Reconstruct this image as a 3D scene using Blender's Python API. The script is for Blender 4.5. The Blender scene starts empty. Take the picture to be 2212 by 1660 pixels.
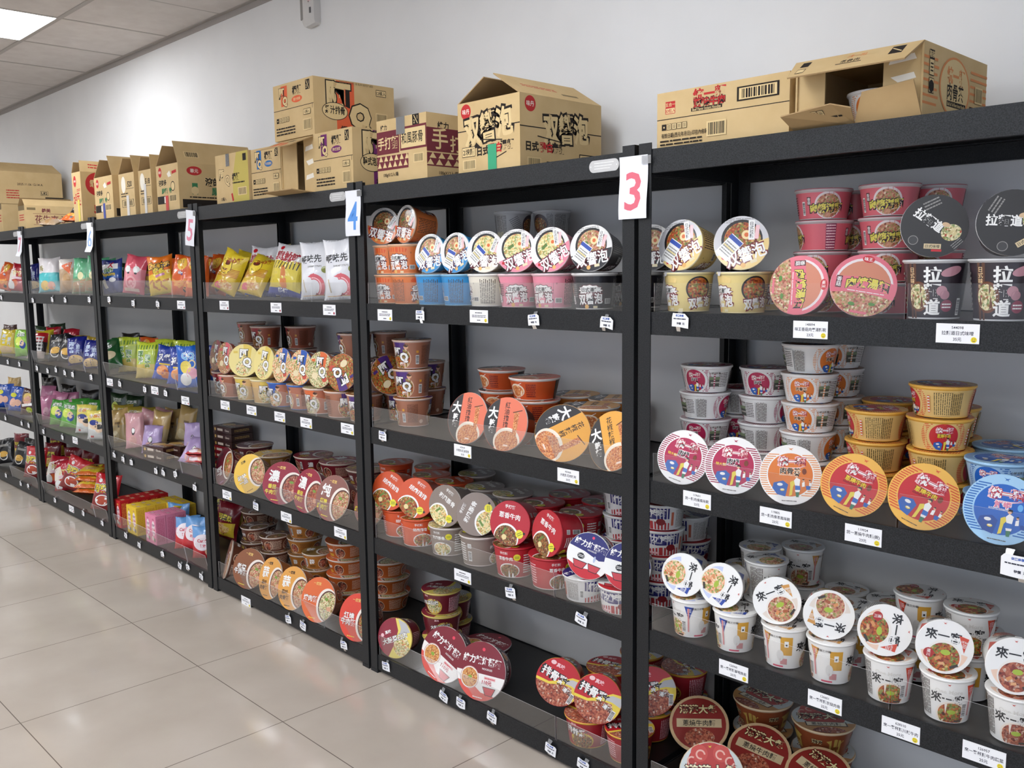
import bpy, bmesh, math, random
from mathutils import Vector, Matrix
C = bpy.context.scene.collection
PI = math.pi
random.seed(7)

# ---------------------------------------------------------------- camera
CAM = Vector((1.4417, -1.8405, 1.4302))
FPX = 1985.79
RT = Vector((0.69821834, 0.71577705, -0.01242442))
UP = Vector((-0.07944941, 0.09472521, 0.99232803))
FW = Vector((-0.71146253, 0.69187452, -0.12300694))
cd = bpy.data.cameras.new('camera'); co = bpy.data.objects.new('camera', cd); C.objects.link(co)
cd.sensor_fit = 'HORIZONTAL'; cd.sensor_width = 36.0; cd.lens = 36.0 * FPX / 2212.0
cd.clip_start = 0.02; cd.clip_end = 60
m = Matrix((RT, UP, -FW)).transposed().to_4x4(); m.translation = CAM
co.matrix_world = m
bpy.context.scene.camera = co

# ---------------------------------------------------------------- light and exposure
sc = bpy.context.scene
sc.view_settings.view_transform = 'Standard'; sc.view_settings.look = 'None'
sc.view_settings.gamma = 1.0; sc.view_settings.use_curve_mapping = False
sc.view_settings.exposure = 0.04
w = bpy.data.worlds.new('world'); sc.world = w; w.use_nodes = True
bg = w.node_tree.nodes['Background']
bg.inputs['Color'].default_value = (0.72, 0.82, 1.0, 1); bg.inputs['Strength'].default_value = 1.5
PANEL_STRENGTH = 21.0

def ray(px, py):
    d = FW * FPX + RT * (px - 1106) - UP * (py - 830)
    return d.normalized()
def at_y(px, py, y):
    d = ray(px, py); return CAM + d * ((y - CAM.y) / d.y)
def at_z(px, py, z):
    d = ray(px, py); return CAM + d * ((z - CAM.z) / d.z)
def x_at(px, y, z):
    """X of the point at depth y and height z that stands at picture column px."""
    a = Vector((0, y, z)) - CAM; k = (px - 1106) / FPX
    # (a + X ex).RT = k (a + X ex).FW
    return (k * a.dot(FW) - a.dot(RT)) / (RT.x - k * FW.x)
def to_px(p):
    d = Vector(p) - CAM; z = d.dot(FW)
    return 1106 + FPX * d.dot(RT) / z, 830 - FPX * d.dot(UP) / z

# ---------------------------------------------------------------- materials
def lin(h):
    h = h.lstrip('#'); o = []
    for i in (0, 2, 4):
        c = int(h[i:i+2], 16) / 255
        o.append(c / 12.92 if c <= 0.04045 else ((c + 0.055) / 1.055) ** 2.4)
    return (o[0], o[1], o[2], 1)
MATS = {}
def mat(col, rough=0.5, coat=0.0, metal=0.0, spec=0.5, bump=0.0, bscale=40.0, kind=''):
    key = (col, rough, coat, metal, spec, bump, bscale, kind)
    if key in MATS: return MATS[key]
    m = bpy.data.materials.new('surface_' + col.lstrip('#')); m.use_nodes = True
    n = m.node_tree.nodes; l = m.node_tree.links; b = n['Principled BSDF']
    b.inputs['Base Color'].default_value = lin(col); b.inputs['Roughness'].default_value = rough
    b.inputs['Metallic'].default_value = metal; b.inputs['Specular IOR Level'].default_value = spec
    b.inputs['Coat Weight'].default_value = coat; b.inputs['Coat Roughness'].default_value = 0.08
    if bump:
        tc = n.new('ShaderNodeTexCoord'); t = n.new('ShaderNodeTexNoise'); bp = n.new('ShaderNodeBump')
        t.inputs['Scale'].default_value = bscale; t.inputs['Detail'].default_value = 3
        bp.inputs['Strength'].default_value = bump; bp.inputs['Distance'].default_value = 0.004
        l.new(tc.outputs['Object'], t.inputs['Vector']); l.new(t.outputs['Fac'], bp.inputs['Height'])
        l.new(bp.outputs['Normal'], b.inputs['Normal'])
        if coat: l.new(bp.outputs['Normal'], b.inputs['Coat Normal'])
    MATS[key] = m; return m
def ink(col):                     # printed colour under a glossy film
    return mat(col, 0.42, 0.35, kind='ink')
def dull(col):                    # ink on board or paper
    return mat(col, 0.8, 0, spec=0.2, kind='dull')
def food(name, cols, scale=90.0, stretch=1.0):
    key = ('food', name)
    if key in MATS: return MATS[key]
    m = bpy.data.materials.new('food_print_' + name); m.use_nodes = True
    n = m.node_tree.nodes; l = m.node_tree.links; b = n['Principled BSDF']
    tc = n.new('ShaderNodeTexCoord'); mp = n.new('ShaderNodeMapping'); v = n.new('ShaderNodeTexVoronoi'); r = n.new('ShaderNodeValToRGB')
    nz = n.new('ShaderNodeTexNoise'); nz.inputs['Scale'].default_value = scale * 0.7; nz.inputs['Detail'].default_value = 2
    mx = n.new('ShaderNodeMixRGB'); mx.inputs['Fac'].default_value = 0.35
    mp.inputs['Scale'].default_value = (1, stretch, 1)
    v.inputs['Scale'].default_value = scale
    l.new(tc.outputs['Object'], mp.inputs['Vector']); l.new(mp.outputs['Vector'], v.inputs['Vector']); l.new(mp.outputs['Vector'], nz.inputs['Vector'])
    l.new(v.outputs['Color'], mx.inputs['Color1']); l.new(nz.outputs['Color'], mx.inputs['Color2'])
    l.new(mx.outputs['Color'], r.inputs['Fac'])
    e = r.color_ramp.elements; r.color_ramp.interpolation = 'LINEAR'
    k = len(cols)
    pos = [0.22 + 0.56 * i / (k - 1) for i in range(k)]
    e[0].position = pos[0]; e[0].color = lin(cols[0]); e[1].position = pos[-1]; e[1].color = lin(cols[-1])
    for i in range(1, k - 1):
        q = e.new(pos[i]); q.color = lin(cols[i])
    l.new(r.outputs['Color'], b.inputs['Base Color'])
    b.inputs['Roughness'].default_value = 0.42; b.inputs['Coat Weight'].default_value = 0.35; b.inputs['Coat Roughness'].default_value = 0.08
    MATS[key] = m; return m
def emit(col, s):
    m = bpy.data.materials.new('lamp_glow'); m.use_nodes = True
    b = m.node_tree.nodes['Principled BSDF']
    b.inputs['Base Color'].default_value = lin(col); b.inputs['Emission Color'].default_value = lin(col); b.inputs['Emission Strength'].default_value = s
    return m
def clear_plastic(name, haze=0.10, tint='ffffff', refl=0.9):
    m = bpy.data.materials.new(name); m.use_nodes = True
    n = m.node_tree.nodes; l = m.node_tree.links; n.clear()
    o = n.new('ShaderNodeOutputMaterial'); t = n.new('ShaderNodeBsdfTransparent'); g = n.new('ShaderNodeBsdfGlossy'); d = n.new('ShaderNodeBsdfDiffuse')
    f = n.new('ShaderNodeFresnel'); f.inputs['IOR'].default_value = 1.5
    g.inputs['Roughness'].default_value = 0.03; d.inputs['Color'].default_value = lin('f2f2f2'); t.inputs['Color'].default_value = lin(tint)
    m1 = n.new('ShaderNodeMixShader'); m1.inputs[0].default_value = haze
    l.new(t.outputs[0], m1.inputs[1]); l.new(d.outputs[0], m1.inputs[2])
    mm = n.new('ShaderNodeMath'); mm.operation = 'MULTIPLY'; mm.inputs[1].default_value = refl
    l.new(f.outputs[0], mm.inputs[0])
    m2 = n.new('ShaderNodeMixShader'); l.new(mm.outputs[0], m2.inputs[0]); l.new(m1.outputs[0], m2.inputs[1]); l.new(g.outputs[0], m2.inputs[2])
    l.new(m2.outputs[0], o.inputs['Surface']); return m

# ---------------------------------------------------------------- object helpers
def add_box(bm, x0, x1, y0, y1, z0, z1, mi=0):
    v = [bm.verts.new(p) for p in ((x0,y0,z0),(x1,y0,z0),(x1,y1,z0),(x0,y1,z0),(x0,y0,z1),(x1,y0,z1),(x1,y1,z1),(x0,y1,z1))]
    for f in ((0,3,2,1),(4,5,6,7),(0,1,5,4),(1,2,6,5),(2,3,7,6),(3,0,4,7)):
        bm.faces.new([v[i] for i in f]).material_index = mi
def mesh_from(bm, name, mats):
    me = bpy.data.meshes.new(name); bm.normal_update(); bm.to_mesh(me); bm.free()
    for q in mats: me.materials.append(q)
    return me
def obj(name, me, parent=None, mats=None):
    if isinstance(me, bmesh.types.BMesh): me = mesh_from(me, name, mats or [])
    o = bpy.data.objects.new(name, me); C.objects.link(o)
    if parent: o.parent = parent
    return o
def tag(o, label, cat, group=None):
    o['label'] = label; o['category'] = cat
    if group: o['group'] = group
    return o
def thing(name, label, cat, mw=None, group=None):
    o = bpy.data.objects.new(name, None); C.objects.link(o); o.empty_display_size = 0.02
    if mw is not None:
        o.matrix_world = mw if isinstance(mw, Matrix) else Matrix.Translation(Vector(mw))
    return tag(o, label, cat, group)
def struct(name, bm, mats):
    o = obj(name, bm, None, mats); o['kind'] = 'structure'; return o

# ---------------------------------------------------------------- the room
WALL_Y = 0.478; CEIL = 2.715; XL, XR, YF = -9.5, 4.6, -6.2
def noise_mat(name, c1, c2, scale, rough, bump=0.0, spec=0.3):
    m = bpy.data.materials.new(name); m.use_nodes = True
    n = m.node_tree.nodes; l = m.node_tree.links; b = n['Principled BSDF']
    tc = n.new('ShaderNodeTexCoord'); t = n.new('ShaderNodeTexNoise'); r = n.new('ShaderNodeValToRGB')
    t.inputs['Scale'].default_value = scale; t.inputs['Detail'].default_value = 5
    r.color_ramp.elements[0].position = 0.3; r.color_ramp.elements[1].position = 0.7
    r.color_ramp.elements[0].color = lin(c1); r.color_ramp.elements[1].color = lin(c2)
    l.new(tc.outputs['Object'], t.inputs['Vector']); l.new(t.outputs['Fac'], r.inputs['Fac']); l.new(r.outputs['Color'], b.inputs['Base Color'])
    b.inputs['Roughness'].default_value = rough; b.inputs['Specular IOR Level'].default_value = spec
    if bump:
        bp = n.new('ShaderNodeBump'); bp.inputs['Strength'].default_value = bump; bp.inputs['Distance'].default_value = 0.002
        l.new(t.outputs['Fac'], bp.inputs['Height']); l.new(bp.outputs['Normal'], b.inputs['Normal'])
    return m
wall_m = noise_mat('white_wall_paint', 'e0e0df', 'e7e7e6', 2.5, 0.85)
def floor_mat():
    m = bpy.data.materials.new('polished_tile'); m.use_nodes = True
    n = m.node_tree.nodes; l = m.node_tree.links; b = n['Principled BSDF']
    tc = n.new('ShaderNodeTexCoord'); mp = n.new('ShaderNodeMapping'); br = n.new('ShaderNodeTexBrick')
    mp.inputs['Location'].default_value = (1.085, 0.4285, 0)
    br.offset = 0; br.squash = 1
    br.inputs['Scale'].default_value = 1.0; br.inputs['Brick Width'].default_value = 0.6; br.inputs['Row Height'].default_value = 0.6
    br.inputs['Mortar Size'].default_value = 0.0016; br.inputs['Mortar Smooth'].default_value = 0.1
    nz = n.new('ShaderNodeTexNoise'); nz.inputs['Scale'].default_value = 3.5; nz.inputs['Detail'].default_value = 6
    r = n.new('ShaderNodeValToRGB'); r.color_ramp.elements[0].position = 0.3; r.color_ramp.elements[1].position = 0.75
    r.color_ramp.elements[0].color = lin('b5aa9e'); r.color_ramp.elements[1].color = lin('c0b6aa')
    l.new(tc.outputs['Object'], mp.inputs['Vector']); l.new(mp.outputs['Vector'], br.inputs['Vector'])
    l.new(tc.outputs['Object'], nz.inputs['Vector']); l.new(nz.outputs['Fac'], r.inputs['Fac'])
    l.new(r.outputs['Color'], br.inputs['Color1']); l.new(r.outputs['Color'], br.inputs['Color2']); br.inputs['Mortar'].default_value = lin('6e655c')
    l.new(br.outputs['Color'], b.inputs['Base Color'])
    sm = n.new('ShaderNodeTexNoise'); sm.inputs['Scale'].default_value = 6.0; sm.inputs['Detail'].default_value = 4
    rr = n.new('ShaderNodeMapRange'); rr.inputs['From Min'].default_value = 0.35; rr.inputs['From Max'].default_value = 0.7
    rr.inputs['To Min'].default_value = 0.07; rr.inputs['To Max'].default_value = 0.2
    l.new(tc.outputs['Object'], sm.inputs['Vector']); l.new(sm.outputs['Fac'], rr.inputs['Value']); l.new(rr.outputs['Result'], b.inputs['Roughness'])
    b.inputs['Specular IOR Level'].default_value = 0.5
    return m
bm = bmesh.new(); add_box(bm, XL, XR, YF, WALL_Y, -0.05, 0); struct('floor', bm, [floor_mat()])
bm = bmesh.new(); add_box(bm, XL, XR, WALL_Y, WALL_Y + 0.12, 0, CEIL + 0.1); struct('wall_back', bm, [wall_m])
bm = bmesh.new(); add_box(bm, XL - 0.12, XL, YF, WALL_Y + 0.12, 0, CEIL + 0.1); struct('wall_left', bm, [wall_m])
# front wall with a shop-window opening, right wall
bm = bmesh.new(); add_box(bm, XL, -2.5, YF - 0.12, YF, 0, CEIL + 0.1); add_box(bm, -2.5, XR, YF - 0.12, YF, 2.35, CEIL + 0.1); add_box(bm, -2.5, XR, YF - 0.12, YF, 0, 0.25)
struct('wall_front', bm, [wall_m])
bm = bmesh.new(); add_box(bm, XR, XR + 0.12, -1.2, WALL_Y + 0.12, 0, CEIL + 0.1); add_box(bm, XR, XR + 0.12, YF, -1.2, 2.35, CEIL + 0.1)
struct('wall_right', bm, [wall_m])
# ceiling: plaster boards hung in a metal grid; lamp cells are left open for the light panels
GX, GY, CELL = -2.97, -0.10, 0.605
LAMPS = [(-2, 0), (4, 1), (-8, 1), (-5, 3), (-2, 4), (1, 3), (4, 4), (7, 3), (-8, 5), (-5, 6), (1, 6), (4, 7), (8, 6), (-2, 7)]  # first is seen, second read off the bright wall, rest added for even light
tile_m = noise_mat('ceiling_board', 'c9c3bf', 'd2cdc9', 12, 0.9)
grid_m = mat('a39d98', 0.5)
bm = bmesh.new(); bg_ = bmesh.new()
i0 = int(math.floor((XL - GX) / CELL)); i1 = int(math.ceil((XR - GX) / CELL)); j1 = int(math.ceil((GY - YF) / CELL))
for i in range(i0, i1):
    for j in range(-1, j1):
        x0, x1 = max(GX + i * CELL, XL), min(GX + (i + 1) * CELL, XR)
        y1, y0 = min(GY - j * CELL, WALL_Y), max(GY - (j + 1) * CELL, YF)
        if (i, j) in LAMPS or x1 - x0 < 0.05 or y1 - y0 < 0.05: continue
        dz = random.uniform(-0.0015, 0.0015)
        add_box(bm, x0 + 0.005, x1 - 0.005, y0 + 0.005, y1 - 0.005, CEIL + dz, CEIL + 0.012)
add_box(bm, XL, XR, YF, WALL_Y, CEIL + 0.06, CEIL + 0.1)
struct('ceiling', bm, [tile_m])
for i in range(i0 + 1, i1):
    x = GX + i * CELL; add_box(bg_, x - 0.009, x + 0.009, YF, WALL_Y, CEIL - 0.001, CEIL + 0.008)
for j in range(0, j1):
    y = GY - j * CELL; add_box(bg_, XL, XR, y - 0.012, y + 0.012, CEIL - 0.003, CEIL + 0.008)
add_box(bg_, XL, XR, WALL_Y - 0.026, WALL_Y, CEIL - 0.004, CEIL + 0.004); add_box(bg_, XL, XR, WALL_Y - 0.005, WALL_Y, CEIL - 0.030, CEIL - 0.004)
struct('trim_1', bg_, [grid_m])
glow = emit('f7faff', PANEL_STRENGTH); fr_m = mat('f0f0f0', 0.4)
for k, (i, j) in enumerate(LAMPS):
    x0 = GX + i * CELL; y1 = GY - j * CELL
    t = thing('ceiling_lamp', 'square white light panel set in the suspended ceiling' if (i, j) == (-2, 0) else 'unseen square light panel added over the shop floor', 'lamp', (x0 + CELL / 2, y1 - CELL / 2, CEIL), 'ceiling light panels')
    b1 = bmesh.new(); q = CELL / 2 - 0.012
    add_box(b1, -q, q, -q, q, 0.0, 0.004); obj('diffuser', b1, t, [glow])
    b1 = bmesh.new()
    for s in (-1, 1):
        add_box(b1, -q, q, s * (q + 0.006) - 0.006, s * (q + 0.006) + 0.006, -0.002, 0.01); add_box(b1, s * (q + 0.006) - 0.006, s * (q + 0.006) + 0.006, -q, q, -0.002, 0.01)
    obj('frame', b1, t, [fr_m])

# ---------------------------------------------------------------- the racks
SH = {1: 0.0685, 2: 0.4998, 3: 0.8948, 4: 1.3231, 5: 1.7187}     # deck tops
HB = 0.057; DEPTH = 0.45; PW = 0.038
JX = [None, 1.2207, 0.0, -1.2066, -2.4272, -3.6091, -4.7767, -5.95]    # junctions, right to left
def black_m():
    m = bpy.data.materials.new('black_powder_coat'); m.use_nodes = True
    n = m.node_tree.nodes; l = m.node_tree.links; b = n['Principled BSDF']
    tc = n.new('ShaderNodeTexCoord'); t = n.new('ShaderNodeTexNoise'); t.inputs['Scale'].default_value = 420; t.inputs['Detail'].default_value = 2
    r = n.new('ShaderNodeValToRGB'); r.color_ramp.elements[0].color = lin('0e0f11'); r.color_ramp.elements[1].color = lin('2c2e31')
    r.color_ramp.elements[0].position = 0.35; r.color_ramp.elements[1].position = 0.75
    bp = n.new('ShaderNodeBump'); bp.inputs['Strength'].default_value = 0.25; bp.inputs['Distance'].default_value = 0.001
    l.new(tc.outputs['Object'], t.inputs['Vector']); l.new(t.outputs['Fac'], r.inputs['Fac']); l.new(r.outputs['Color'], b.inputs['Base Color'])
    l.new(t.outputs['Fac'], bp.inputs['Height']); l.new(bp.outputs['Normal'], b.inputs['Normal'])
    b.inputs['Roughness'].default_value = 0.45; b.inputs['Specular IOR Level'].default_value = 0.35
    return m
BLK = black_m(); deck_m = noise_mat('dark_laminate_board', '1d1b1a', '242220', 30, 0.34, 0, 0.4); plate_m = mat('c9c9c9', 0.35, metal=0.85)
for k in range(2, 8):
    xr = JX[k - 1] - 0.0068; xl = JX[k] + 0.0068; wd = xr - xl; zt = SH[5] + 0.009
    t = thing('shelving_unit', ['', '', 'black steel rack on the right, stacked with white and yellow noodle bowls', 'black steel rack between the 4 and 3 cards, full of noodle tubs',
        'black steel rack between the 5 and 4 cards, bags above and bowls below', 'black steel rack between the 6 and 5 cards, small yellow boxes low down',
        'black steel rack between the 7 and 6 cards full of snack bags', 'black steel rack at the left edge, left of the 7 card'][k], 'shelving', (xl, 0, 0))
    for sx in (0, 1):
        for sy in (0, 1):
            b1 = bmesh.new()
            fx0, fx1 = (0, PW) if sx == 0 else (wd - PW, wd)
            oy0, oy1 = (0, 0.0025) if sy == 0 else (DEPTH - 0.0025, DEPTH)
            add_box(b1, fx0, fx1, oy0, oy1, 0.006, zt + 0.006)
            ox0, ox1 = (0, 0.0025) if sx == 0 else (wd - 0.0025, wd)
            dy0, dy1 = (0.0025, PW) if sy == 0 else (DEPTH - PW, DEPTH - 0.0025)
            add_box(b1, ox0, ox1, dy0, dy1, 0.006, zt + 0.006)
            add_box(b1, fx0 - 0.001, fx1 + 0.001, min(oy0, dy0) - 0.001, max(oy1, dy1) + 0.001, 0.0, 0.012)      # plastic foot
            p = obj('post', b1, t, [BLK])
    for L in (1, 2, 3, 4, 5):
        z = SH[L]
        b1 = bmesh.new(); add_box(b1, 0.006, wd - 0.006, 0.006, DEPTH - 0.006, z - 0.012, z - 0.003); obj('shelf_board', b1, t, [deck_m])
        for yy in (0, 1):
            b1 = bmesh.new(); y0, y1 = (0.003, 0.0055) if yy == 0 else (DEPTH - 0.0055, DEPTH - 0.003)
            x0 = PW - 0.004; x1 = wd - PW + 0.004
            add_box(b1, x0, x1, y0, y1, z - HB, z)
            s = 1 if yy == 0 else -1
            ya, yb = sorted((y0 if yy else y1, (y0 if yy else y1) + s * 0.014)); add_box(b1, x0, x1, ya, yb, z - 0.016, z - 0.0125)
            ya, yb = sorted((y0 if yy else y1, (y0 if yy else y1) + s * 0.012)); add_box(b1, x0, x1, ya, yb, z - HB, z - HB + 0.0025)
            obj('beam', b1, t, [BLK])
        for xx in (0.003, wd - 0.0055):
            b1 = bmesh.new(); add_box(b1, xx, xx + 0.0025, PW, DEPTH - PW, z - HB, z - 0.001); obj('beam', b1, t, [BLK])
    if k >= 3:      # maker's plate at the right end of the top beam, blank at this distance
        b1 = bmesh.new(); cx = wd - PW - 0.062; cz = SH[5] - 0.027; pts = []
        for i in range(24):
            a = 2 * PI * i / 24; pts.append((cx + (0.034 if math.cos(a) > 0 else -0.034) + 0.0155 * math.cos(a), cz + 0.0155 * math.sin(a)))
        f = [b1.verts.new((x, 0.0018, z)) for x, z in pts]; g = [b1.verts.new((x, 0.003, z)) for x, z in pts]
        b1.faces.new(f[::-1])
        for i in range(24): b1.faces.new((f[i - 1], f[i], g[i], g[i - 1]))
        for sx in (-1, 1): add_box(b1, cx + sx * 0.043 - 0.0015, cx + sx * 0.043 + 0.0015, 0.001, 0.0018, cz - 0.0015, cz + 0.0015, 1)
        for r_ in range(3): add_box(b1, cx - 0.032, cx + 0.032 - 0.006 * r_, 0.0015, 0.0018, cz + 0.007 - 0.007 * r_, cz + 0.0085 - 0.007 * r_, 1)
        p = obj('nameplate', b1, t, [plate_m, mat('efefef', 0.3)]); p['label'] = 'silver oval nameplate'
# ---------------------------------------------------------------- printed artwork
GLY = {}
def glyphs(s, w=0.0, vert=False):
    """Triangles of a line of lettering, one em high characters, centred on its own box; w swells the strokes."""
    key = (s, w, vert)
    if key in GLY: return GLY[key]
    cu = bpy.data.curves.new('lettering', 'FONT'); cu.body = '\n'.join(s) if vert else s
    cu.resolution_u = 2; cu.fill_mode = 'FRONT'; cu.offset = w; cu.align_x = 'CENTER'; cu.space_line = 1.0
    o = bpy.data.objects.new('lettering', cu); C.objects.link(o)
    dg = bpy.context.evaluated_depsgraph_get(); me = o.evaluated_get(dg).to_mesh()
    vs = [(v.co.x, v.co.y) for v in me.vertices]; fs = [tuple(p.vertices) for p in me.polygons]
    bpy.data.objects.remove(o); bpy.data.curves.remove(cu)
    if vs:
        xs = [v[0] for v in vs]; ys = [v[1] for v in vs]
        cx, cy = (min(xs) + max(xs)) / 2, (min(ys) + max(ys)) / 2
        wd, ht = max(xs) - min(xs), max(ys) - min(ys)
        vs = [(x - cx, y - cy) for x, y in vs]
    else: wd = ht = 1
    GLY[key] = (vs, fs, wd, ht); return GLY[key]

def clip_disc(pts, R, n=40):
    out = pts
    for k in range(n):
        a0 = 2 * PI * k / n; a1 = 2 * PI * (k + 1) / n
        ax, ay, bx, by = R * math.cos(a0), R * math.sin(a0), R * math.cos(a1), R * math.sin(a1)
        ex, ey = bx - ax, by - ay
        inp, out = out, []
        for i in range(len(inp)):
            p, q = inp[i - 1], inp[i]
            sp = ex * (p[1] - ay) - ey * (p[0] - ax); sq = ex * (q[1] - ay) - ey * (q[0] - ax)
            if sp >= 0: out.append(p)
            if (sp < 0) != (sq < 0):
                t = sp / (sp - sq); out.append((p[0] + t * (q[0] - p[0]), p[1] + t * (q[1] - p[1])))
        if not out: return []
    return out

class Art:
    """A flat drawing: layers of filled shapes in metres, later ones on top."""
    def __init__(s, clip=None): s.L = []; s.clip = clip; s.z = 0
    def raw(s, vs, fs, m): s.L.append((vs, fs, m, s.z)); s.z += 1; return s
    def poly(s, pts, m, same=False):
        if s.clip: pts = clip_disc(pts, s.clip)
        if len(pts) > 2:
            if same: s.z -= 1
            s.raw(pts, [tuple(range(len(pts)))], m)
        return s
    def rect(s, x, y, w, h, m, rot=0, same=False):
        c, d = math.cos(rot), math.sin(rot)
        return s.poly([(x + a * w / 2 * c - b * h / 2 * d, y + a * w / 2 * d + b * h / 2 * c) for a, b in ((-1, -1), (1, -1), (1, 1), (-1, 1))], m, same)
    def disc(s, x, y, r, m, ry=None, n=32, rot=0):
        ry = ry or r; c, d = math.cos(rot), math.sin(rot)
        return s.poly([(x + r * math.cos(2 * PI * k / n) * c - ry * math.sin(2 * PI * k / n) * d, y + r * math.cos(2 * PI * k / n) * d + ry * math.sin(2 * PI * k / n) * c) for k in range(n)], m)
    def arc(s, x, y, r0, r1, a0, a1, m, n=24):
        vs = []; fs = []
        for k in range(n + 1):
            a = a0 + (a1 - a0) * k / n
            vs += [(x + r0 * math.cos(a), y + r0 * math.sin(a)), (x + r1 * math.cos(a), y + r1 * math.sin(a))]
        for k in range(n): fs.append((2 * k, 2 * k + 1, 2 * k + 3, 2 * k + 2))
        if s.clip:
            for f in fs:
                p = clip_disc([vs[i] for i in f], s.clip)
                if len(p) > 2: s.raw(p, [tuple(range(len(p)))], m); s.z -= 1
            s.z += 1; return s
        return s.raw(vs, fs, m)
    def text(s, t, x, y, h, m, out=None, ow=0.06, w=0.012, rot=0, vert=False, sx=1.0, maxw=None, out2=None, arcy=0.0):
        """h is the height of one character."""
        c, d = math.cos(rot), math.sin(rot)
        g0 = glyphs(t, w, vert)
        k = h
        if maxw and g0[2] * k * sx > maxw: sx = maxw / (g0[2] * k)
        lay = ([(ow * 1.9, out2)] if out2 else []) + ([(ow, out)] if out else []) + [(0, m)]
        for ex, mm in lay:
            vs, fs, wd, ht = glyphs(t, w + ex, vert)
            pts = []
            for a, b in vs:
                a *= k * sx; b *= k; b += arcy * (1 - (2 * a / max(1e-6, wd * k * sx)) ** 2)
                pts.append((x + a * c - b * d, y + a * d + b * c))
            s.raw(pts, fs, mm)
        return s
    def lines(s, x, y, w, h, n, m, rot=0, seed=1, vert=False):
        """Small print too fine to read: broken strokes."""
        rd = random.Random(seed); c, d = math.cos(rot), math.sin(rot); z0 = s.z
        for i in range(n):
            t = -0.5 + (i + 0.5) / n; a = -0.5
            while a < 0.46:
                b = min(0.5, a + rd.uniform(0.05, 0.22))
                if vert: q = [(t * w - w * .22 / n, a * h), (t * w + w * .22 / n, a * h), (t * w + w * .22 / n, b * h), (t * w - w * .22 / n, b * h)]
                else: q = [(a * w, -t * h - h * .22 / n), (b * w, -t * h - h * .22 / n), (b * w, -t * h + h * .22 / n), (a * w, -t * h + h * .22 / n)]
                s.z = z0; s.poly([(x + p * c - r * d, y + p * d + r * c) for p, r in q], m)
                a = b + rd.uniform(0.012, 0.03)
        s.z = z0 + 1; return s
    def bars(s, x, y, w, h, mw, mb, rot=0, seed=3, vert=False):
        s.rect(x, y, w, h, mw, rot); rd = random.Random(seed); z0 = s.z
        c, d = math.cos(rot), math.sin(rot); L = h if vert else w
        t = -0.42
        while t < 0.42:
            b = rd.choice((0.018, 0.03, 0.05)); q = t + b / 2
            s.z = z0
            if vert: s.rect(x - q * L * d, y + q * L * c, w * 0.82, b * L, mb, rot)
            else: s.rect(x + q * L * c, y + q * L * d, b * L, h * 0.8, mb, rot)
            t += b + rd.choice((0.02, 0.035))
        s.z = z0 + 1; return s

EPS = 0.00006
class Print:
    """Collects mapped art into a mesh with one material slot for each ink."""
    def __init__(s): s.bm = bmesh.new(); s.m = []
    def slot(s, m):
        if m not in s.m: s.m.append(m)
        return s.m.index(m)
    def add(s, vs, fs, m, smooth=False):
        k = s.slot(m); V = [s.bm.verts.new(v) for v in vs]
        for f in fs:
            if len(set(f)) > 2:
                try: q = s.bm.faces.new([V[i] for i in f]); q.material_index = k; q.smooth = smooth
                except ValueError: pass
    def art(s, art, fn, cut=None):
        """fn(x, y, lift) gives the point; cut = spacing at which wide shapes are split so they can bend."""
        for vs, fs, m, z in art.L:
            if cut:
                b = bmesh.new(); V = [b.verts.new((x, y, 0)) for x, y in vs]
                for f in fs:
                    if len(set(f)) > 2:
                        try: b.faces.new([V[i] for i in f])
                        except ValueError: pass
                cx, cy = cut if isinstance(cut, tuple) else (cut, None)
                for ax, st in ((0, cx), (1, cy)):
                    if not st or not vs: continue
                    lo = min(v[ax] for v in vs); hi = max(v[ax] for v in vs); q = math.ceil(lo / st + 1e-6) * st
                    while q < hi - 1e-6:
                        n = (1, 0, 0) if ax == 0 else (0, 1, 0)
                        bmesh.ops.bisect_plane(b, geom=b.verts[:] + b.edges[:] + b.faces[:], plane_co=(q, q, 0), plane_no=n, dist=1e-7)
                        q += st
                b.verts.index_update()
                s.add([fn(v.co.x, v.co.y, EPS * (z + 1)) for v in b.verts], [tuple(v.index for v in f.verts) for f in b.faces], m); b.free()
            else:
                s.add([fn(x, y, EPS * (z + 1)) for x, y in vs], fs, m)
    def lathe(s, prof, m, n=40, close=True, smooth=True):
        k = s.slot(m); rings = []
        for r, z in prof: rings.append([s.bm.verts.new((r * math.cos(2 * PI * i / n), r * math.sin(2 * PI * i / n), z)) for i in range(n)])
        for a, b in zip(rings, rings[1:]):
            for i in range(n):
                q = s.bm.faces.new((a[i - 1], a[i], b[i], b[i - 1])); q.material_index = k; q.smooth = smooth
        if close:
            q = s.bm.faces.new(rings[0][::-1]); q.material_index = k
            q = s.bm.faces.new(rings[-1]); q.material_index = k
    def box(s, x0, x1, y0, y1, z0, z1, m): add_box(s.bm, x0, x1, y0, y1, z0, z1, s.slot(m))
    def done(s, name): return mesh_from(s.bm, name, s.m)

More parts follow.
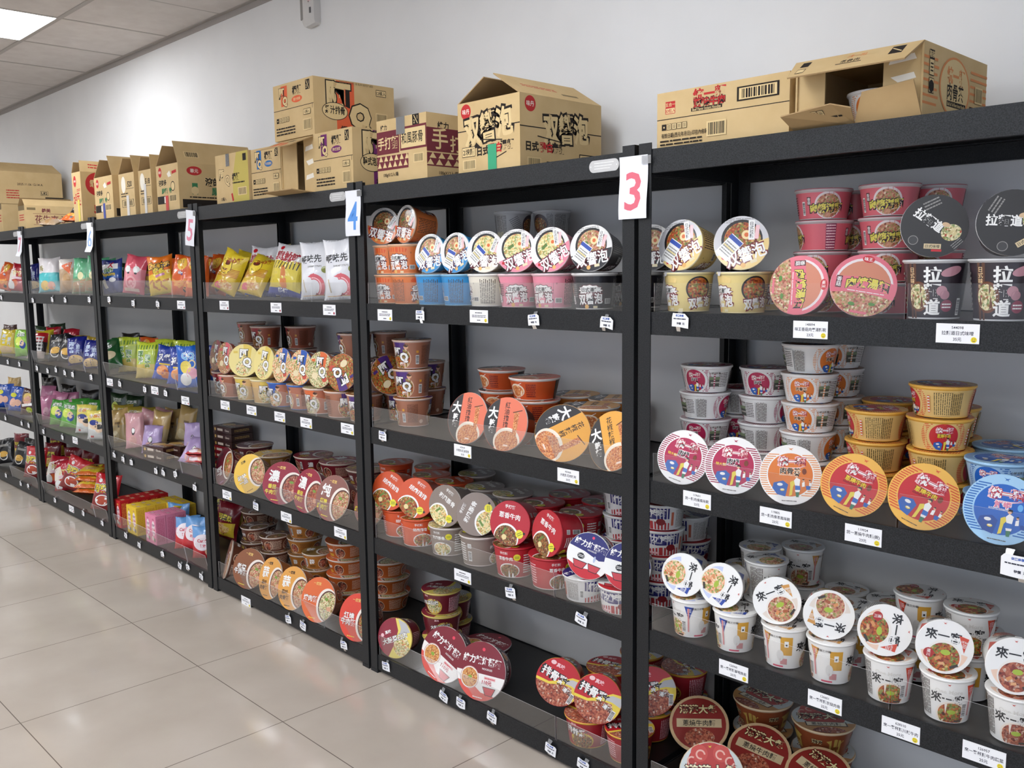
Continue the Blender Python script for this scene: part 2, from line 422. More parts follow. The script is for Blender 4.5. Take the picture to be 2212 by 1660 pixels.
# ---------------------------------------------------------------- cups and bowls
# A cup is modelled standing, base at z=0, printed front towards -y.
KIND = {}
def cup_kind(name, R, r, h, base, rim, lid_art, body_art, foot=None, noun='noodle_bowl'):
    KIND[name] = dict(R=R, r=r, h=h, base=base, rim=rim, lid=lid_art, body=body_art, foot=foot or rim, noun=noun, me=None)
def cup_meshes(k):
    K = KIND[k]
    if K['me']: return K['me']
    R, r, h = K['R'], K['r'], K['h']; Rb = R - 0.0035; hr = h - 0.006; mid = (Rb + r) / 2
    slope = math.atan2(Rb - r, hr)
    p = Print()
    p.lathe([(r - 0.004, 0.0025), (r - 0.0035, 0.0), (r, 0.0)], K['foot'], close=False)
    p.lathe([(r - 0.004, 0.0025), (0.001, 0.003)], K['foot'], close=False)
    p.lathe([(r, 0), (r + (Rb - r) * 0.03, hr * 0.03)], K['foot'], close=False)
    p.lathe([(r + (Rb - r) * t, hr * t) for t in (0.03, 0.35, 0.7, 1.0)], K['base'], close=False)
    def wrap(x, y, e):
        y = max(0.0012, min(hr - 0.0012, y)); t = max(0, min(1, y / hr)); q = r + (Rb - r) * t + e * math.cos(slope); a = x / mid - PI / 2
        return (q * math.cos(a), q * math.sin(a), y - e * math.sin(slope))
    a = Art(); K['body'](a, 2 * PI * mid, hr); p.art(a, wrap, cut=mid * 0.18)
    body = p.done(k + '_body')
    p = Print(); t = 0.0019; pr = []
    for i in range(9):
        g = -PI * 0.5 + 2 * PI * i / 8; pr.append((R - t + t * math.cos(g), h - 0.003 + 0.0028 * math.sin(g)))
    p.lathe(pr, K['rim'], close=False); p.lathe([(Rb - 0.001, hr - 0.003), (R - t, h - 0.0055)], K['rim'], close=False)
    rim = p.done(k + '_rim')
    p = Print(); a = Art(R - 0.0012)
    K['lid'](a, R)
    lm = a.L[0][2] if a.L else K['rim']
    p.lathe([(R - 0.001, h - 0.0006), (R - 0.0006, h + 0.0004)], lm)
    tabm = K.get('tab', lm)
    p.add([(-0.008, R - 0.0005, h + 0.0003), (0.008, R - 0.0005, h + 0.0003), (0.0055, R + 0.0004, h - 0.009), (-0.0055, R + 0.0004, h - 0.009)], [(0, 1, 2, 3)], lm)
    p.art(a, lambda x, y, e: (x, y, h + 0.0004 + e))
    lid = p.done(k + '_lid')
    K['me'] = (body, rim, lid); return K['me']
MARK = {}
def cup(k, mw, label, group=None, spin=0.0):
    """One cup: an Empty with body, rim and lid; spin turns the print about the cup's own axis."""
    K = KIND[k]; t = thing(K['noun'], label, K['noun'].split('_')[-1], mw, group)
    for nm, me in zip(('body', 'rim', 'lid'), cup_meshes(k)):
        o = bpy.data.objects.new(nm, me); C.objects.link(o); o.parent = t
        if spin: o.rotation_euler = (0, 0, spin)
    return t
PL = []        # standing columns and leaning cups, settled before they are made
def column(ks, px, y, z, labels, spins, group, x=None, fixed=False):
    n = len(ks); H = sum(KIND[k]['h'] + 0.0028 for k in ks); R = max(KIND[k]['R'] for k in ks)
    X = x if x is not None else x_at(px, y, z + (H if n > 1 else H / 2))
    PL.append(dict(t='c', ks=ks, x=X, y=y, z=z, H=H, R=R, labels=labels, spins=spins, group=group, fixed=fixed))
def stand(k, px, y, z, label, spin=0.0, group=None, x=None, fixed=False):
    """Stand a cup with its axis at depth y in picture column px, base at height z."""
    column([k], px, y, z, [label], [spin], group, x, fixed)
def lean(k, px, y, z, label, face=0.0, roll=0.0, group=None, tilt=None, x=None):
    """Lay a cup on its side at depth y (lid centre), its side resting on height z, lid facing the aisle.
    face turns the lid towards +x (degrees), roll turns the print."""
    K = KIND[k]; al = math.atan2(K['R'] - K['r'], K['h']) if tilt is None else math.radians(tilt)
    zc = z + K['R'] * math.cos(al) + 0.0006
    if tilt is not None: zc = z + max(K['R'] * math.cos(al), K['h'] * math.sin(al) + K['r'] * math.cos(al)) + 0.0006
    X = x if x is not None else x_at(px, y, zc)
    PL.append(dict(t='l', k=k, x=X, y=y, z=z, zc=zc, al=al, f=math.radians(face), roll=math.radians(roll), label=label, group=group, R=K['R'], H=2 * K['R'], h=K['h'], free=tilt is None))
def settle():
    posts = [(j + s, yy) for j in JX[1:] for s in (-0.024, 0.024) for yy in (0.02, 0.43)]
    def blobs(p):
        if p['t'] == 'c': return [(p['x'], p['y'], p['R'])]
        ax, ay = math.sin(p['f']), -math.cos(p['f']); q = p['h'] / 2; o = p['R'] - q * 0.75
        return [(p['x'] - ax * q + e * o * -ay, p['y'] - ay * q + e * o * ax, q * 0.97) for e in (-1, 0, 1)]
    for it in range(160):
        for i, a in enumerate(PL):
            for b in PL[i + 1:]:
                if abs(a['x'] - b['x']) > 0.3 or a['z'] >= b['z'] + b['H'] - 0.004 or b['z'] >= a['z'] + a['H'] - 0.004: continue
                if a['t'] == 'l' and b['t'] == 'l':
                    if not (a['free'] and b['free']): continue
                    f = (a['f'] + b['f']) / 2; dx = b['x'] - a['x']; dy = b['y'] - a['y']
                    lat = dx * math.cos(f) + dy * math.sin(f); need = (a['R'] + b['R']) * 0.965 + 0.5 * abs(math.sin(a['f'] - b['f'])) * a['h']
                    if abs(lat) < need:
                        s = math.copysign((need - abs(lat)) / 2 * 0.5, lat); a['x'] -= s; b['x'] += s
                    continue
                for xa, ya, ra in blobs(a):
                    for xb, yb, rb in blobs(b):
                        dx, dy = xb - xa, yb - ya; d = math.hypot(dx, dy) or 1e-4; m = ra + rb + 0.0015 - d
                        if m <= 0: continue
                        wa = 0.0 if a['t'] == 'l' or a['fixed'] else 1.0; wb = 0.0 if b['t'] == 'l' or b['fixed'] else 1.0
                        if a['y'] < 0.1 and b['y'] >= 0.1: wa *= 0.15
                        if b['y'] < 0.1 and a['y'] >= 0.1: wb *= 0.15
                        if wa + wb == 0: continue
                        ux, uy = dx / d, dy / d
                        if a['t'] == 'c': a['x'] -= ux * m * 0.6 * wa / (wa + wb); a['y'] -= uy * m * 0.6 * wa / (wa + wb)
                        if b['t'] == 'c': b['x'] += ux * m * 0.6 * wb / (wa + wb); b['y'] += uy * m * 0.6 * wb / (wa + wb)
        for p in PL:
            if p['t'] != 'c' or p['fixed']: continue
            for xp, yp in posts:
                dx, dy = p['x'] - xp, p['y'] - yp; d = math.hypot(dx, dy) or 1e-4; m = p['R'] + 0.027 - d
                if m > 0: p['x'] += dx / d * m; p['y'] += dy / d * m
            p['y'] = max(p['R'] + 0.009, min(DEPTH - 0.008 - p['R'], p['y']))
    for p in PL:
        if p['t'] == 'c':
            z = p['z']
            for i, k in enumerate(p['ks']):
                X = p['x'] + 0.002 * math.sin(2.3 * i + p['x'] * 9) * (i > 0)
                cup(k, Matrix.Translation((X, p['y'], z)), p['labels'][i], p['group'], math.radians(p['spins'][i])); z += KIND[k]['h'] + 0.0028
        else:
            al, f, g = p['al'], p['f'], p['roll']
            ax = Vector((math.sin(f) * math.cos(al), -math.cos(f) * math.cos(al), math.sin(al)))     # lid normal
            up = Vector((0, 0, 1)) - ax * ax.z; up.normalize(); rt = up.cross(ax)
            xv = rt * math.cos(g) + up * math.sin(g); yv = ax.cross(xv)
            M = Matrix((xv, yv, ax)).transposed().to_4x4(); M.translation = Vector((p['x'], p['y'], p['zc'])) - ax * KIND[p['k']]['h']
            cup(p['k'], M, p['label'], p['group'])
# ---------------------------------------------------------------- inks and foods
WH = ink('f4f3f0'); BK = ink('1c1a1c'); CR = ink('efe6cf'); DR = ink('6a1420'); RD = ink('c8202c'); YL = ink('f0d23c'); GR = ink('8e8c88')
BL = ink('2a4aa6'); PKL = ink('f6c8cc'); SIL = ink('c4c4c6'); TXT = ink('4a4038'); NV = ink('26256f'); GN = ink('4f8a34'); SKIN = ink('e6b48e')
F_NOOD = food('noodles', ['7a3a16', 'c07a38', 'e2b060', 'c45a28', 'f0d89a'], 294)
F_BEEF = food('beef_soup', ['4a1810', '9a3a18', 'c86a2c', '5c7a2a', 'e0b878'], 231)
F_DARK = food('braised', ['2a1410', '6a2e18', 'a8642e', '4e5a22', 'd8b084'], 273)
F_PORK = food('pork', ['7a3024', 'b0604a', 'd8a080', '8a8a3a', 'f2dcc0'], 252)
F_LIGHT = food('pale_soup', ['c89848', 'ead08a', 'f4e8c0', '8aa050', 'd87858'], 231)
F_SHRIMP = food('shrimp', ['d87848', 'f0b088', 'f6dcb4', '7a9a3c', 'e85a3c'], 231)
F_MISO = food('miso', ['8a7a4a', 'd8c890', 'f0e4c0', '6a8a3c', 'b04a34'], 252)
F_DRY = food('dry_noodles', ['8a3c1c', 'c8703c', 'e8a868', 'b04c28', 'f0cfa0'], 357)
F_MEAT = food('meat', ['5a2018', '943c2c', 'c87858', '7a3020', 'e8c8b0'], 210)
F_CHIP = food('chips', ['c88a3a', 'e8b860', 'f4dc9a', 'd07830', 'f8ecc8'], 126)

# -- tall tub with a cartoon-burst logo: colour variants
def burst(a, x, y, w, h, m, n=14, seed=2, k=0.72):
    rd = random.Random(seed); pts = []
    for i in range(2 * n):
        g = 2 * PI * i / (2 * n); q = 1 if i % 2 == 0 else k + rd.uniform(-.06, .06)
        pts.append((x + w / 2 * q * math.cos(g), y + h / 2 * q * math.sin(g)))
    c = (x, y); vs = pts + [c]
    a.raw(vs, [(i, (i + 1) % len(pts), len(pts)) for i in range(len(pts))], m)
def sx_kind(name, col, logo_bg='5a1220', fd=F_BEEF, tilt=0, base=None, ringc='e4e2e0', sticker=False, rimc='efece6', tail=False):
    cm = ink(col); ob = ink(logo_bg); rg = ink(ringc)
    def lid(a, R):
        a.disc(0, 0, R, rg)
        a.lines(-.1 * R, .82 * R, 1.1 * R, .2 * R, 3, GR, 0, seed=5)
        a.disc(0.02 * R, 0.12 * R, .74 * R, BK); a.disc(.04 * R, .10 * R, .66 * R, fd)
        a.disc(.18 * R, .30 * R, .17 * R, ink('f2d9a2')); a.disc(.18 * R, .30 * R, .08 * R, ink('d86a34'))
        a.rect(-.25 * R, .2 * R, .3 * R, .14 * R, ink('5c7a34'), .5)
        c, d = math.cos(tilt), math.sin(tilt)
        L = 2.2 * R
        def T(x, y): return (x * c - y * d, x * d + y * c)
        a.poly([T(-L, -.16 * R), T(-L, -L), T(L, -L), T(L, -.16 * R)], cm)
        x, y = T(.50 * R, .32 * R); a.rect(x, y, .22 * R, .72 * R, WH, tilt - .35); a.text('日式拉麵', x, y, .15 * R, BK, rot=tilt - .35, vert=True)
        x, y = T(.66 * R, .18 * R); a.rect(x, y, .14 * R, .5 * R, PKL, tilt - .45)
        x, y = T(0, -.45 * R); a.text('双響泡', x, y, .58 * R, WH, ob, .075, .02, tilt, maxw=1.5 * R)
        x, y = T(-.2 * R, -.80 * R); a.disc(x, y, .09 * R, ink('e9b56a')); x, y = T(.2 * R, -.78 * R); a.rect(x, y, .24 * R, .12 * R, ink('e6d9b4'), tilt)
        x, y = T(-.78 * R, -.3 * R); a.disc(x, y, .07 * R, RD)
        if sticker:
            r = -.75; x, y = (-.42 * R, -.16 * R)
            a.rect(x, y, .56 * R, .9 * R, WH, r); a.rect(x + .22 * R, y + .26 * R, .56 * R, .16 * R, ink('2f4fa8'), r); a.rect(x - .02 * R, y - .02 * R, .5 * R, .08 * R, ink('e8d89a'), r)
            a.lines(x - .05 * R, y - .05 * R, .46 * R, .5 * R, 5, GR, r, 4)
    def body(a, W, h):
        q = W / 4
        def logo(x):
            a.poly([(x - .036, h * .86), (x - .03, h * .93), (x + .01, h * .97), (x + .034, h * .9), (x + .03, h * .78), (x - .034, h * .8)], ink('d9582a') if col == 'dd7a40' else cm)
            burst(a, x, h * .56, .076, h * .38, ob, 12, 3, .84); burst(a, x, h * .56, .070, h * .33, WH, 12, 3, .84)
            a.text('日式湯麵', x, h * .58, .0125, BK, w=.03, maxw=.05)
            a.text('双響泡', x, h * .31, .030, WH, ob, .10, .03, .06, maxw=.07)
            a.disc(x - .01, h * .08, .006, ink('e9b56a')); a.rect(x + .015, h * .07, .012, .006, ink('e6d9b4'))
        logo(0); logo(2 * q)
        a.bars(.052, h * .24, .020, .014, WH, BK); a.text('日', .046, h * .76, .005, TXT)
        a.rect(q + .005, h * .52, .05, h * .8, cm); a.lines(q + .005, h * .5, .048, h * .8, 9, TXT if col != '26262c' else GR, 0, 6, True)
        a.disc(-q, h * .62, .031, BK); a.disc(-q, h * .62, .027, fd); a.text('双響泡', -q + .005, h * .26, .026, WH, ob, .1, .03, .1, maxw=.06)
        a.lines(-q * .55, h * .55, .016, h * .4, 7, TXT if col != '26262c' else GR, 0, 8)
    cup_kind(name, .0635, .0505, .0965, ink(base or col), ink(rimc), lid, body, noun='noodle_tub')
sx_kind('sx_orange', 'dd7a40', fd=F_DARK, rimc='e8b48c', ringc='cfcac6')
sx_kind('sx_blue', '2d8ecb', fd=F_PORK, tilt=.15, sticker=True, rimc='7cb8dc')
sx_kind('sx_cream', 'ebe4d4', fd=F_LIGHT, base='e6dfcf', sticker=True)
sx_kind('sx_pink', 'e58c9f', fd=F_LIGHT, tilt=.32, rimc='e9c2c8')
sx_kind('sx_black', '26262c', fd=F_PORK, base='201f26', rimc='d8d6d4', tilt=.05, sticker=True)
sx_kind('sx_yellow', 'ecd08a', logo_bg='7a1c28', fd=F_BEEF, tilt=.35, base='e3cd86', rimc='eadca6', ringc='d0cfd2', sticker=True)

# -- round bowl with a striped border and a food stall scene
def ty_scene(a, s, y0, extra=''):
    """table, seated eaters: flat printed shapes; s scales it"""
    P = lambda pts, m: a.poly([(x * s, y0 + y * s) for x, y in pts], m)
    tb = ink('2b62b4') if extra != 'blue' else ink('164a9c')
    P([(-.52, .02), (-.22, .10), (-.06, -.02), (-.14, -.42), (-.40, -.36), (-.56, -.16)], tb)
    a.disc(-.32 * s, y0 - .03 * s, .09 * s, WH, .05 * s); a.disc(-.24 * s, y0 - .2 * s, .07 * s, YL, .04 * s); a.disc(-.24 * s, y0 - .19 * s, .05 * s, WH, .02 * s)
    yl = ink('e8d24a')
    P([(.0, .06), (.1, .12), (.17, .02), (.10, -.08), (.07, -.36), (-.02, -.40), (.01, -.1)], yl)
    P([(.12, .12), (.2, .22), (.32, .16), (.3, -.06), (.17, -.08)], WH)
    P([(.16, -.04), (.32, -.05), (.33, -.18), (.17, -.2)], ink('2f6cc0'))
    a.disc(.2 * s, y0 + .27 * s, .055 * s, SKIN); P([(.14, .28), (.18, .35), (.27, .33), (.27, .24), (.23, .29)], BK)
    P([(.17, -.19), (.31, -.18), (.28, -.42), (.2, -.42)], ink('3c7a5a')); P([(.16, -.19), (.32, -.18), (.31, -.25), (.18, -.26)], WH)
    P([(.38, .06), (.46, .1), (.47, -.06), (.38, -.08)], WH); a.disc(.42 * s, y0 + .13 * s, .035 * s, SKIN); a.disc(.42 * s, y0 + .16 * s, .032 * s, BK, .02 * s)
    P([(.5, -.04), (.66, -.02), (.62, -.16), (.52, -.16)], tb); P([(.6, .08), (.68, .06), (.67, -.04), (.6, -.04)], WH); a.disc(.62 * s, y0 + .12 * s, .032 * s, SKIN); a.disc(.62 * s, y0 + .145 * s, .03 * s, BK, .018 * s)
def bird(a, x, y, s, m):
    a.poly([(x - s, y + .5 * s), (x - .1 * s, y + .15 * s), (x + .9 * s, y + .45 * s), (x + .3 * s, y - .1 * s), (x + .5 * s, y - .6 * s), (x, y - .25 * s), (x - .5 * s, y - .4 * s), (x - .35 * s, y + .02 * s)], m)
def ty_kind(name, col, ringc, strc, nm, nmc, nmo, baseC, R=.0683, big=True, extra='', bandc=None):
    cm = ink(col); rg = ink(ringc); st = ink(strc); nc = ink(nmc); no = ink(nmo)
    def stripes(a, r0, r1, ymax, x0, y0, n=9):
        z = a.z
        for k in range(-n, n + 1):
            y = ymax * k / n; th = ymax / n * .24
            for sg in (-1, 1):
                xa = math.sqrt(max(0, r0 * r0 - y * y)); xb = math.sqrt(max(0, r1 * r1 - y * y)); a.z = z
                a.poly([(x0 + sg * xa, y0 + y - th), (x0 + sg * xb, y0 + y - th), (x0 + sg * xb, y0 + y + th), (x0 + sg * xa, y0 + y + th)][::sg], st)
        a.z = z + 1
    def logo(a, s, x, y):
        a.text('統一麵', x, y, .29 * s, WH if extra != 'x' else PKL, ink('b01c34'), .06, .03, .02, maxw=.82 * s, out2=PKL)
        a.poly([(x - .36 * s, y - .20 * s), (x + .1 * s, y - .24 * s), (x + .44 * s, y - .14 * s), (x + .1 * s, y - .19 * s)], PKL)
    def lid(a, R):
        a.disc(0, 0, R, rg, n=48); stripes(a, .755 * R, .965 * R, .66 * R, 0, 0)
        a.disc(0, 0, .715 * R, cm, n=48)
        bird(a, 0, .855 * R, .09 * R, st)
        logo(a, R, .06 * R, .44 * R)
        a.text(nm, .0, .13 * R, (.22 if len(nm) < 4 else .17) * R, nc, no, .05, .02, 0, maxw=.8 * R)
        if 'big' in extra: a.text('特大號', -.42 * R, .0, .12 * R, YL, maxw=.4 * R)
        a.disc(.44 * R, .13 * R, .07 * R, ink('7a3a20') if extra != 'blue' else ink('6ab0e8'), .1 * R)
        a.lines(-.1 * R, -.0 * R, .5 * R, .06 * R, 2, no, 0, 3)
        ty_scene(a, R, -.3 * R, extra)
        a.lines(0, -.86 * R, .5 * R, .05 * R, 1, TXT, 0, 9)
    bc = ink(baseC)
    def body(a, W, h):
        q = W / 4
        for x0 in (0, 2 * q):
            stripes(a, h * .56, h * .74, h * .44, x0, h * .5, 7); a.disc(x0, h * .5, h * .47, cm, n=36)
            logo(a, .6 * h, x0 + .002, h * .74); a.text(nm, x0, h * .54, .0095, nc, no, .06, .02, maxw=.026)
            ty_scene(a, h * .6, h * .28, extra); bird(a, x0, h * .98 - .002, .004, st)
        for x0, sd in ((q, 5), (-q, 8)):
            a.rect(x0 - .014, h * .5, .03, h * .8, ink('f0f0ee') if baseC[0] > 'e' and baseC != 'e0bd76' else bc)
            if baseC == 'e0bd76': a.lines(x0 - .004, h * .52, .054, h * .78, 14, ink('6a5a34'), 0, sd, True)
            else:
                a.lines(x0 - .016, h * .55, .026, h * .62, 9, TXT, 0, sd); a.lines(x0 + .016, h * .5, .024, h * .8, 8, TXT, 0, sd + 2, True)
                a.rect(x0 - .04, h * .42, .026, h * .3, ink('4c5048')); a.rect(x0 - .04, h * .62, .026, h * .12, ink('7a8a68')); a.rect(x0 - .038, h * .44, .022, h * .06, ink('b8b4a8'))
                a.text('小時光麵館', x0 - .04, h * .84, .0055, TXT)
        a.rect(q * .56, h * .5, .004, h * .6, st); a.lines(q * .56, h * .5, .004, h * .6, 6, WH, 0, 2)
    cup_kind(name, R, R * .765, .068, bc, rg, lid, body)
ty_kind('ty_purple', 'b3204f', 'f2f0ee', 'a01c48', '肉燥', '141214', 'f4f3f0', 'e9e8e5', extra='big')
ty_kind('ty_orange', 'de7a30', 'f2efec', 'e59a64', '肉骨茶', '201410', 'f4e2c8', 'e9e8e5')
ty_kind('ty_red', 'c4262e', 'eeb64e', 'd8522c', '蔥燒牛肉', 'f0d23c', '5a1010', 'e0bd76')
ty_kind('ty_blue', '1f63bd', 'a3cdec', '2f6cb8', '鮮蝦', 'e88aa0', 'f4f3f0', 'a9cbe6', extra='blue')

# -- white tapered cup with brush lettering
def lyk_kind(name, flag, fd, R=.0555, flagtxt='鮮蝦魚板', seal=None, shade='e8dcd0'):
    fl = ink(flag)
    def lid(a, R):
        a.disc(0, 0, R, WH, n=44)
        a.arc(0, -.05 * R, .60 * R, .82 * R, -2.9, -.2, ink(shade))
        a.disc(0, -.36 * R, .60 * R, ink('f2ede6')); a.disc(0, -.38 * R, .55 * R, fd, .52 * R)
        a.disc(.05 * R, -.2 * R, .17 * R, ink('a8be3c'), .1 * R); a.rect(-.2 * R, -.45 * R, .2 * R, .12 * R, ink('d8925a'), .6); a.rect(.12 * R, -.52 * R, .2 * R, .12 * R, ink('a85a34'), -.4); a.rect(-.05 * R, -.62 * R, .18 * R, .1 * R, ink('e0a878'), .2)
        a.text('來一客', -.08 * R, .40 * R, .42 * R, BK, w=.018, rot=-.06, maxw=1.25 * R)
        a.poly([(.44 * R, .50 * R), (.78 * R, .42 * R), (.66 * R, -.12 * R)], fl); a.text(flagtxt, .64 * R, .28 * R, .1 * R, WH, rot=-.2, maxw=.24 * R); a.lines(.64 * R, .14 * R, .14 * R, .16 * R, 3, WH, -.2, 3)
        bird(a, -.08 * R, .86 * R, .07 * R, ink('c84a3c'))
        if seal: a.disc(-.52 * R, -.30 * R, .18 * R, ink('b02420')); a.text(seal, -.52 * R, -.30 * R, .14 * R, WH, vert=True)
        a.rect(.38 * R, -.66 * R, .3 * R, .1 * R, ink('3c342c'), .5)
    def body(a, W, h):
        q = W / 4
        for x0 in (0,):
            a.text('來一客', x0 - .002, h * .58, .025, BK, w=.02, rot=-.1, maxw=.066)
            a.disc(x0 + .006, h * .2, .031, ink('f0e4d6'), .030); a.disc(x0 + .006, h * .2, .027, fd, .0265); a.disc(x0 + .006, h * .27, .009, ink('a8be3c'), .005)
            a.poly([(x0 + .034, h * .92), (x0 + .056, h * .9), (x0 + .044, h * .5)], fl); a.lines(x0 + .045, h * .8, .01, h * .12, 3, WH, 0, 3)
            bird(a, x0, h * .93, .004, ink('c84a3c')); a.text('One More', x0, h * .76, .012, ink('dcd8d2'), maxw=.05)
            a.rect(x0 + .02, h * .06, .016, .004, TXT)
        a.lines(-q * .72, h * .52, .034, h * .84, 10, TXT, 0, 4, True)
        x0 = q; a.rect(x0 + .018, h * .62, .026, h * .5, ink('d9a23c')); a.rect(x0 + .018, h * .68, .009, h * .16, WH); a.rect(x0 + .018, h * .66, .004, h * .05, BK)
        a.text('等我三分鐘', x0 - .008, h * .86, .006, TXT); a.rect(x0 - .002, h * .06, .026, .004, ink('d8506a'))
        a.rect(x0 - .03, h * .52, .004, h * .7, ink('d88a8a')); a.bars(x0 - .042, h * .32, .011, h * .36, WH, TXT, 0, 3, True)
        a.rect(x0 + .012, h * .2, .016, h * .16, ink('c88a8a')); a.disc(x0 + .004, h * .36, .008, ink('dcdad6'), .014)
        x0 = 2 * q; a.text('來一客', x0, h * .58, .025, BK, w=.02, rot=-.1, maxw=.066); a.disc(x0 + .006, h * .2, .029, ink('f0e4d6')); a.disc(x0 + .006, h * .2, .026, fd)
        a.poly([(x0 + .034, h * .92), (x0 + .056, h * .9), (x0 + .044, h * .5)], fl)
    cup_kind(name, R, .0415, .097, ink('eceae6'), WH, lid, body, noun='noodle_cup')
lyk_kind('lyk_shrimp', '2a479f', F_SHRIMP, shade='c8d0ee')
lyk_kind('lyk_pork', 'd2974a', F_PORK, flagtxt='京燉肉骨')
lyk_kind('lyk_spicy', 'd2472c', F_BEEF, flagtxt='川辣牛肉', seal='道川', shade='f0cfb8')
lyk_kind('lyk_veg', 'c8442c', F_MEAT, flagtxt='牛肉蔬菜', shade='f0cfb8')

# -- pink mushroom and pork bowl
def pk_lid(a, R):
    pk = ink('e06f80'); a.disc(0, 0, R, pk, n=44); a.disc(0, -.02 * R, .88 * R, ink('e8dcdc')); a.disc(0, -.05 * R, .82 * R, ink('a03038')); a.disc(0, -.02 * R, .80 * R, ink('cf8468'))
    a.poly([(-1.2 * R, -.2 * R), (1.2 * R, -.2 * R), (1.2 * R, -1.2 * R), (-1.2 * R, -1.2 * R)], F_PORK)
    vs = []; fs = []
    n = 14
    for i in range(n + 1):
        x = -R + 2 * R * i / n; y = .12 * R * (1 - (x / R) ** 2) - .12 * R; vs += [(x, y - .24 * R), (x, y + .26 * R)]
    for i in range(n): a.poly([vs[2 * i], vs[2 * i + 2], vs[2 * i + 3], vs[2 * i + 1]], pk, same=i > 0)
    a.text('肉焿湯麵', .12 * R, .0, .33 * R, ink('e0d45a'), BK, .05, .03, 0, maxw=1.28 * R, arcy=.10 * R)
    a.rect(-.74 * R, .02 * R, .18 * R, .38 * R, ink('5a2028')); a.text('香菇', -.74 * R, .02 * R, .16 * R, WH, vert=True)
    a.disc(0, .84 * R, .18 * R, RD, .11 * R); a.text('味王', 0, .84 * R, .13 * R, WH)
    a.lines(.1 * R, -.2 * R, 1.1 * R, .05 * R, 1, WH, 0, 2); a.disc(-.25 * R, -.62 * R, .1 * R, ink('4f8a34'), .06 * R); a.disc(.35 * R, -.55 * R, .1 * R, ink('4f8a34'), .05 * R)
    a.rect(0, -.86 * R, .5 * R, .07 * R, pk)
def pk_body(a, W, h):
    q = W / 4
    for x0 in (0, 2 * q):
        a.disc(x0 + .008, h * .5, h * .49, ink('e8dcdc')); a.disc(x0 + .008, h * .48, h * .43, F_PORK)
        a.text('肉焿湯麵', x0 + .004, h * .4, .0205, ink('e0d45a'), BK, .07, .04, .03, maxw=.075); a.rect(x0 - .036, h * .66, .009, h * .3, ink('5a2028')); a.text('香菇', x0 - .036, h * .66, .008, WH, vert=True)
    a.rect(q + .014, h * .5, .022, h * .94, ink('8a2c50')); a.lines(q + .014, h * .5, .02, h * .9, 9, PKL, 0, 4)
    a.lines(-q + .004, h * .5, .03, h * .7, 8, DR, 0, 6); a.bars(-q * .55, h * .4, .008, h * .5, WH, BK, 0, 3, True)
cup_kind('pink', .0665, .0535, .069, ink('dd6a76'), ink('cfc4c4'), pk_lid, pk_body)

# -- black ramen cup
def lm_lid(a, R):
    a.disc(0, 0, R, ink('242426'), n=44); a.text('拉麵道', -.1 * R, .22 * R, .36 * R, WH, w=.03, rot=-.9, vert=False, maxw=1.0 * R)
    a.disc(.42 * R, -.34 * R, .30 * R, F_MISO, .26 * R); a.disc(.34 * R, -.06 * R, .12 * R, ink('d8b890'), .07 * R, rot=-.6)
    a.rect(-.2 * R, -.62 * R, .5 * R, .16 * R, ink('d8c49a'), -.3); a.text('日式味噌', -.2 * R, -.62 * R, .11 * R, BK, rot=-.3); a.rect(-.12 * R, -.78 * R, .3 * R, .07 * R, RD, -.3)
    a.disc(-.70 * R, -.28 * R, .15 * R, ink('3a3a3c')); a.arc(-.7 * R, -.28 * R, .13 * R, .15 * R, 0, 6.28, GR); a.lines(.1 * R, .70 * R, .5 * R, .3 * R, 3, GR, .2, 3)
    a.lines(.5 * R, -.72 * R, .36 * R, .2 * R, 3, GR, .5, 5)
def lm_body(a, W, h):
    q = W / 4
    for x0 in (0, 2 * q):
        a.poly([(x0 - .05, 0), (x0 - .05, h), (x0 - .034, h), (x0 - .036, 0)], ink('5a3a2c')); a.text('日式味噌', x0 - .043, h * .72, .011, ink('e8c89a'), vert=True)
        a.disc(x0 - .030, h * .4, .022, ink('6a3a20'), .03); a.disc(x0 - .032, h * .4, .018, F_MISO, .025)
        a.text('拉麵道', x0 - .004, h * .5, .032, WH, w=.03, vert=True); a.disc(x0 + .03, h * .84, .02, ink('c08a94'), .009, rot=.3)
        a.disc(x0 + .014, h * .5, .010, ink('c08a94')); a.disc(x0 + .02, h * .43, .009, ink('b07a86')); a.disc(x0 + .025, h * .24, .012, ink('8a3048')); a.lines(x0 + .025, h * .24, .018, .012, 2, WH, 0, 2)
    a.lines(q + .004, h * .55, .03, h * .7, 8, GR, 0, 4, True); a.bars(q * .62, h * .22, .009, h * .3, WH, BK, 0, 3, True); a.lines(-q, h * .5, .03, h * .7, 8, GR, 0, 5)
cup_kind('ramen', .0625, .0475, .118, ink('2a2028'), ink('cfcfd0'), lm_lid, lm_body, noun='noodle_cup')

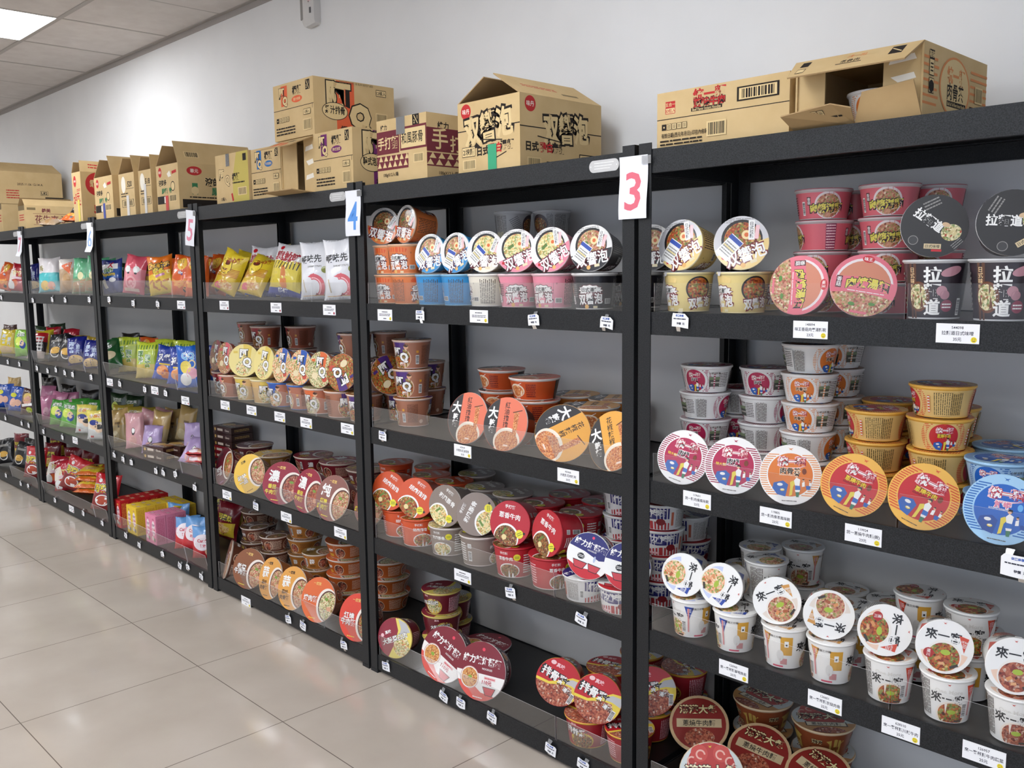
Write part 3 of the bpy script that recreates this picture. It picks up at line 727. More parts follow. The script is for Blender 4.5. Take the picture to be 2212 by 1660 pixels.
# -- big flat dry-noodle bowls
def dg_kind(name, col, nm, bcol):
    cm = ink(col)
    def lid(a, R):
        a.disc(0, 0, R, cm, n=48); a.poly([(-R, -R), (-.36 * R, -R), (-.36 * R, R), (-R, R)], ink('2b292b'))
        a.text('大', -.60 * R, .38 * R, .46 * R, WH, w=.03); a.text('乾麵', -.60 * R, -.12 * R, .26 * R, WH, w=.03, vert=True)
        a.text(nm, .02 * R, .34 * R, .24 * R, BK, w=.01, vert=True)
        a.disc(.16 * R, -.62 * R, .60 * R, ink('efe4d2'), .50 * R); a.disc(.16 * R, -.66 * R, .52 * R, F_DRY, .42 * R)
        a.poly([(.38 * R, -.4 * R), (.36 * R, .44 * R), (.5 * R, .5 * R), (.58 * R, .42 * R), (.56 * R, -.4 * R)], F_DRY); a.rect(.5 * R, .50 * R, .42 * R, .03 * R, ink('4a2c20'), .25)
        a.rect(.15 * R, -.78 * R, .2 * R, .06 * R, ink('f0d8c8'))
    def body(a, W, h):
        q = W / 4
        for x0 in (0, 2 * q):
            a.disc(x0, h * .48, .030, ink('e8d8c0'), h * .34); a.disc(x0, h * .46, .026, F_DRY, h * .28); a.rect(x0 + .012, h * .8, .022, .0016, WH, .5)
            a.poly([(x0 - .085, 0), (x0 - .058, 0), (x0 - .055, h), (x0 - .09, h)], BK); a.text(nm, x0 - .043, h * .55, .012, BK, vert=True); a.lines(x0 + .05, h * .5, .03, h * .7, 7, DR, 0, 3)
            a.text('酸辣香濃', x0, h * .07, .005, WH)
    cup_kind(name, .0815, .0635, .067, ink(bcol), ink('e8e4de'), lid, body)
dg_kind('dgm_red', 'e4775a', '紅油擔擔', 'c4501f'); dg_kind('dgm_gold', 'eaa845', '花椒辣椒', 'b8702c')

# -- solid coloured tubs with a soup picture
def sd_kind(name, col, nm, fd):
    cm = ink(col)
    def lid(a, R):
        a.disc(0, 0, R, cm, n=44); a.disc(-.42 * R, -.50 * R, .62 * R, WH); a.disc(-.45 * R, -.53 * R, .57 * R, fd)
        a.disc(-.5 * R, -.45 * R, .12 * R, ink('e8d49a')); a.rect(-.4 * R, -.2 * R, .3 * R, .1 * R, ink('6a8a3c'), .5)
        a.text(nm, .12 * R, .30 * R, .27 * R, WH, w=.02, rot=-.55, maxw=1.15 * R); a.text('手打麵', .30 * R, .66 * R, .17 * R, WH, w=.02, rot=-.55)
        a.disc(.26 * R, -.60 * R, .19 * R, ink('ece03c')); a.lines(.26 * R, -.6 * R, .24 * R, .16 * R, 2, ink('6a8a2c'), 0, 2); a.rect(.48 * R, -.66 * R, .1 * R, .1 * R, BK, .7)
    def body(a, W, h):
        q = W / 4
        for x0 in (0, 2 * q):
            a.disc(x0 + .004, h * .26, .034, WH, h * .26); a.disc(x0 + .004, h * .25, .031, fd, h * .235); a.text(nm, x0 - .006, h * .68, .0125, WH, w=.02, maxw=.046); a.text('手打麵', x0 - .01, h * .87, .009, WH)
            a.disc(x0 + .03, h * .74, .0105, ink('ece03c')); a.lines(x0 + .03, h * .74, .013, .008, 2, ink('6a8a2c'), 0, 2)
        a.rect(q, h * .74, .013, .014, WH); a.lines(q, h * .74, .011, .011, 4, BK, 0, 5); a.bars(q, h * .36, .013, h * .36, WH, BK, 0, 3, True)
        a.lines(q - .03, h * .5, .03, h * .7, 8, WH if col != 'd6552a' else DR, 0, 4); a.lines(-q, h * .5, .045, h * .7, 8, PKL, 0, 6)
    cup_kind(name, .069, .055, .0955, cm, ink('d8cfc8') if col == '8c7d74' else cm, lid, body, foot=ink('e8dcd6'), noun='noodle_tub')
sd_kind('sdm_orange', 'd6552a', '胡麻擔擔', F_BEEF); sd_kind('sdm_taupe', '8c7d74', '和風豚骨', F_LIGHT); sd_kind('sdm_red', 'b9202e', '蔥香牛肉', F_DARK)

# -- blue, white and red fried-sauce bowls
def wl_lid(a, R):
    a.disc(0, 0, R, WH, n=44); a.poly([(-R, .22 * R), (-.2 * R, .14 * R), (.5 * R, -.05 * R), (R, .1 * R), (R, R), (-R, R)], NV)
    a.poly([(-R, -.4 * R), (-.3 * R, -.62 * R), (.4 * R, -.5 * R), (R, -.7 * R), (R, -R), (-R, -R)], RD)
    a.text('維力炸醬麵', -.02 * R, .46 * R, .30 * R, WH, w=.03, rot=-.04, maxw=1.5 * R); a.text('NOODLES', .1 * R, .24 * R, .09 * R, WH, maxw=.8 * R)
    a.disc(.0, .80 * R, .06 * R, ink('e8406a'))
    burst(a, -.32 * R, -.1 * R, .36 * R, .30 * R, BK, 12, 4, .8); a.lines(-.32 * R, -.1 * R, .24 * R, .12 * R, 2, WH, 0, 3)
    for s_, x, y in ((1, -.3, -.36), (.9, .36, -.34)):
        a.poly([((x - .34 * s_) * R, (y + .05) * R), ((x + .34 * s_) * R, (y + .05) * R), ((x + .2 * s_) * R, (y - .28) * R), ((x - .2 * s_) * R, (y - .28) * R)], BK)
        a.poly([((x - .31 * s_) * R, (y + .02) * R), ((x + .31 * s_) * R, (y + .02) * R), ((x + .18 * s_) * R, (y - .25) * R), ((x - .18 * s_) * R, (y - .25) * R)], ink('c84048'))
    a.disc(.3 * R, -.05 * R, .05 * R, ink('b8c4e0'), .14 * R)
def wl_body(a, W, h):
    q = W / 4
    for x0 in (0, 2 * q):
        a.poly([(x0 - .052, 0), (x0 + .052, 0), (x0 + .052, h * .32), (x0, h * .38), (x0 - .052, h * .22)], ink('b42c30'))
        a.poly([(x0 - .052, h * .98), (x0 - .052, h * .56), (x0 - .01, h * .46), (x0 + .052, h * .5), (x0 + .052, h * .98)], NV)
        a.text('維力炸醬麵', x0, h * .77, .019, WH, w=.05, maxw=.085); a.text('NOODLES', x0 - .01, h * .58, .006, WH); a.disc(x0 + .028, h * .36, .013, ink('8a1c24'), h * .15); a.rect(x0 - .02, h * .12, .03, .006, PKL)
    for x0, sd in ((q, 4), (-q, 7)):
        a.lines(x0, h * .5, .04, h * .8, 12, GR, 0, sd, True); a.bars(x0 + .03, h * .4, .010, h * .36, WH, BK, 0, 3, True); a.rect(x0 - .03, h * .5, .007, h * .6, ink('c86a50'))
cup_kind('wl', .0655, .0535, .070, ink('e4e2e0'), ink('f0efec'), wl_lid, wl_body)
# -- maroon spicy fried-sauce bowls
def wh_lid(a, R):
    a.disc(0, 0, R, ink('7d1a2a'), n=48); a.poly([(-R, -.08 * R), (R, -.08 * R), (R, -R), (-R, -R)], ink('f0ece8'))
    a.poly([(-R, -.42 * R), (-.3 * R, -.46 * R), (.1 * R, -.7 * R), (R, -.78 * R), (R, -R), (-R, -R)], ink('d8574c'))
    a.text('維力辣炸醬麵', .0, .36 * R, .29 * R, WH, w=.03, maxw=1.55 * R); a.text('NOODLES', .25 * R, .10 * R, .09 * R, WH, maxw=.8 * R)
    a.disc(.02 * R, .74 * R, .06 * R, ink('e8405a'))
    a.disc(-.42 * R, -.28 * R, .38 * R, ink('c89a90')); a.disc(-.42 * R, -.28 * R, .355 * R, WH); a.disc(-.42 * R, -.28 * R, .33 * R, F_NOOD); a.disc(-.40 * R, -.26 * R, .08 * R, ink('8aa83c'), .06 * R)
    a.text('110元', .30 * R, -.34 * R, .17 * R, ink('b02030'), w=.03); a.rect(.40 * R, -.19 * R, .46 * R, .10 * R, ink('e8b8b8')); a.lines(.4 * R, -.19 * R, .4 * R, .06 * R, 1, RD, 0, 2)
    a.poly([(.14 * R, -.48 * R), (.68 * R, -.48 * R), (.56 * R, -.76 * R), (.28 * R, -.76 * R)], BK); a.poly([(.17 * R, -.5 * R), (.65 * R, -.5 * R), (.54 * R, -.74 * R), (.3 * R, -.74 * R)], ink('c8303c'))
    a.lines(0, -.88 * R, .4 * R, .06 * R, 1, WH, 0, 4)
def wh_body(a, W, h):
    q = W / 4
    for x0 in (0, q, 2 * q, -q): a.text('維力辣炸醬麵', x0, h * .62, .017, WH, w=.04, maxw=.09); a.disc(x0 + .062, h * .45, .018, ink('b8a0a0'), h * .3); a.disc(x0 + .062, h * .45, .015, F_NOOD, h * .25); a.rect(x0, h * .2, .05, .008, ink('a8505a'))
cup_kind('wlh', .0925, .0735, .067, ink('4a141c'), ink('e8e2de'), wh_lid, wh_body)
# -- rib-and-chicken and pickled-cabbage bowls
def pg_lid(a, R):
    a.disc(0, 0, R, ink('c01f2c'), n=44); a.poly([(-R, .06 * R), (-.4 * R, -.05 * R), (.1 * R, .1 * R), (.6 * R, .32 * R), (R, .3 * R), (R, -R), (-R, -R)], ink('ecd24a'))
    a.poly([(-R, -.06 * R), (-.4 * R, -.16 * R), (.2 * R, -.04 * R), (.6 * R, -.1 * R), (.8 * R, -R), (-R, -R)], F_MEAT)
    a.poly([(.3 * R, .14 * R), (.62 * R, .24 * R), (R, .18 * R), (R, -.2 * R), (.6 * R, -.02 * R), (.3 * R, .02 * R)], SIL)
    a.text('排骨雞', -.18 * R, .24 * R, .42 * R, WH, BK, .06, .03, -.32, maxw=1.2 * R); a.text('湯麵', .42 * R, -.28 * R, .2 * R, WH, BK, .06, .03, -.5)
    a.disc(-.3 * R, .78 * R, .12 * R, ink('f2c8cc'), .09 * R); a.text('真味', .02 * R, .68 * R, .19 * R, PKL, w=.03, rot=-.2); a.bars(.62 * R, -.56 * R, .18 * R, .46 * R, WH, BK, -.4, 3, True)
def pg_body(a, W, h):
    q = W / 4
    for x0 in (0, 2 * q):
        a.disc(x0 + .012, h * .3, .036, ink('d8b83c'), h * .34); a.disc(x0 + .012, h * .26, .033, F_DARK, h * .30); a.text('排骨雞', x0 - .006, h * .62, .024, WH, BK, .07, .03, -.08, maxw=.066); a.text('真味', x0 - .01, h * .9, .009, PKL)
    a.lines(q, h * .5, .05, h * .8, 9, PKL, 0, 4, True); a.bars(q + .032, h * .2, .012, .012, WH, BK); a.lines(-q, h * .5, .04, h * .7, 8, PKL, 0, 5)
cup_kind('pg', .0705, .0555, .083, ink('a3202c'), ink('d8a83c'), pg_lid, pg_body)
def sc_lid(a, R):
    a.disc(0, 0, R, ink('952a3c'), n=44); a.poly([(-.05 * R, R), (.16 * R, .4 * R), (.05 * R, -.2 * R), (-.3 * R, -R), (R, -R), (R, R)], ink('efdc6c'))
    a.poly([(.12 * R, .95 * R), (.32 * R, .5 * R), (.24 * R, .2 * R), (.86 * R, .4 * R), (.6 * R, .8 * R)], SIL); a.disc(.42 * R, -.34 * R, .46 * R, F_LIGHT, .5 * R)
    a.text('大酸菜白肉', .0, -.02 * R, .3 * R, WH, ink('5a4a40'), .05, .02, .42, maxw=1.5 * R); a.text('真味', -.42 * R, .24 * R, .18 * R, WH, rot=.42, w=.03); a.disc(-.72 * R, .04 * R, .09 * R, PKL)
def sc_body(a, W, h):
    q = W / 4
    for x0 in (0, 2 * q):
        a.disc(x0 + .016, h * .42, .032, ink('d8b84a'), h * .38); a.disc(x0 + .016, h * .42, .028, F_MISO, h * .33); a.text('大酸菜白肉', x0, h * .58, .015, WH, BK, .06, .03, .12, maxw=.07); a.text('真味', x0 - .01, h * .9, .008, PKL)
    a.lines(q, h * .5, .05, h * .7, 9, PKL, 0, 4, True); a.lines(-q, h * .5, .04, h * .7, 8, PKL, 0, 5)
cup_kind('zsc', .0715, .0555, .082, ink('6a1424'), ink('e2d070'), sc_lid, sc_body)

# -- brown pail-shaped tubs with an outlined Q
def aq_kind(name, col, fd, base='a9664a', lidc=None, text=True, rimc='e6cdc0'):
    cm = ink(col)
    def lid(a, R):
        a.disc(0, 0, R, ink(lidc) if lidc else fd, n=44)
        if lidc: a.disc(.0, -.45 * R, .52 * R, fd, .46 * R)
        else: a.disc(-.35 * R, -.35 * R, .24 * R, ink('e8d8b0'), .18 * R); a.rect(-.3 * R, .35 * R, .3 * R, .14 * R, ink('7a9a3c'), .7); a.disc(.45 * R, -.5 * R, .2 * R, ink('c8503c'), .15 * R)
        a.poly([(-.05 * R, R), (.0, .1 * R), (.42 * R, .05 * R), (.55 * R, R)], cm)
        a.text('阿', -.0 * R, .42 * R, .58 * R, WH, BK if name != 'aq_yellow' else ink('4a3c20'), .05, .035); a.text('Q', .22 * R, -.14 * R, .68 * R, WH, BK if name != 'aq_yellow' else ink('4a3c20'), .05, .045)
        a.rect(-.55 * R, .5 * R, .28 * R, .14 * R, cm)
    def body(a, W, h):
        q = W / 4
        for x0 in (0, 2 * q):
            a.disc(x0, h * .40, .040, ink('e0c4a8'), h * .42); a.disc(x0, h * .38, .0375, fd, h * .385)
            a.poly([(x0 - .026, h * .99), (x0 - .022, h * .45), (x0 + .014, h * .5), (x0 + .022, h * .99)], cm); a.disc(x0 + .024, h * .82, .008, SKIN); a.disc(x0 + .024, h * .87, .008, ink('4a2a1c'), .005)
            a.text('阿', x0 - .014, h * .62, .034, WH, BK, .05, .05); a.text('Q', x0 + .014, h * .42, .038, WH, BK, .05, .06); a.text('桶麵', x0 + .006, h * .18, .012, WH, w=.04)
        a.lines(q, h * .52, .036, h * .7, 8, ink('6a3a26'), 0, 4, True); a.bars(q - .032, h * .34, .012, h * .34, WH, BK, 0, 3, True); a.rect(q - .032, h * .64, .008, .008, ink('e0a03c')); a.disc(q + .03, h * .2, .007, ink('e8c8b0'))
        a.lines(-q, h * .52, .05, h * .76, 11, ink('6a3a26'), 0, 5)
    cup_kind(name, .0695, .054, .0985, ink(base), ink(rimc), lid, body, noun='noodle_tub')
aq_kind('aq_red', '9c1c2c', F_DARK, base='a5563e'); aq_kind('aq_rose', 'd8606c', F_PORK); aq_kind('aq_yellow', 'e0c456', F_LIGHT, base='d8b070', lidc='ead98c', rimc='efe2b8')
aq_kind('aq_blue', '2456b0', F_SHRIMP, base='b4725a', rimc='3f74c4'); aq_kind('aq_orange', 'e06a34', F_MISO, base='b4684a'); aq_kind('aq_purple', '4a2878', F_BEEF, base='a96e54')

# -- wide flat bowls with one big character
def yd_kind(name, col, big, nm, fd, bcol, nmc='e8d84a', R=.088, brand='一度贊', rimc='e0d0c0', bigc=WH):
    cm = ink(col)
    def lid(a, R):
        a.disc(0, 0, R, cm, n=48); a.disc(.56 * R, -.16 * R, .62 * R, ink('f0e6dc'), .74 * R); a.disc(.62 * R, -.18 * R, .56 * R, ink('5a3024'), .67 * R); a.disc(.64 * R, -.19 * R, .52 * R, fd, .62 * R)
        a.disc(.5 * R, .1 * R, .12 * R, ink('7a9a3c'), .06 * R); a.disc(.7 * R, -.3 * R, .14 * R, ink('d8a080'), .1 * R)
        a.text(brand, -.16 * R, .70 * R, .15 * R, ink('e8c070') if nmc == 'e8d84a' else BK, w=.02)
        if big: a.text(big, -.44 * R, .26 * R, .56 * R, bigc, w=.03)
        n2 = nm.split('|')
        for i, t in enumerate(n2): a.text(t, -.46 * R, (-.22 if big else .0) * R - .26 * R * i, (.22 if big else .29) * R, ink(nmc) if big else WH, None if big else ink(bcol), .05, .02, maxw=.8 * R)
        a.lines(-.2 * R, -.82 * R, .4 * R, .07 * R, 1, ink(nmc), 0, 2)
    def body(a, W, h):
        q = W / 4; spk = ink('7a4a24' if bcol in ('a8622c', 'b0702c') else 'e8c8b0')
        for x0 in (0, q, 2 * q, -q):
            a.disc(x0 + .03, h * .44, .0215, ink('e8c8a8'), h * .37); a.disc(x0 + .03, h * .44, .019, ink('4a2c28'), h * .33); a.disc(x0 + .03, h * .42, .016, F_MEAT, h * .27)
            if x0 in (0, 2 * q): a.text(big or nm[:2], x0 - .016, h * .58, .023 if big else .014, WH, w=.03); a.lines(x0 - .016, h * .25, .026, .012, 2, ink(nmc), 0, 3)
            else: a.lines(x0 - .024, h * .5, .05, h * .7, 9, spk, 0, 5)
        a.bars(-q * .5, h * .5, .010, h * .55, WH, BK, 0, 3, True)
    cup_kind(name, R, R * .775, .066, ink(bcol), ink(rimc), lid, body)
yd_kind('yd_brown', '8a5232', '', '老壇|牛肉麵', F_PORK, '5e3322'); yd_kind('yd_gold', 'e3a24c', '蒜', '蒜味|肉骨麵', F_PORK, 'a8622c', '3a2414'); yd_kind('yd_orange', 'df6b38', '', '爌肉麵', F_MISO, 'b3561c'); yd_kind('yd_red', 'dc4634', '', '紅燒|牛肉麵', F_BEEF, 'a02c1c')
yd_kind('yd_rich', '952038', '濃', '番茄|牛肉麵', F_MEAT, '7a1424', R=.0875); yd_kind('yd_pure', '8e5c54', '純', '紅燒|雞肉麵', F_PORK, '6a3434', R=.0875)
yd_kind('ww_dark', '5e1022', '', '味味|一品', F_BEEF, '5e1020', 'c08ad0', R=.085, brand='爌肉'); yd_kind('ww_gold', 'ecc04e', '', '味味|一品', F_PORK, '8a6428', '6a4a1c', R=.085, brand='紅燒')
yd_kind('ys_brown', '5a3424', '', '老壇|牛肉麵', F_DARK, '6a3a28', R=.066); yd_kind('ys_gold', '8a6a30', '蒜', '蒜味|肉骨麵', F_PORK, 'b0702c', '3a2414', R=.064); yd_kind('yd_amber', '9a6a30', '蒜', '蒜味|肉骨麵', F_PORK, 'b0702c', '3a2414', R=.08)
# -- banquet bowls
def mh_lid(a, R):
    a.disc(0, 0, R, ink('d8b888'), n=48); a.disc(0, .1 * R, .97 * R, ink('cfd6d4')); a.disc(0, .24 * R, .74 * R, ink('b8342c')); a.poly([(-R, -.3 * R), (R, -.3 * R), (.7 * R, -R), (-.7 * R, -R)], ink('d09a5c'))
    for sx in (-1, 1):
        a.disc(sx * .34 * R, .66 * R, .26 * R, ink('c8483c')); a.arc(sx * .30 * R, .62 * R, .10 * R, .15 * R, 0, 5, ink('e8b0a0')); a.arc(sx * .58 * R, .42 * R, .10 * R, .15 * R, 1, 6, ink('e8b0a0'))
    bird(a, 0, .86 * R, .07 * R, ink('e8c83c'))
    a.text('滿漢大餐', 0, .12 * R, .40 * R, ink('f4ecc4'), ink('4a1a14'), .05, .03, maxw=1.72 * R)
    a.rect(0, -.38 * R, 1.3 * R, .28 * R, ink('4a3428')); a.rect(0, -.38 * R, 1.22 * R, .22 * R, ink('efe6cc')); a.text('蔥燒牛肉麵', 0, -.38 * R, .19 * R, BK, maxw=1.1 * R)
    a.disc(0, -.86 * R, .52 * R, F_MEAT, .28 * R)
def mh_lid2(a, R):
    a.disc(0, 0, R, ink('cfae84'), n=48); a.disc(0, .0, .9 * R, ink('8c2a24')); a.disc(0, -.5 * R, .5 * R, F_MEAT, .34 * R); a.rect(0, .02 * R, 1.5 * R, .3 * R, ink('cdb892')); a.text('蔥燒牛肉麵', 0, .02 * R, .22 * R, BK, maxw=1.3 * R); a.text('滿漢大餐', 0, .5 * R, .32 * R, ink('e8d8a0'), ink('4a1a14'), .05, .03, maxw=1.3 * R)
def mh_body(a, W, h):
    q = W / 4
    for x0 in (0, q, 2 * q, -q):
        a.poly([(x0 + .0, h * .2), (x0 + .03, h * .2), (x0 + .03, h * .62), (x0 + .038, h * .72), (x0 + .015, h * .82), (x0 - .008, h * .72), (x0, h * .62)], ink('b89a4c')); a.rect(x0 + .015, h * .44, .02, h * .12, ink('7a4a1c'))
        a.text('滿漢', x0 - .03, h * .66, .013, ink('e8d8a0'), BK, .05, .03); a.rect(x0 - .03, h * .32, .04, h * .2, ink('4a2018')); a.lines(x0 - .03, h * .32, .034, h * .14, 2, ink('d8b878'), 0, 4)
cup_kind('mh', .082, .058, .082, ink('8a4626'), ink('e0c8a4'), mh_lid, mh_body); cup_kind('mh_dark', .082, .058, .082, ink('843f28'), ink('d8bc98'), mh_lid2, mh_body)
# -- grey tub seen at the back
def gy_body(a, W, h):
    q = W / 4
    for x0 in (0, 2 * q): a.lines(x0 - .026, h * .52, .04, h * .8, 10, ink('5a5854'), 0, 4, True); a.rect(x0 - .036, h * .2, .03, h * .3, ink('d8cfa8')); a.disc(x0 + .03, h * .3, .012, ink('9a8a8c')); a.lines(x0 + .026, h * .62, .03, h * .5, 8, ink('6a686a'), .5, 7)
    for x0 in (q, -q): a.disc(x0 - .01, h * .6, .03, ink('3c2a30'), h * .34); a.disc(x0 - .01, h * .56, .025, F_DARK, h * .26); a.lines(x0 + .026, h * .6, .02, h * .7, 6, ink('55534f'), 0, 3, True)
cup_kind('sx_grey', .0635, .0505, .0965, ink('a8a6a4'), ink('d0cfcd'), KIND['sx_cream']['lid'], gy_body, noun='noodle_tub')
# ---------------------------------------------------------------- stock: bowls, tubs and cups
def stack(k, px, y, L, labels, spins=0, z=None, group=None):
    """A stack standing on shelf L: labels run from the bottom up."""
    n = len(labels); sp = list(spins) if isinstance(spins, (list, tuple)) else [spins + 53 * i * (i % 2) for i in range(n)]
    column([k] * n, px, y, SH[L] if z is None else z, labels, (sp + sp * n)[:n], group)
def row(L, items, y=.078, up=0.0, group=None):
    for k, px, sp, lb in items: stand(k, px, y, SH[L] + up, lb, sp, group)
def leans(L, items, y=.040, up=0.0, group=None):
    for k, px, fc, rl, lb in items: lean(k, px, y, SH[L] + up, lb, fc, rl, group)
TOPS = 'top shelf'; RA = 'right-hand rack'; RB = 'rack between cards 4 and 3'; RC = 'rack between cards 5 and 4'
# ---- right-hand rack, top shelf
g = 'yellow noodle tubs, right-hand rack top shelf'
row(4, [('sx_yellow', 1488, 150, 'yellow noodle tub standing nearest the 3 card post, right-hand rack top shelf'),
        ('sx_yellow', 1605, 150, 'yellow noodle tub standing beside the pink bowls, right-hand rack top shelf')], .095, 0, g)
leans(4, [('sx_yellow', 1470, 2, 12, 'yellow-banded noodle tub lying on its side nearest the 3 card'),
          ('sx_yellow', 1602, 30, 0, 'yellow-banded noodle tub lying with its pale round lid squarely facing the camera')], .055, KIND['sx_yellow']['h'] + .0032, g)
stand('sx_yellow', 1640, .24, SH[4], 'yellow noodle tub half hidden behind the front yellow tubs', 40, g)
g = 'pink noodle bowls'
stack('pink', 1781, .225, 4, ['bottom pink bowl of the left pink stack, behind a leaning lid', 'second pink bowl up in the left pink stack', 'third pink bowl up in the left pink stack, barcode showing', 'topmost pink bowl of the left pink stack'], [20, 0, -62, 30], group=g)
stack('pink', 1926, .225, 4, ['bottom pink bowl of the middle pink stack, hidden behind lids', 'second pink bowl up in the middle pink stack', 'third pink bowl up in the middle pink stack', 'topmost pink bowl of the middle pink stack'], [0, 10, 16, 12], group=g)
stack('pink', 2020, .345, 4, ['bottom pink bowl of the right rear pink stack', 'second pink bowl up in the right rear pink stack', 'third pink bowl up in the right rear pink stack', 'topmost pink bowl of the right rear pink stack'], [0, 0, 20, 20], group=g)
stack('pink', 1850, .36, 4, ['bottom pink bowl of the dim stack between the pink stacks', 'second pink bowl of the dim stack between the pink stacks', 'third pink bowl of the dim stack between the pink stacks', 'top pink bowl of the dim stack between the pink stacks'], 0, group=g)
leans(4, [('pink', 1733, 8, -88, 'pink-banded noodle bowl on its side, its lettering turned to run downward'),
          ('pink', 1868, 28, -10, 'pink-banded noodle bowl on its side, its lettering reading across')], .035, 0, g)
g = 'black ramen cups'
row(4, [('ramen', 2021, 20, 'black ramen cup standing right of the pink bowls'), ('ramen', 2162, 22, 'black ramen cup standing at the right edge of the photo')], .07, 0, g)
leans(4, [('ramen', 2004, 26, 14, 'black ramen cup lying on its side in front of the pink stack'), ('ramen', 2188, 24, 48, 'black ramen cup lying on its side at the right edge of the photo')], .045, KIND['ramen']['h'] + .0032, g)
# ---- right-hand rack, second shelf
g = 'striped white noodle bowls'
stack('ty_purple', 1533, .235, 3, ['bottom purple-and-white bowl of the leftmost white stack', 'second bowl of the leftmost white stack, purple disc showing', 'third bowl of the leftmost white stack, printed panel showing', 'topmost purple-disc bowl of the leftmost white stack'], [0, 6, 100, 2], group=g)
stack('ty_purple', 1655, .265, 3, ['bottom white bowl of the second white stack from the left', 'second bowl of the second white stack, panel of small print showing', 'third bowl of the second white stack, panel of small print showing', 'topmost purple-disc bowl of the second white stack'], [90, 100, 96, 10], group=g)
stack('ty_purple', 1590, .385, 3, ['bottom purple bowl in the dim stack behind the white stacks', 'second purple bowl in the dim stack behind the white stacks', 'third bowl in the dim stack behind the white stacks'], [0, 20, 90], group=g)
stack('ty_orange', 1752, .22, 3, ['bottom bowl of the tall white stack with orange discs', 'second bowl of the tall orange-disc stack, panel of print showing', 'third bowl of the tall orange-disc stack', 'fourth bowl of the tall orange-disc stack', 'topmost bowl of the tall stack, dark photo panel showing'], [60, 96, 4, 10, 78], group=g)
stack('ty_orange', 1822, .365, 3, ['bottom orange-disc bowl of the stack behind the tall one', 'second orange-disc bowl of the stack behind the tall one', 'third orange-disc bowl of the stack behind the tall one', 'fourth orange-disc bowl of the stack behind the tall one', 'topmost orange-disc bowl of the stack behind the tall one'], [0, 12, 5, 22, 10], group=g)
g = 'yellow and red noodle bowls'
stack('ty_red', 1893, .215, 3, ['bottom yellow bowl of the stack beside the orange-disc stack', 'middle yellow bowl of the stack beside the orange-disc stack', 'topmost yellow bowl of the stack beside the orange-disc stack'], [-56, -52, -56], group=g)
stack('ty_red', 1912, .375, 3, ['bottom yellow bowl of the dim rear yellow stack', 'middle yellow bowl of the dim rear yellow stack', 'topmost yellow bowl of the dim rear yellow stack'], 30, group=g)
stack('ty_red', 2036, .2, 3, ['bottom yellow bowl of the tallest yellow stack', 'second yellow bowl of the tallest yellow stack, small print showing', 'third yellow bowl of the tallest yellow stack, red disc showing', 'topmost yellow bowl of the tallest yellow stack'], [90, -80, 30, -54], group=g)
stack('ty_red', 2066, .36, 3, ['bottom yellow bowl behind the tallest yellow stack', 'second yellow bowl behind the tallest yellow stack', 'third yellow bowl behind the tallest yellow stack'], 30, group=g)
g = 'blue noodle bowls'
stack('ty_blue', 2162, .17, 3, ['lower pale blue bowl of the front blue stack', 'upper pale blue bowl of the front blue stack'], [10, -4], group=g)
stack('ty_blue', 2158, .335, 3, ['lower pale blue bowl of the rear blue stack', 'upper pale blue bowl of the rear blue stack'], [30, 60], group=g)
leans(3, [('ty_purple', 1477, 14, -14, 'noodle bowl tipped forward with a purple lid, nearest the rack post'), ('ty_purple', 1589, 22, -4, 'noodle bowl tipped forward with a purple lid, beside the orange-lid one'),
          ('ty_orange', 1715, 28, 0, 'noodle bowl tipped forward with an orange lid'), ('ty_red', 1848, 26, -24, 'noodle bowl tipped forward with a yellow-rimmed red lid beside the orange-lid one'),
          ('ty_red', 1990, 27, -26, 'noodle bowl tipped forward with a yellow-rimmed red lid beside the blue-lid one'), ('ty_blue', 2143, 24, -8, 'noodle bowl tipped forward with a blue lid')], .032, 0, 'bowls tipped forward along the right-hand rack')
# ---- right-hand rack, third shelf
g = 'white noodle cups with brush lettering'
LY = 'white noodle cup'
row(2, [('lyk_shrimp', 1494, -28, 'white noodle cup standing first beside the rack post, third shelf'), ('lyk_shrimp', 1589, -58, 'white noodle cup standing second from the rack post, blue flag label'),
        ('lyk_pork', 1695, -78, 'white noodle cup standing third from the rack post'), ('lyk_pork', 1795, -72, 'white noodle cup standing fourth from the rack post, mustard panel showing'),
        ('lyk_spicy', 1921, 20, 'white noodle cup standing fifth from the rack post, brush lettering showing'), ('lyk_spicy', 2046, 24, 'white noodle cup standing sixth from the rack post, red flag label'), ('lyk_veg', 2192, 14, 'white noodle cup standing at the right edge, third shelf')], .07, 0, g)
leans(2, [('lyk_shrimp', 1474, 16, -100, 'white noodle cup on its side with a blue flag, nearest the rack post'), ('lyk_shrimp', 1557, 14, -112, 'white noodle cup on its side with a blue flag, second from the post'),
          ('lyk_pork', 1690, 24, 30, 'white noodle cup on its side with a tan flag, lettering rising rightward'), ('lyk_pork', 1789, 32, 172, 'white noodle cup on its side with a tan flag, its lid upside down'),
          ('lyk_spicy', 1914, 30, -94, 'white noodle cup on its side with a red flag, lettering running down'), ('lyk_spicy', 2024, 30, -6, 'white noodle cup on its side with a red flag, lettering upright'),
          ('lyk_veg', 2196, 30, -4, 'white noodle cup on its side at the right edge of the photo')], .040, KIND['lyk_pork']['h'] + .0032, g)
stack('lyk_shrimp', 1627, .155, 2, ['lower cup under the white cup behind the blue-flag cups', 'upper white cup behind the blue-flag cups, columns of print showing'], [70, 66], group=g)
stack('lyk_shrimp', 1672, .285, 2, ['lower cup of the white pair behind the blue-flag cups', 'upper cup of the white pair behind the blue-flag cups'], [0, 20], group=g)
stack('lyk_shrimp', 1541, .30, 2, ['low white cup in the rear beside the blue bowls'], [10], group=g); stack('lyk_shrimp', 1590, .39, 2, ['white cup against the wall behind the blue-flag cups'], [0], group=g)
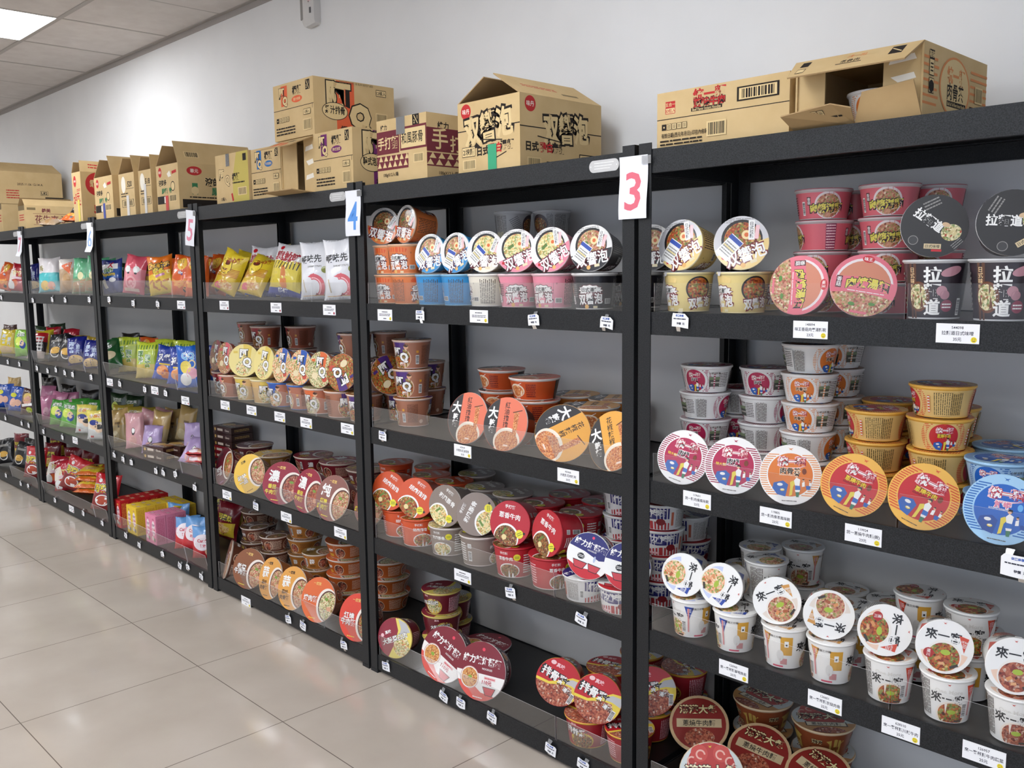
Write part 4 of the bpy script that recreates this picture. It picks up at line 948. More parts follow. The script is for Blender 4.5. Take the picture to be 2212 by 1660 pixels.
stack('lyk_pork', 1757, .36, 2, ['white cup under the tallest cup of the third shelf', 'tallest white cup with a dark rim rising above the others'], [60, 14], group=g)
stack('lyk_pork', 1806, .405, 2, ['white cup half hidden behind the tallest cup'], [0], group=g)
stack('lyk_pork', 1862, .33, 2, ['white cup in the second row right of the tallest cup'], [-80], group=g); stack('lyk_pork', 1902, .40, 2, ['white cup against the wall right of the tallest cup'], [40], group=g)
stack('lyk_spicy', 1985, .215, 2, ['lower white cup behind the red-flag cups', 'upper white cup behind the red-flag cups, mustard panel showing'], [-80, -78], group=g)
stack('lyk_spicy', 2098, .20, 2, ['lower white cup behind the rightmost cups', 'upper white cup behind the rightmost cups, brush lettering showing'], [-80, 16], group=g)
stack('lyk_veg', 2110, .34, 2, ['white cup in the dim rear near the right edge'], [20], group=g)
stack('lyk_pork', 1840, .19, 2, ['white cup hidden behind the tan-flag cup and the red-flag cup'], [-60], group=g)
# ---- right-hand rack, bottom shelf
g = 'red bowls with yellow trim'
stack('pg', 1457, .30, 1, ['lower red bowl of the dim rear pair by the post', 'upper red bowl of the dim rear pair by the post, grey lid up'], [20, -20], group=g)
stack('pg', 1408, .42, 1, ['lower red bowl against the wall left of the post pair', 'upper red bowl against the wall left of the post pair'], [0, 0], group=g)
lean('pg', 1428, .19, SH[1] + KIND['pg']['h'] + .0032, 'red bowl lying on its side just right of the rack post', 40, 20, g)
stand('pg', 1420, .22, SH[1], 'red bowl under the one lying right of the rack post', 0, g)
g = 'brown banquet noodle bowls'
stack('mh', 1562, .30, 1, ['brown bowl under the left of the two brown pairs', 'upper brown bowl of the left brown pair, gold emblem showing'], [50, -10], group=g)
stack('mh', 1708, .315, 1, ['brown bowl under the right of the two brown pairs', 'upper brown bowl of the right brown pair'], [20, 40], group=g)
lean('mh', 1452, .045, SH[1], 'banquet bowl tipped forward with a cream and red lid, bottom edge of the photo', 34, 4, g)
lean('mh_dark', 1510, .215, SH[1], 'dark red banquet bowl tipped forward just behind the cream-lidded one', 30, 6, g, tilt=50)
lean('mh', 1564, .040, SH[1], 'banquet bowl tipped forward, cut off by the bottom edge of the photo', 30, -26, g)
lean('mh_dark', 1640, .20, SH[1], 'dark red banquet bowl with its lid tipped up, second row', 30, -20, g, tilt=58)
lean('mh_dark', 1768, .21, SH[1] + .0, 'dark red banquet bowl with its lid tipped up, right of the others', 20, -30, g, tilt=66)
stand('mh_dark', 2080, .20, SH[1], 'dark banquet bowl glimpsed under the last price tag, bottom right', 0, g)

# ---- rack between cards 4 and 3, top shelf
g = 'burst-logo noodle tubs on the middle rack'; H = KIND['sx_blue']['h'] + .0032
row(4, [('sx_orange', 834, 8, 'orange noodle tub in the bottom row nearest the 4 card'), ('sx_orange', 893, -88, 'orange noodle tub in the bottom row, beside the blue tub'), ('sx_blue', 934, -58, 'blue noodle tub in the bottom row, beside the orange tub'), ('sx_blue', 993, -62, 'blue noodle tub in the bottom row, beside the cream tub'),
        ('sx_cream', 1052, -50, 'cream noodle tub in the bottom row between blue and pink'), ('sx_pink', 1121, 36, 'pink noodle tub in the bottom row, beside the cream tub'), ('sx_pink', 1196, 4, 'pink noodle tub in the bottom row, beside the black tub'), ('sx_black', 1284, 28, 'black noodle tub in the bottom row, nearest the 3 card')], .078, 0, g)
row(4, [('sx_orange', 834, 0, 'orange noodle tub in the second layer, nearest the 4 card'), ('sx_orange', 896, 20, 'orange noodle tub in the second layer, partly hidden by the blue tub')], .082, H, g)
lean('sx_orange', 838, .082, SH[4] + 2 * H, 'orange-lidded noodle tub lying on top at the far left of the pile', 22, -14, g)
leans(4, [('sx_orange', 892, -6, -8, 'orange-lidded noodle tub lying on top, turned to show its printed side')], .062, 2 * H, g)
leans(4, [('sx_blue', 921, 8, 0, 'blue noodle tub lying on its side beside the orange tubs'), ('sx_blue', 977, 4, 20, 'blue noodle tub lying on its side beside the cream tub'), ('sx_cream', 1035, 18, 0, 'cream noodle tub lying on its side between blue and pink'),
          ('sx_pink', 1110, 22, 4, 'pink noodle tub lying on its side beside the cream tub'), ('sx_pink', 1186, 14, 14, 'pink noodle tub lying on its side beside the black tub, more turned'), ('sx_black', 1290, 14, 8, 'black noodle tub lying on its side nearest the 3 card')], .052, H, g)
stand('sx_black', 1385, .215, SH[4], 'black noodle tub seen through the gap beside the 3 card post', 10, g); lean('sx_black', 1392, .19, SH[4] + H, 'black noodle tub lying half hidden by the 3 card post', 12, 0, g)
stand('sx_black', 1316, .225, SH[4], 'black noodle tub in the second row behind the front black tub', 90, g)
for px, y, c in ((1115, .30, 'left'), (1186, .36, 'right')):
    column(['sx_grey'] * 3, px, y, SH[4], ['bottom grey tub of the %s grey stack behind the pink tubs' % c, 'middle grey tub of the %s grey stack behind the pink tubs' % c, 'topmost grey tub of the %s grey stack behind the pink tubs' % c], [30 if c == 'left' else 100] * 3, 'grey tubs at the back')
stand('sx_black', 806, .20, SH[4], 'black noodle tub in the shadow beside the 4 card post', 0, g, x=-1.25)
# ---- rack between cards 4 and 3, second shelf
g = 'purple-panel noodle tubs'; AH = KIND['aq_purple']['h'] + .0032
stack('aq_purple', 864, .145, 3, ['bottom purple-panel tub of the front stack by the 4 card post', 'middle purple-panel tub of the front stack by the 4 card post', 'topmost purple-panel tub of the front stack by the 4 card post'], [-40, 20, 10], group=g)
stack('aq_purple', 927, .345, 3, ['lower brown tub of the dim pair left of the rear post', 'upper brown tub of the dim pair left of the rear post'], [-30, 68], group=g)
stack('aq_purple', 824, .32, 3, ['bottom brown tub behind the purple-panel stack', 'middle brown tub behind the purple-panel stack', 'top brown tub behind the purple-panel stack'], [0, 0, -30], group=g)
stand('aq_purple', 0, .135, SH[3], 'purple-panel tub standing low right behind the post', 24, g, x=-1.262)
lean('aq_purple', 0, .115, SH[3] + AH, 'brown tub lying sideways between the post and the stack', 82, 30, g, x=-1.215)
g = 'wide dry-noodle bowls'
stack('dgm_red', 1084, .285, 3, ['bottom orange bowl of the rear orange stack', 'middle orange bowl of the rear orange stack', 'topmost orange bowl of the rear orange stack'], [0, 20, -16], group=g)
stack('dgm_red', 1155, .19, 3, ['bottom orange bowl of the front orange stack', 'middle orange bowl of the front orange stack', 'topmost orange bowl of the front orange stack'], [100, 10, -6], group=g)
for px, y, d in ((1255, .375, 'left rear'), (1330, .375, 'right rear'), (1285, .215, 'front')):
    stack('dgm_gold', px, y, 3, ['lower golden bowl of the %s low golden pair' % d, 'upper golden bowl of the %s low golden pair, grey lid up' % d], [0, 30], group=g)
leans(3, [('dgm_red', 1009, 6, 0, 'dry-noodle bowl tipped forward, black and salmon lid, left of the two'), ('dgm_red', 1091, 9, 0, 'dry-noodle bowl tipped forward, black and salmon lid, right of the two'),
          ('dgm_gold', 1229, 28, -62, 'dry-noodle bowl tipped forward, black and golden lid, turned sideways'), ('dgm_gold', 1306, -2, 24, 'dry-noodle bowl tipped forward, black and golden lid, cut by the post')], .033, 0, g)
# ---- rack between cards 4 and 3, third shelf
g = 'solid-coloured noodle tubs'; SHH = KIND['sdm_red']['h'] + .0032
row(2, [('sdm_orange', 838, 64, 'orange tub standing at the left end of the third shelf'), ('sdm_orange', 900, 58, 'orange tub standing second from the left, third shelf'), ('sdm_taupe', 970, 20, 'taupe tub standing, soup picture showing, third shelf'), ('sdm_taupe', 1038, -76, 'taupe tub standing beside the red tub, third shelf'),
        ('sdm_red', 1113, 22, 'red tub standing beside the taupe tub, third shelf'), ('sdm_red', 1191, 66, 'red tub standing beside the blue and white bowl')], .085, 0, g)
leans(2, [('sdm_orange', 831, 20, 2, 'orange-lidded tub lying at the left end of the third shelf'), ('sdm_orange', 899, 26, 0, 'orange-lidded tub lying second from the left, third shelf'), ('sdm_taupe', 964, 10, 4, 'taupe-lidded tub lying beside the orange ones'),
          ('sdm_taupe', 1030, 26, 96, 'taupe-lidded tub lying beside the red ones, its lettering turned'), ('sdm_red', 1105, 18, 26, 'red-lidded tub lying beside the taupe ones'), ('sdm_red', 1169, -8, 14, 'red-lidded tub lying turned to show its side')], .045, SHH, g)
for k, px, y, d in (('sdm_orange', 855, .29, 'first'), ('sdm_orange', 914, .24, 'second'), ('sdm_orange', 962, .365, 'third'), ('sdm_orange', 977, .235, 'fourth'), ('sdm_taupe', 1030, .37, 'fifth'), ('sdm_taupe', 1045, .25, 'sixth'), ('sdm_taupe', 1107, .25, 'seventh'),
                    ('sdm_red', 1178, .235, 'eighth'), ('sdm_red', 1232, .36, 'ninth'), ('sdm_red', 1257, .225, 'tenth'), ('sdm_red', 1300, .375, 'eleventh')):
    stack(k, px, y, 2, ['tub under the %s dim lid of the rear row, third shelf' % d, 'rear-row tub with the %s dim lid from the left, third shelf' % d], [30, 10], group=g)
g = 'blue, white and red noodle bowls'
stack('wl', 1349, .245, 2, ['bottom blue and white bowl of the stack left of the 3 card post', 'second blue and white bowl of the stack left of the 3 card post', 'third blue and white bowl of the stack left of the 3 card post', 'topmost blue and white bowl of the stack left of the 3 card post'], [0, 60, 52, 50], group=g)
stack('wl', 1431, .20, 2, ['bottom blue bowl of the stack right of the 3 card post', 'second blue bowl of the stack right of the 3 card post', 'third blue bowl of the stack right of the 3 card post', 'topmost blue bowl of the stack right of the 3 card post'], [10, 40, 34, 4], group=g)
stack('wl', 1490, .365, 2, ['bottom blue bowl of the dim stack against the wall', 'middle blue bowl of the dim stack against the wall', 'topmost blue bowl of the dim stack against the wall'], [0, 70, -20], group=g)
row(2, [('wl', 1268, 92, 'white bowl standing with its small print showing, third shelf'), ('wl', 1338, 14, 'blue and white bowl standing beside the 3 card post')], .075, 0, g)
leans(2, [('wl', 1288, 20, -14, 'bowl lying with a blue, white and red lid, left of the two'), ('wl', 1337, 22, -4, 'bowl lying with a blue, white and red lid, cut by the post')], .035, KIND['wl']['h'] + .0032, g)
# ---- rack between cards 4 and 3, bottom shelf
g = 'maroon bowls with yellow rims'
stack('zsc', 911, .115, 1, ['bottom maroon bowl of the stack of three, bottom shelf', 'middle maroon bowl of the stack of three, bottom shelf', 'topmost maroon bowl of the stack of three, bottom shelf'], [-20, 44, 6], group=g)
stack('zsc', 978, .285, 1, ['lower maroon bowl of the rear pair, bottom shelf', 'upper maroon bowl of the rear pair, bottom shelf'], [10, 40], group=g)
lean('zsc', 853, .033, SH[1], 'bowl tipped forward with a half maroon, half yellow lid', 20, 0, g)
g = 'maroon spicy noodle bowls'
leans(1, [('wlh', 960, 14, -26, 'maroon and white lidded bowl tipped forward, left of the two'), ('wlh', 1037, 14, 0, 'maroon and white lidded bowl tipped forward, right of the two')], .035, 0, g)
stand('wlh', 1040, .225, SH[1], 'maroon bowl lying flat with its lid up behind the tipped pair', 0, g)
g = 'red bowls with yellow trim'
row(1, [('pg', 1281, 10, 'red bowl standing under the tipped red bowl, left of the post'), ('pg', 1352, 70, 'red bowl standing against the 3 card post, bottom shelf')], .075, 0, g)
leans(1, [('pg', 1275, 24, -6, 'red and yellow lidded bowl on top, bottom shelf'), ('pg', 1362, 26, -4, 'red and yellow lidded bowl partly behind the post')], .045, KIND['pg']['h'] + .0032, g)
stack('pg', 1318, .215, 1, ['lower red bowl behind the tipped red bowl', 'upper red bowl behind the tipped red bowl, yellow edge showing'], [0, 30], group=g)
# ---- rack between cards 5 and 4, second shelf
g = 'brown noodle tubs on the rack between cards 5 and 4'
row(3, [('aq_red', 487, 10, 'dark red tub standing nearest the 5 card post'), ('aq_rose', 519, 170, 'brown tub standing second, small print showing'), ('aq_yellow', 552, 14, 'yellow tub standing third from the 5 card post'), ('aq_yellow', 585, 60, 'yellow tub standing half hidden beside the blue tub'),
        ('aq_blue', 611, 12, 'blue-rimmed tub standing with its logo in front'), ('aq_blue', 652, -26, 'blue-rimmed tub standing with its logo turned right'), ('aq_orange', 692, 14, 'orange tub standing beside the last tub'), ('aq_purple', 738, 78, 'brown tub standing with its barcode showing, near the 4 card post')], .09, 0, g)
stand('aq_purple', 783, .10, SH[3], 'brown tub standing cut off by the 4 card post', 20, g, x=x_at(775, .1, 1.0))
lean('aq_red', 466, .085, SH[3] + AH, 'dark red lidded tub lying nearest the 5 card post', -6, 0, g)
leans(3, [('aq_rose', 497, 0, 0, 'rose lidded tub lying second from the 5 card post'), ('aq_yellow', 539, 34, 0, 'yellow lidded tub lying, facing the camera'), ('aq_yellow', 575, 6, -6, 'yellow lidded tub lying half hidden by the blue one'),
          ('aq_blue', 600, 0, 0, 'blue lidded tub lying beside the yellow ones'), ('aq_blue', 637, 6, 0, 'blue lidded tub lying beside the orange one'), ('aq_orange', 683, 8, 0, 'orange lidded tub lying beside the blue one'), ('aq_purple', 734, 16, -150, 'purple lidded tub lying upside down near the 4 card post')], .045, AH, g)
stack('aq_red', 573, .255, 3, ['bottom tub of the front dark red stack', 'middle tub of the front dark red stack', 'topmost tub of the front dark red stack, dark rim'], [0, 10, 14], group=g)
stack('aq_rose', 552, .395, 3, ['bottom tub of the stack behind the dark red one', 'middle tub of the stack behind the dark red one', 'topmost tub of the stack behind the dark red one'], [0, 0, 170], group=g)
stack('aq_red', 649, .345, 3, ['bottom tub of the dark red stack at the rear post', 'middle tub of the dark red stack at the rear post', 'topmost tub of the dark red stack at the rear post'], [0, 0, -20], group=g)
stack('aq_purple', 770, .225, 3, ['bottom brown tub of the stack beside the 4 card post', 'middle brown tub of the stack beside the 4 card post', 'topmost brown tub of the stack beside the 4 card post'], [0, 170, 160], group=g)
stack('aq_blue', 700, .26, 3, ['bottom tub of the low stack behind the orange tubs', 'upper tub of the low stack behind the orange tubs'], [0, 0], group=g)
# ---- rack between cards 5 and 4, third shelf
g = 'wide bowls tipped forward on the rack between cards 5 and 4'
leans(2, [('ww_dark', 483, -6, 30, 'wide bowl tipped forward with a dark maroon lid'), ('ww_gold', 538, 18, 30, 'wide bowl tipped forward with a yellow lid'), ('yd_rich', 626, 30, -6, 'wide bowl tipped forward, crimson lid with a large white character, left one'),
          ('yd_rich', 671, 4, -6, 'wide bowl tipped forward, crimson lid with a large white character, right one'), ('yd_pure', 722, 10, -6, 'wide bowl tipped forward with a dusty brown lid'), ], .033, 0, g)
lean('yd_pure', 774, .085, SH[2], 'wide bowl tipped forward with a dusty brown lid, cut by the post', 4, -10, g)
g = 'wide bowls stacked behind'
stack('ww_dark', 551, .255, 2, ['lower dark maroon bowl of the left rear pair', 'upper dark maroon bowl of the left rear pair'], [0, 20], group=g)
stack('ww_gold', 589, .2, 2, ['lower gold-brown bowl behind the yellow lid', 'upper gold-brown bowl behind the yellow lid'], [0, 0], group=g)
stack('yd_rich', 677, .31, 2, ['lower crimson bowl of the crimson pair by the rear post', 'upper crimson bowl of the crimson pair by the rear post'], [0, 60], group=g)
stack('yd_rich', 734, .315, 2, ['lower crimson bowl of the right crimson pair', 'upper crimson bowl of the right crimson pair'], [0, -10], group=g)
stack('yd_pure', 793, .31, 2, ['lower brown bowl of the pair by the 4 card post', 'upper brown bowl of the pair by the 4 card post'], [0, 10], group=g)
# ---- rack between cards 5 and 4, bottom shelf
g = 'wide bowls tipped forward on the bottom shelf'
leans(1, [('yd_brown', 497, -26, 0, 'wide bowl tipped forward with a brown lid, seen nearly edge-on'), ('yd_brown', 536, 20, -8, 'wide bowl tipped forward with a brown lid, facing out'), ('yd_gold', 579, 0, 6, 'wide bowl tipped forward with a golden lid, left of the two'),
          ('yd_gold', 631, 8, 4, 'wide bowl tipped forward with a golden lid, right of the two'), ('yd_orange', 687, 14, 0, 'wide bowl tipped forward with an orange lid'), ('yd_red', 772, 14, 0, 'wide bowl tipped forward with a red lid, cut by the post')], .033, 0, g)
g = 'brown and gold bowls stacked behind'
stack('ys_brown', 550, .19, 1, ['bottom small brown bowl of the left brown stack', 'middle small brown bowl of the left brown stack', 'topmost small brown bowl of the left brown stack'], [10, 20, 16], group=g)
stack('ys_brown', 598, .185, 1, ['bottom small brown bowl of the right brown stack', 'middle small brown bowl of the right brown stack', 'topmost small brown bowl of the right brown stack'], [40, 30, 0], group=g)
stack('yd_brown', 562, .36, 1, ['bottom brown bowl of the dim stack by the wall', 'middle brown bowl of the dim stack by the wall', 'topmost brown bowl of the dim stack by the wall'], [0, 0, 0], group=g)
stack('yd_amber', 653, .255, 1, ['bottom amber bowl of the tall amber stack', 'second amber bowl of the tall amber stack', 'third amber bowl of the tall amber stack', 'topmost amber bowl of the tall amber stack'], [0, 30, -10, 50], group=g)
stack('ys_gold', 688, .18, 1, ['bottom small amber bowl of the low amber stack', 'middle small amber bowl of the low amber stack', 'topmost small amber bowl of the low amber stack'], [0, 20, 50], group=g)
stack('yd_orange', 752, .235, 1, ['bottom orange-brown bowl of the orange stack by the post', 'second orange-brown bowl of the orange stack by the post', 'third orange-brown bowl of the orange stack by the post', 'topmost orange-brown bowl of the orange stack by the post'], [10, 14, 4, 12], group=g)
stack('yd_orange', 832, .32, 1, ['bottom orange-brown bowl seen just right of the 4 card post', 'middle orange-brown bowl seen just right of the 4 card post', 'topmost orange-brown bowl seen just right of the 4 card post'], [0, 10, 0], group=g)
settle()
# ---------------------------------------------------------------- snack bags
def foil(col, rough=0.28):
    return mat(col, rough, 0.5, bump=0.55, bscale=22.0, kind='foil')
BAGS = {}
def bag_style(name, w, h, t, bands, art=None, base=None): BAGS[name] = dict(w=w, h=h, t=t, bands=bands, art=art, base=base or bands[-1][1], me={})
def bag_mesh(name, var):
    B = BAGS[name]
    if var in B['me']: return B['me'][var]
    w, h, t = B['w'], B['h'], B['t']; rd = random.Random(hash(name) % 997 + 31 * var if False else sum(map(ord, name)) + 31 * var)
    ph = [rd.uniform(0, 6.28) for _ in range(8)]; am = [rd.uniform(.5, 1) for _ in range(8)]; bend = rd.uniform(-.25, .25); slump = rd.uniform(0, .10)
    def F(u, v, side):
        """u, v in -1..1; side -1 front, +1 back."""
        pu = max(0.0, 1 - abs(u) ** 2.6) ** 0.55; pv = max(0.0, 1 - abs(v) ** 3.2) ** 0.75
        d = pu * pv
        wr = 0.10 * am[0] * math.sin(5 * u + 3 * v + ph[0]) + 0.08 * am[1] * math.sin(8 * v - 4 * u + ph[1]) + 0.12 * am[2] * math.sin(3 * u * (1 + v) + ph[2])
        e = max(0, abs(v) - .45); wr += 0.55 * e * am[3] * math.sin(9 * u + ph[3] + (2 if v > 0 else 0))
        z = t / 2 * d * (1 + wr)
        x = w / 2 * u * (1 - 0.07 * pv); zz = h / 2 * (v + 1) * (1 - slump * 0.3 * (1 - abs(u)) * (v > .5))
        zz += 0.012 * max(0, v - .7) * math.sin(3 * u + ph[4]) * h / .2
        y = side * z + bend * 0.03 * (v ** 2) + 0.006 * math.sin(2 * u + ph[5]) * max(0, v)
        return Vector((x, y, zz))
    p = Print(); nu, nv = 15, 20
    def band(v):
        for lim, c in B['bands']:
            if v >= lim: return foil(c)
        return foil(B['base'])
    for side in (-1, 1):
        V = [[p.bm.verts.new(F(-1 + 2 * i / nu, -.93 + 1.86 * j / nv, side)) for i in range(nu + 1)] for j in range(nv + 1)]
        for j in range(nv):
            k = p.slot(band(-.93 + 1.86 * (j + .5) / nv))
            for i in range(nu):
                f = (V[j][i], V[j][i + 1], V[j + 1][i + 1], V[j + 1][i])
                q = p.bm.faces.new(f if side < 0 else f[::-1]); q.material_index = k; q.smooth = True
    if B['art']:
        a = Art(); B['art'](a, w, h)
        def fn(x, y, e):
            u = max(-.97, min(.97, x / (w / 2))); v = max(-.9, min(.9, y / (h / 2)))
            q = F(u, v, -1); q.y -= e + 0.0006; return q
        p.art(a, fn, cut=(w / 11, h / 14))
    pouch = p.done(name + '_pouch')
    seals = []
    for v0, v1, s in ((.93, 1.0, 1), (-1.0, -.93, -1)):
        p = Print(); k = p.slot(band(.95 * s)); n = 30; rows = []
        for r in range(4):
            v = v0 + (v1 - v0) * r / 3; ring = []
            for i in range(n + 1):
                q = F(-1 + 2 * i / n, v, -1); q.y += 0.0012 * (1 if i % 2 else -1) * (0.4 if r in (0, 3) else 1); ring.append(p.bm.verts.new(q))
            rows.append(ring)
        for a_, b_ in zip(rows, rows[1:]):
            for i in range(n):
                f = p.bm.faces.new((a_[i], a_[i + 1], b_[i + 1], b_[i])); f.material_index = k
        seals.append(p.done(name + '_seal'))
    B['me'][var] = (pouch, seals[0], seals[1]); return B['me'][var]
NB = [0]
def bag(name, px, y, z, label, tilt=8, yaw=18, roll=0, group=None, var=None, x=None, flat=False, s=1.0):
    """Bottom edge centre at depth y and height z; tilt leans it back, roll leans it sideways. flat lays it on its back."""
    B = BAGS[name]; v = NB[0] % 3 if var is None else var; NB[0] += 1
    zz = z + B['h'] * s * 0.5
    X = x if x is not None else x_at(px, y, zz)
    # turn about the bag's own middle so the picture column holds while it leans
    R = Matrix.Rotation(math.radians(yaw), 4, 'Z') @ Matrix.Rotation(math.radians(-tilt), 4, 'X') @ Matrix.Rotation(math.radians(roll), 4, 'Y') @ Matrix.Scale(s, 4)
    if flat: lift = B['t'] * s * 0.6
    else: lift = abs(math.sin(math.radians(roll))) * B['w'] * s / 2 + max(0, math.sin(math.radians(tilt))) * B['t'] * s * .2 + 0.001
    off = R @ Vector((0, 0, B['h'] / 2)); base = R @ Vector((0, 0, 0))
    M = Matrix.Translation(Vector((X - (off.x if not flat else 0), y, z + lift))) @ R
    t = thing('snack_bag', label, 'bag', M, group)
    for nm, me in zip(('pouch', 'top_seal', 'bottom_seal'), bag_mesh(name, v)):
        o = bpy.data.objects.new(nm, me); C.objects.link(o); o.parent = t
    return t
I = ink
def A_shrimp(a, w, h):
    a.text('蝦味先', -.12 * w, .17 * h, .032, BK, w=.02, rot=.05); a.text('SHRIMP STRIPS', 0, .04 * h, .010, GR, maxw=.7 * w); a.disc(.28 * w, -.02 * h, .013, I('8a8f3a'))
    pr = I('d8606a'); a.arc(-.02 * w, -.30 * h, .026, .047, -1.4, 1.9, pr, 16); a.arc(-.02 * w, -.30 * h, .030, .034, -1.2, 1.8, PKL, 14); a.poly([(-.2 * w, -.13 * h), (.02 * w, -.08 * h), (.0, -.17 * h)], pr); a.poly([(-.1 * w, -.52 * h), (.08 * w, -.44 * h), (.0, -.40 * h)], I('8a2c38'))
    a.rect(.34 * w, .40 * h, .02, .012, RD); a.rect(-.32 * w, -.28 * h, .004, .05, I('c8b48a'), .2); a.rect(0, -.46 * h, .8 * w, .04 * h, F_CHIP)
def A_squid(a, w, h):
    a.poly([(-.46 * w, .12 * h), (.46 * w, .12 * h), (.46 * w, -.42 * h), (-.46 * w, -.30 * h)], I('d8c23c'))
    for i in range(9): a.poly([(-.45 * w + i * .1 * w, .12 * h), (-.42 * w + i * .1 * w, .12 * h), (-.47 * w + i * .1 * w, -.02 * h), (-.5 * w + i * .1 * w, -.02 * h)] if i else [(-.45 * w, .12 * h), (-.42 * w, .12 * h), (-.45 * w, .05 * h)], I('2a2a1c'), same=i > 0)
    a.text('真魷味', .0, .22 * h, .042, I('a01c2c'), WH, .04, .05, -.06, maxw=.84 * w); a.poly([(-.12 * w, .05 * h), (-.02 * w, .02 * h), (.12 * w, -.34 * h), (.02 * w, -.40 * h), (-.08 * w, -.30 * h)], I('d8803a')); a.disc(-.3 * w, .4 * h, .01, RD)
    a.text('超值', .0, -.42 * h, .022, WH, I('2a4aa6'), .06, .03)
def A_yellow(a, w, h):
    for i in range(6): a.rect(-.02 * w, -.12 * h + .035 * h * i, .9 * w, .014 * h, I('b8501c'), .15, same=i > 0)
    a.disc(-.12 * w, .12 * h, .034, YL, .04); a.arc(-.12 * w, .12 * h, .033, .036, 0, 6.28, I('6a4a10')); a.disc(-.12 * w, .20 * h, .02, I('6a2c18'), .012); a.arc(-.12 * w, .10 * h, .014, .017, -2.6, -.5, BK)
    a.text('點心麵', .12 * w, .30 * h, .026, I('a02c1c'), w=.04, rot=.3); a.disc(.1 * w, -.32 * h, .04, F_CHIP, .02); a.disc(-.2 * w, -.40 * h, .018, I('d85a6a'))
def A_cheese(a, w, h):
    a.poly([(-.48 * w, -.02 * h), (.48 * w, .10 * h), (.48 * w, -.46 * h), (-.48 * w, -.46 * h)], I('ecc62c')); a.text('Cheetos', 0, .24 * h, .042, I('e8b02c'), BK, .07, .06, .1, maxw=.9 * w); a.text('奇多', .05 * w, .08 * h, .03, YL, BK, .06, .05)
    for i in range(7): a.rect((-.3 + .1 * i) * w, (-.18 - .09 * (i % 3)) * h, .030, .010, I('c8782c'), .5 + i, same=i > 0)
    a.rect(.1 * w, -.04 * h, .05, .012, I('c87aa0'), .2)
def A_orange(a, w, h):
    a.disc(.0, .28 * h, .03, I('f0c040')); a.text('60g', .0, .04 * h, .018, WH, I('5a3a8a'), .06, .04)
    for i in range(6): a.rect((-.25 + .1 * i) * w, (-.18 - .08 * (i % 2)) * h, .040, .013, I('f0a040'), -.4 + .3 * i, same=i > 0)
    a.disc(.2 * w, -.36 * h, .012, BK); a.text('奇多', -.1 * w, .32 * h, .02, I('e8b02c'), BK, .05, .04)
def A_pink(a, w, h):
    a.disc(-.2 * w, .12 * h, .018, WH); a.disc(.22 * w, .12 * h, .018, WH); a.disc(-.16 * w, .02 * h, .008, BK, .005); a.disc(.22 * w, .02 * h, .008, BK, .005); a.disc(.02 * w, -.22 * h, .034, I('eeb0b4')); a.disc(.02 * w, -.22 * h, .024, I('d8707c')); a.disc(.02 * w, -.22 * h, .014, I('eeb0b4')); a.rect(0, -.40 * h, .7 * w, .08 * h, I('e8c8b8'))
def A_blue(a, w, h):
    a.rect(0, .26 * h, .8 * w, .16 * h, WH); a.text('X', .1 * w, .30 * h, .04, RD, w=.04); a.text('乖乖', 0, .14 * h, .03, GN, WH, .05, .04); a.text('Popcorn', .0, .02 * h, .026, YL, I('1a3a7a'), .05, .04, maxw=.8 * w); a.disc(.2 * w, -.14 * h, .02, WH, .012); a.rect(-.15 * w, -.24 * h, .02, .05, I('d8d0c0'), .3)
def A_teal(a, w, h):
    a.poly([(-.46 * w, -.02 * h), (-.2 * w, .06 * h), (.46 * w, .0), (.46 * w, -.24 * h), (-.46 * w, -.22 * h)], I('4cc0c4')); a.text('香', -.22 * w, .18 * h, .034, I('8a7a20'), WH, .04, .03); a.disc(-.1 * w, -.32 * h, .03, I('e8c060')); a.disc(.2 * w, -.34 * h, .026, I('e8a890'))
def A_tan(a, w, h):
    a.poly([(-.3 * w, .3 * h), (.3 * w, .36 * h), (.2 * w, .0)], I('e06a3c')); a.disc(0, -.2 * h, .03, I('b08a5c'), .05)
def A_green(a, w, h):
    a.disc(.0, -.02 * h, .022, I('e8e0b0')); a.poly([(-.4 * w, -.2 * h), (.4 * w, -.1 * h), (.4 * w, -.45 * h), (-.4 * w, -.45 * h)], I('a8825c'))
def A_kaki(a, w, h):
    a.text('厚燒', -.2 * w, .05 * h, .034, GN, WH, .05, .03, vert=True); a.text('海苔', .12 * w, -.05 * h, .034, GN, WH, .05, .03, vert=True)
    for i in range(8): a.rect((-.42 + .12 * i) * w, .34 * h, .006, .12 * h, I('5a8a2c'), 0, same=i > 0)
def A_bluesnack(a, w, h):
    a.text('孔雀', -.02 * w, .12 * h, .040, WH, I('1a2c7a'), .06, .05, maxw=.8 * w); a.rect(.05 * w, -.06 * h, .5 * w, .05 * h, I('e0c040')); a.disc(.0, -.24 * h, .036, I('e89a5c'), .026); a.disc(.15 * w, -.34 * h, .024, I('d87840'))
def A_deep(a, w, h):
    a.text('QQ', .0, .24 * h, .04, I('7ac0f0'), WH, .04, .04); a.disc(-.1 * w, -.02 * h, .03, I('f0d860')); a.disc(.14 * w, -.16 * h, .028, I('f0b0c0')); a.disc(-.12 * w, -.30 * h, .03, WH); a.arc(.15 * w, .05 * h, .014, .02, 0, 6.28, I('e8d8a0'))
def A_gkids(a, w, h):
    a.disc(-.1 * w, .05 * h, .03, I('d8e860')); a.disc(.14 * w, -.1 * h, .026, I('2a4a9a')); a.disc(.1 * w, -.02 * h, .022, I('f0d0b0')); a.text('可樂果', 0, .28 * h, .026, WH, I('2a6a2c'), .06, .03, maxw=.8 * w)
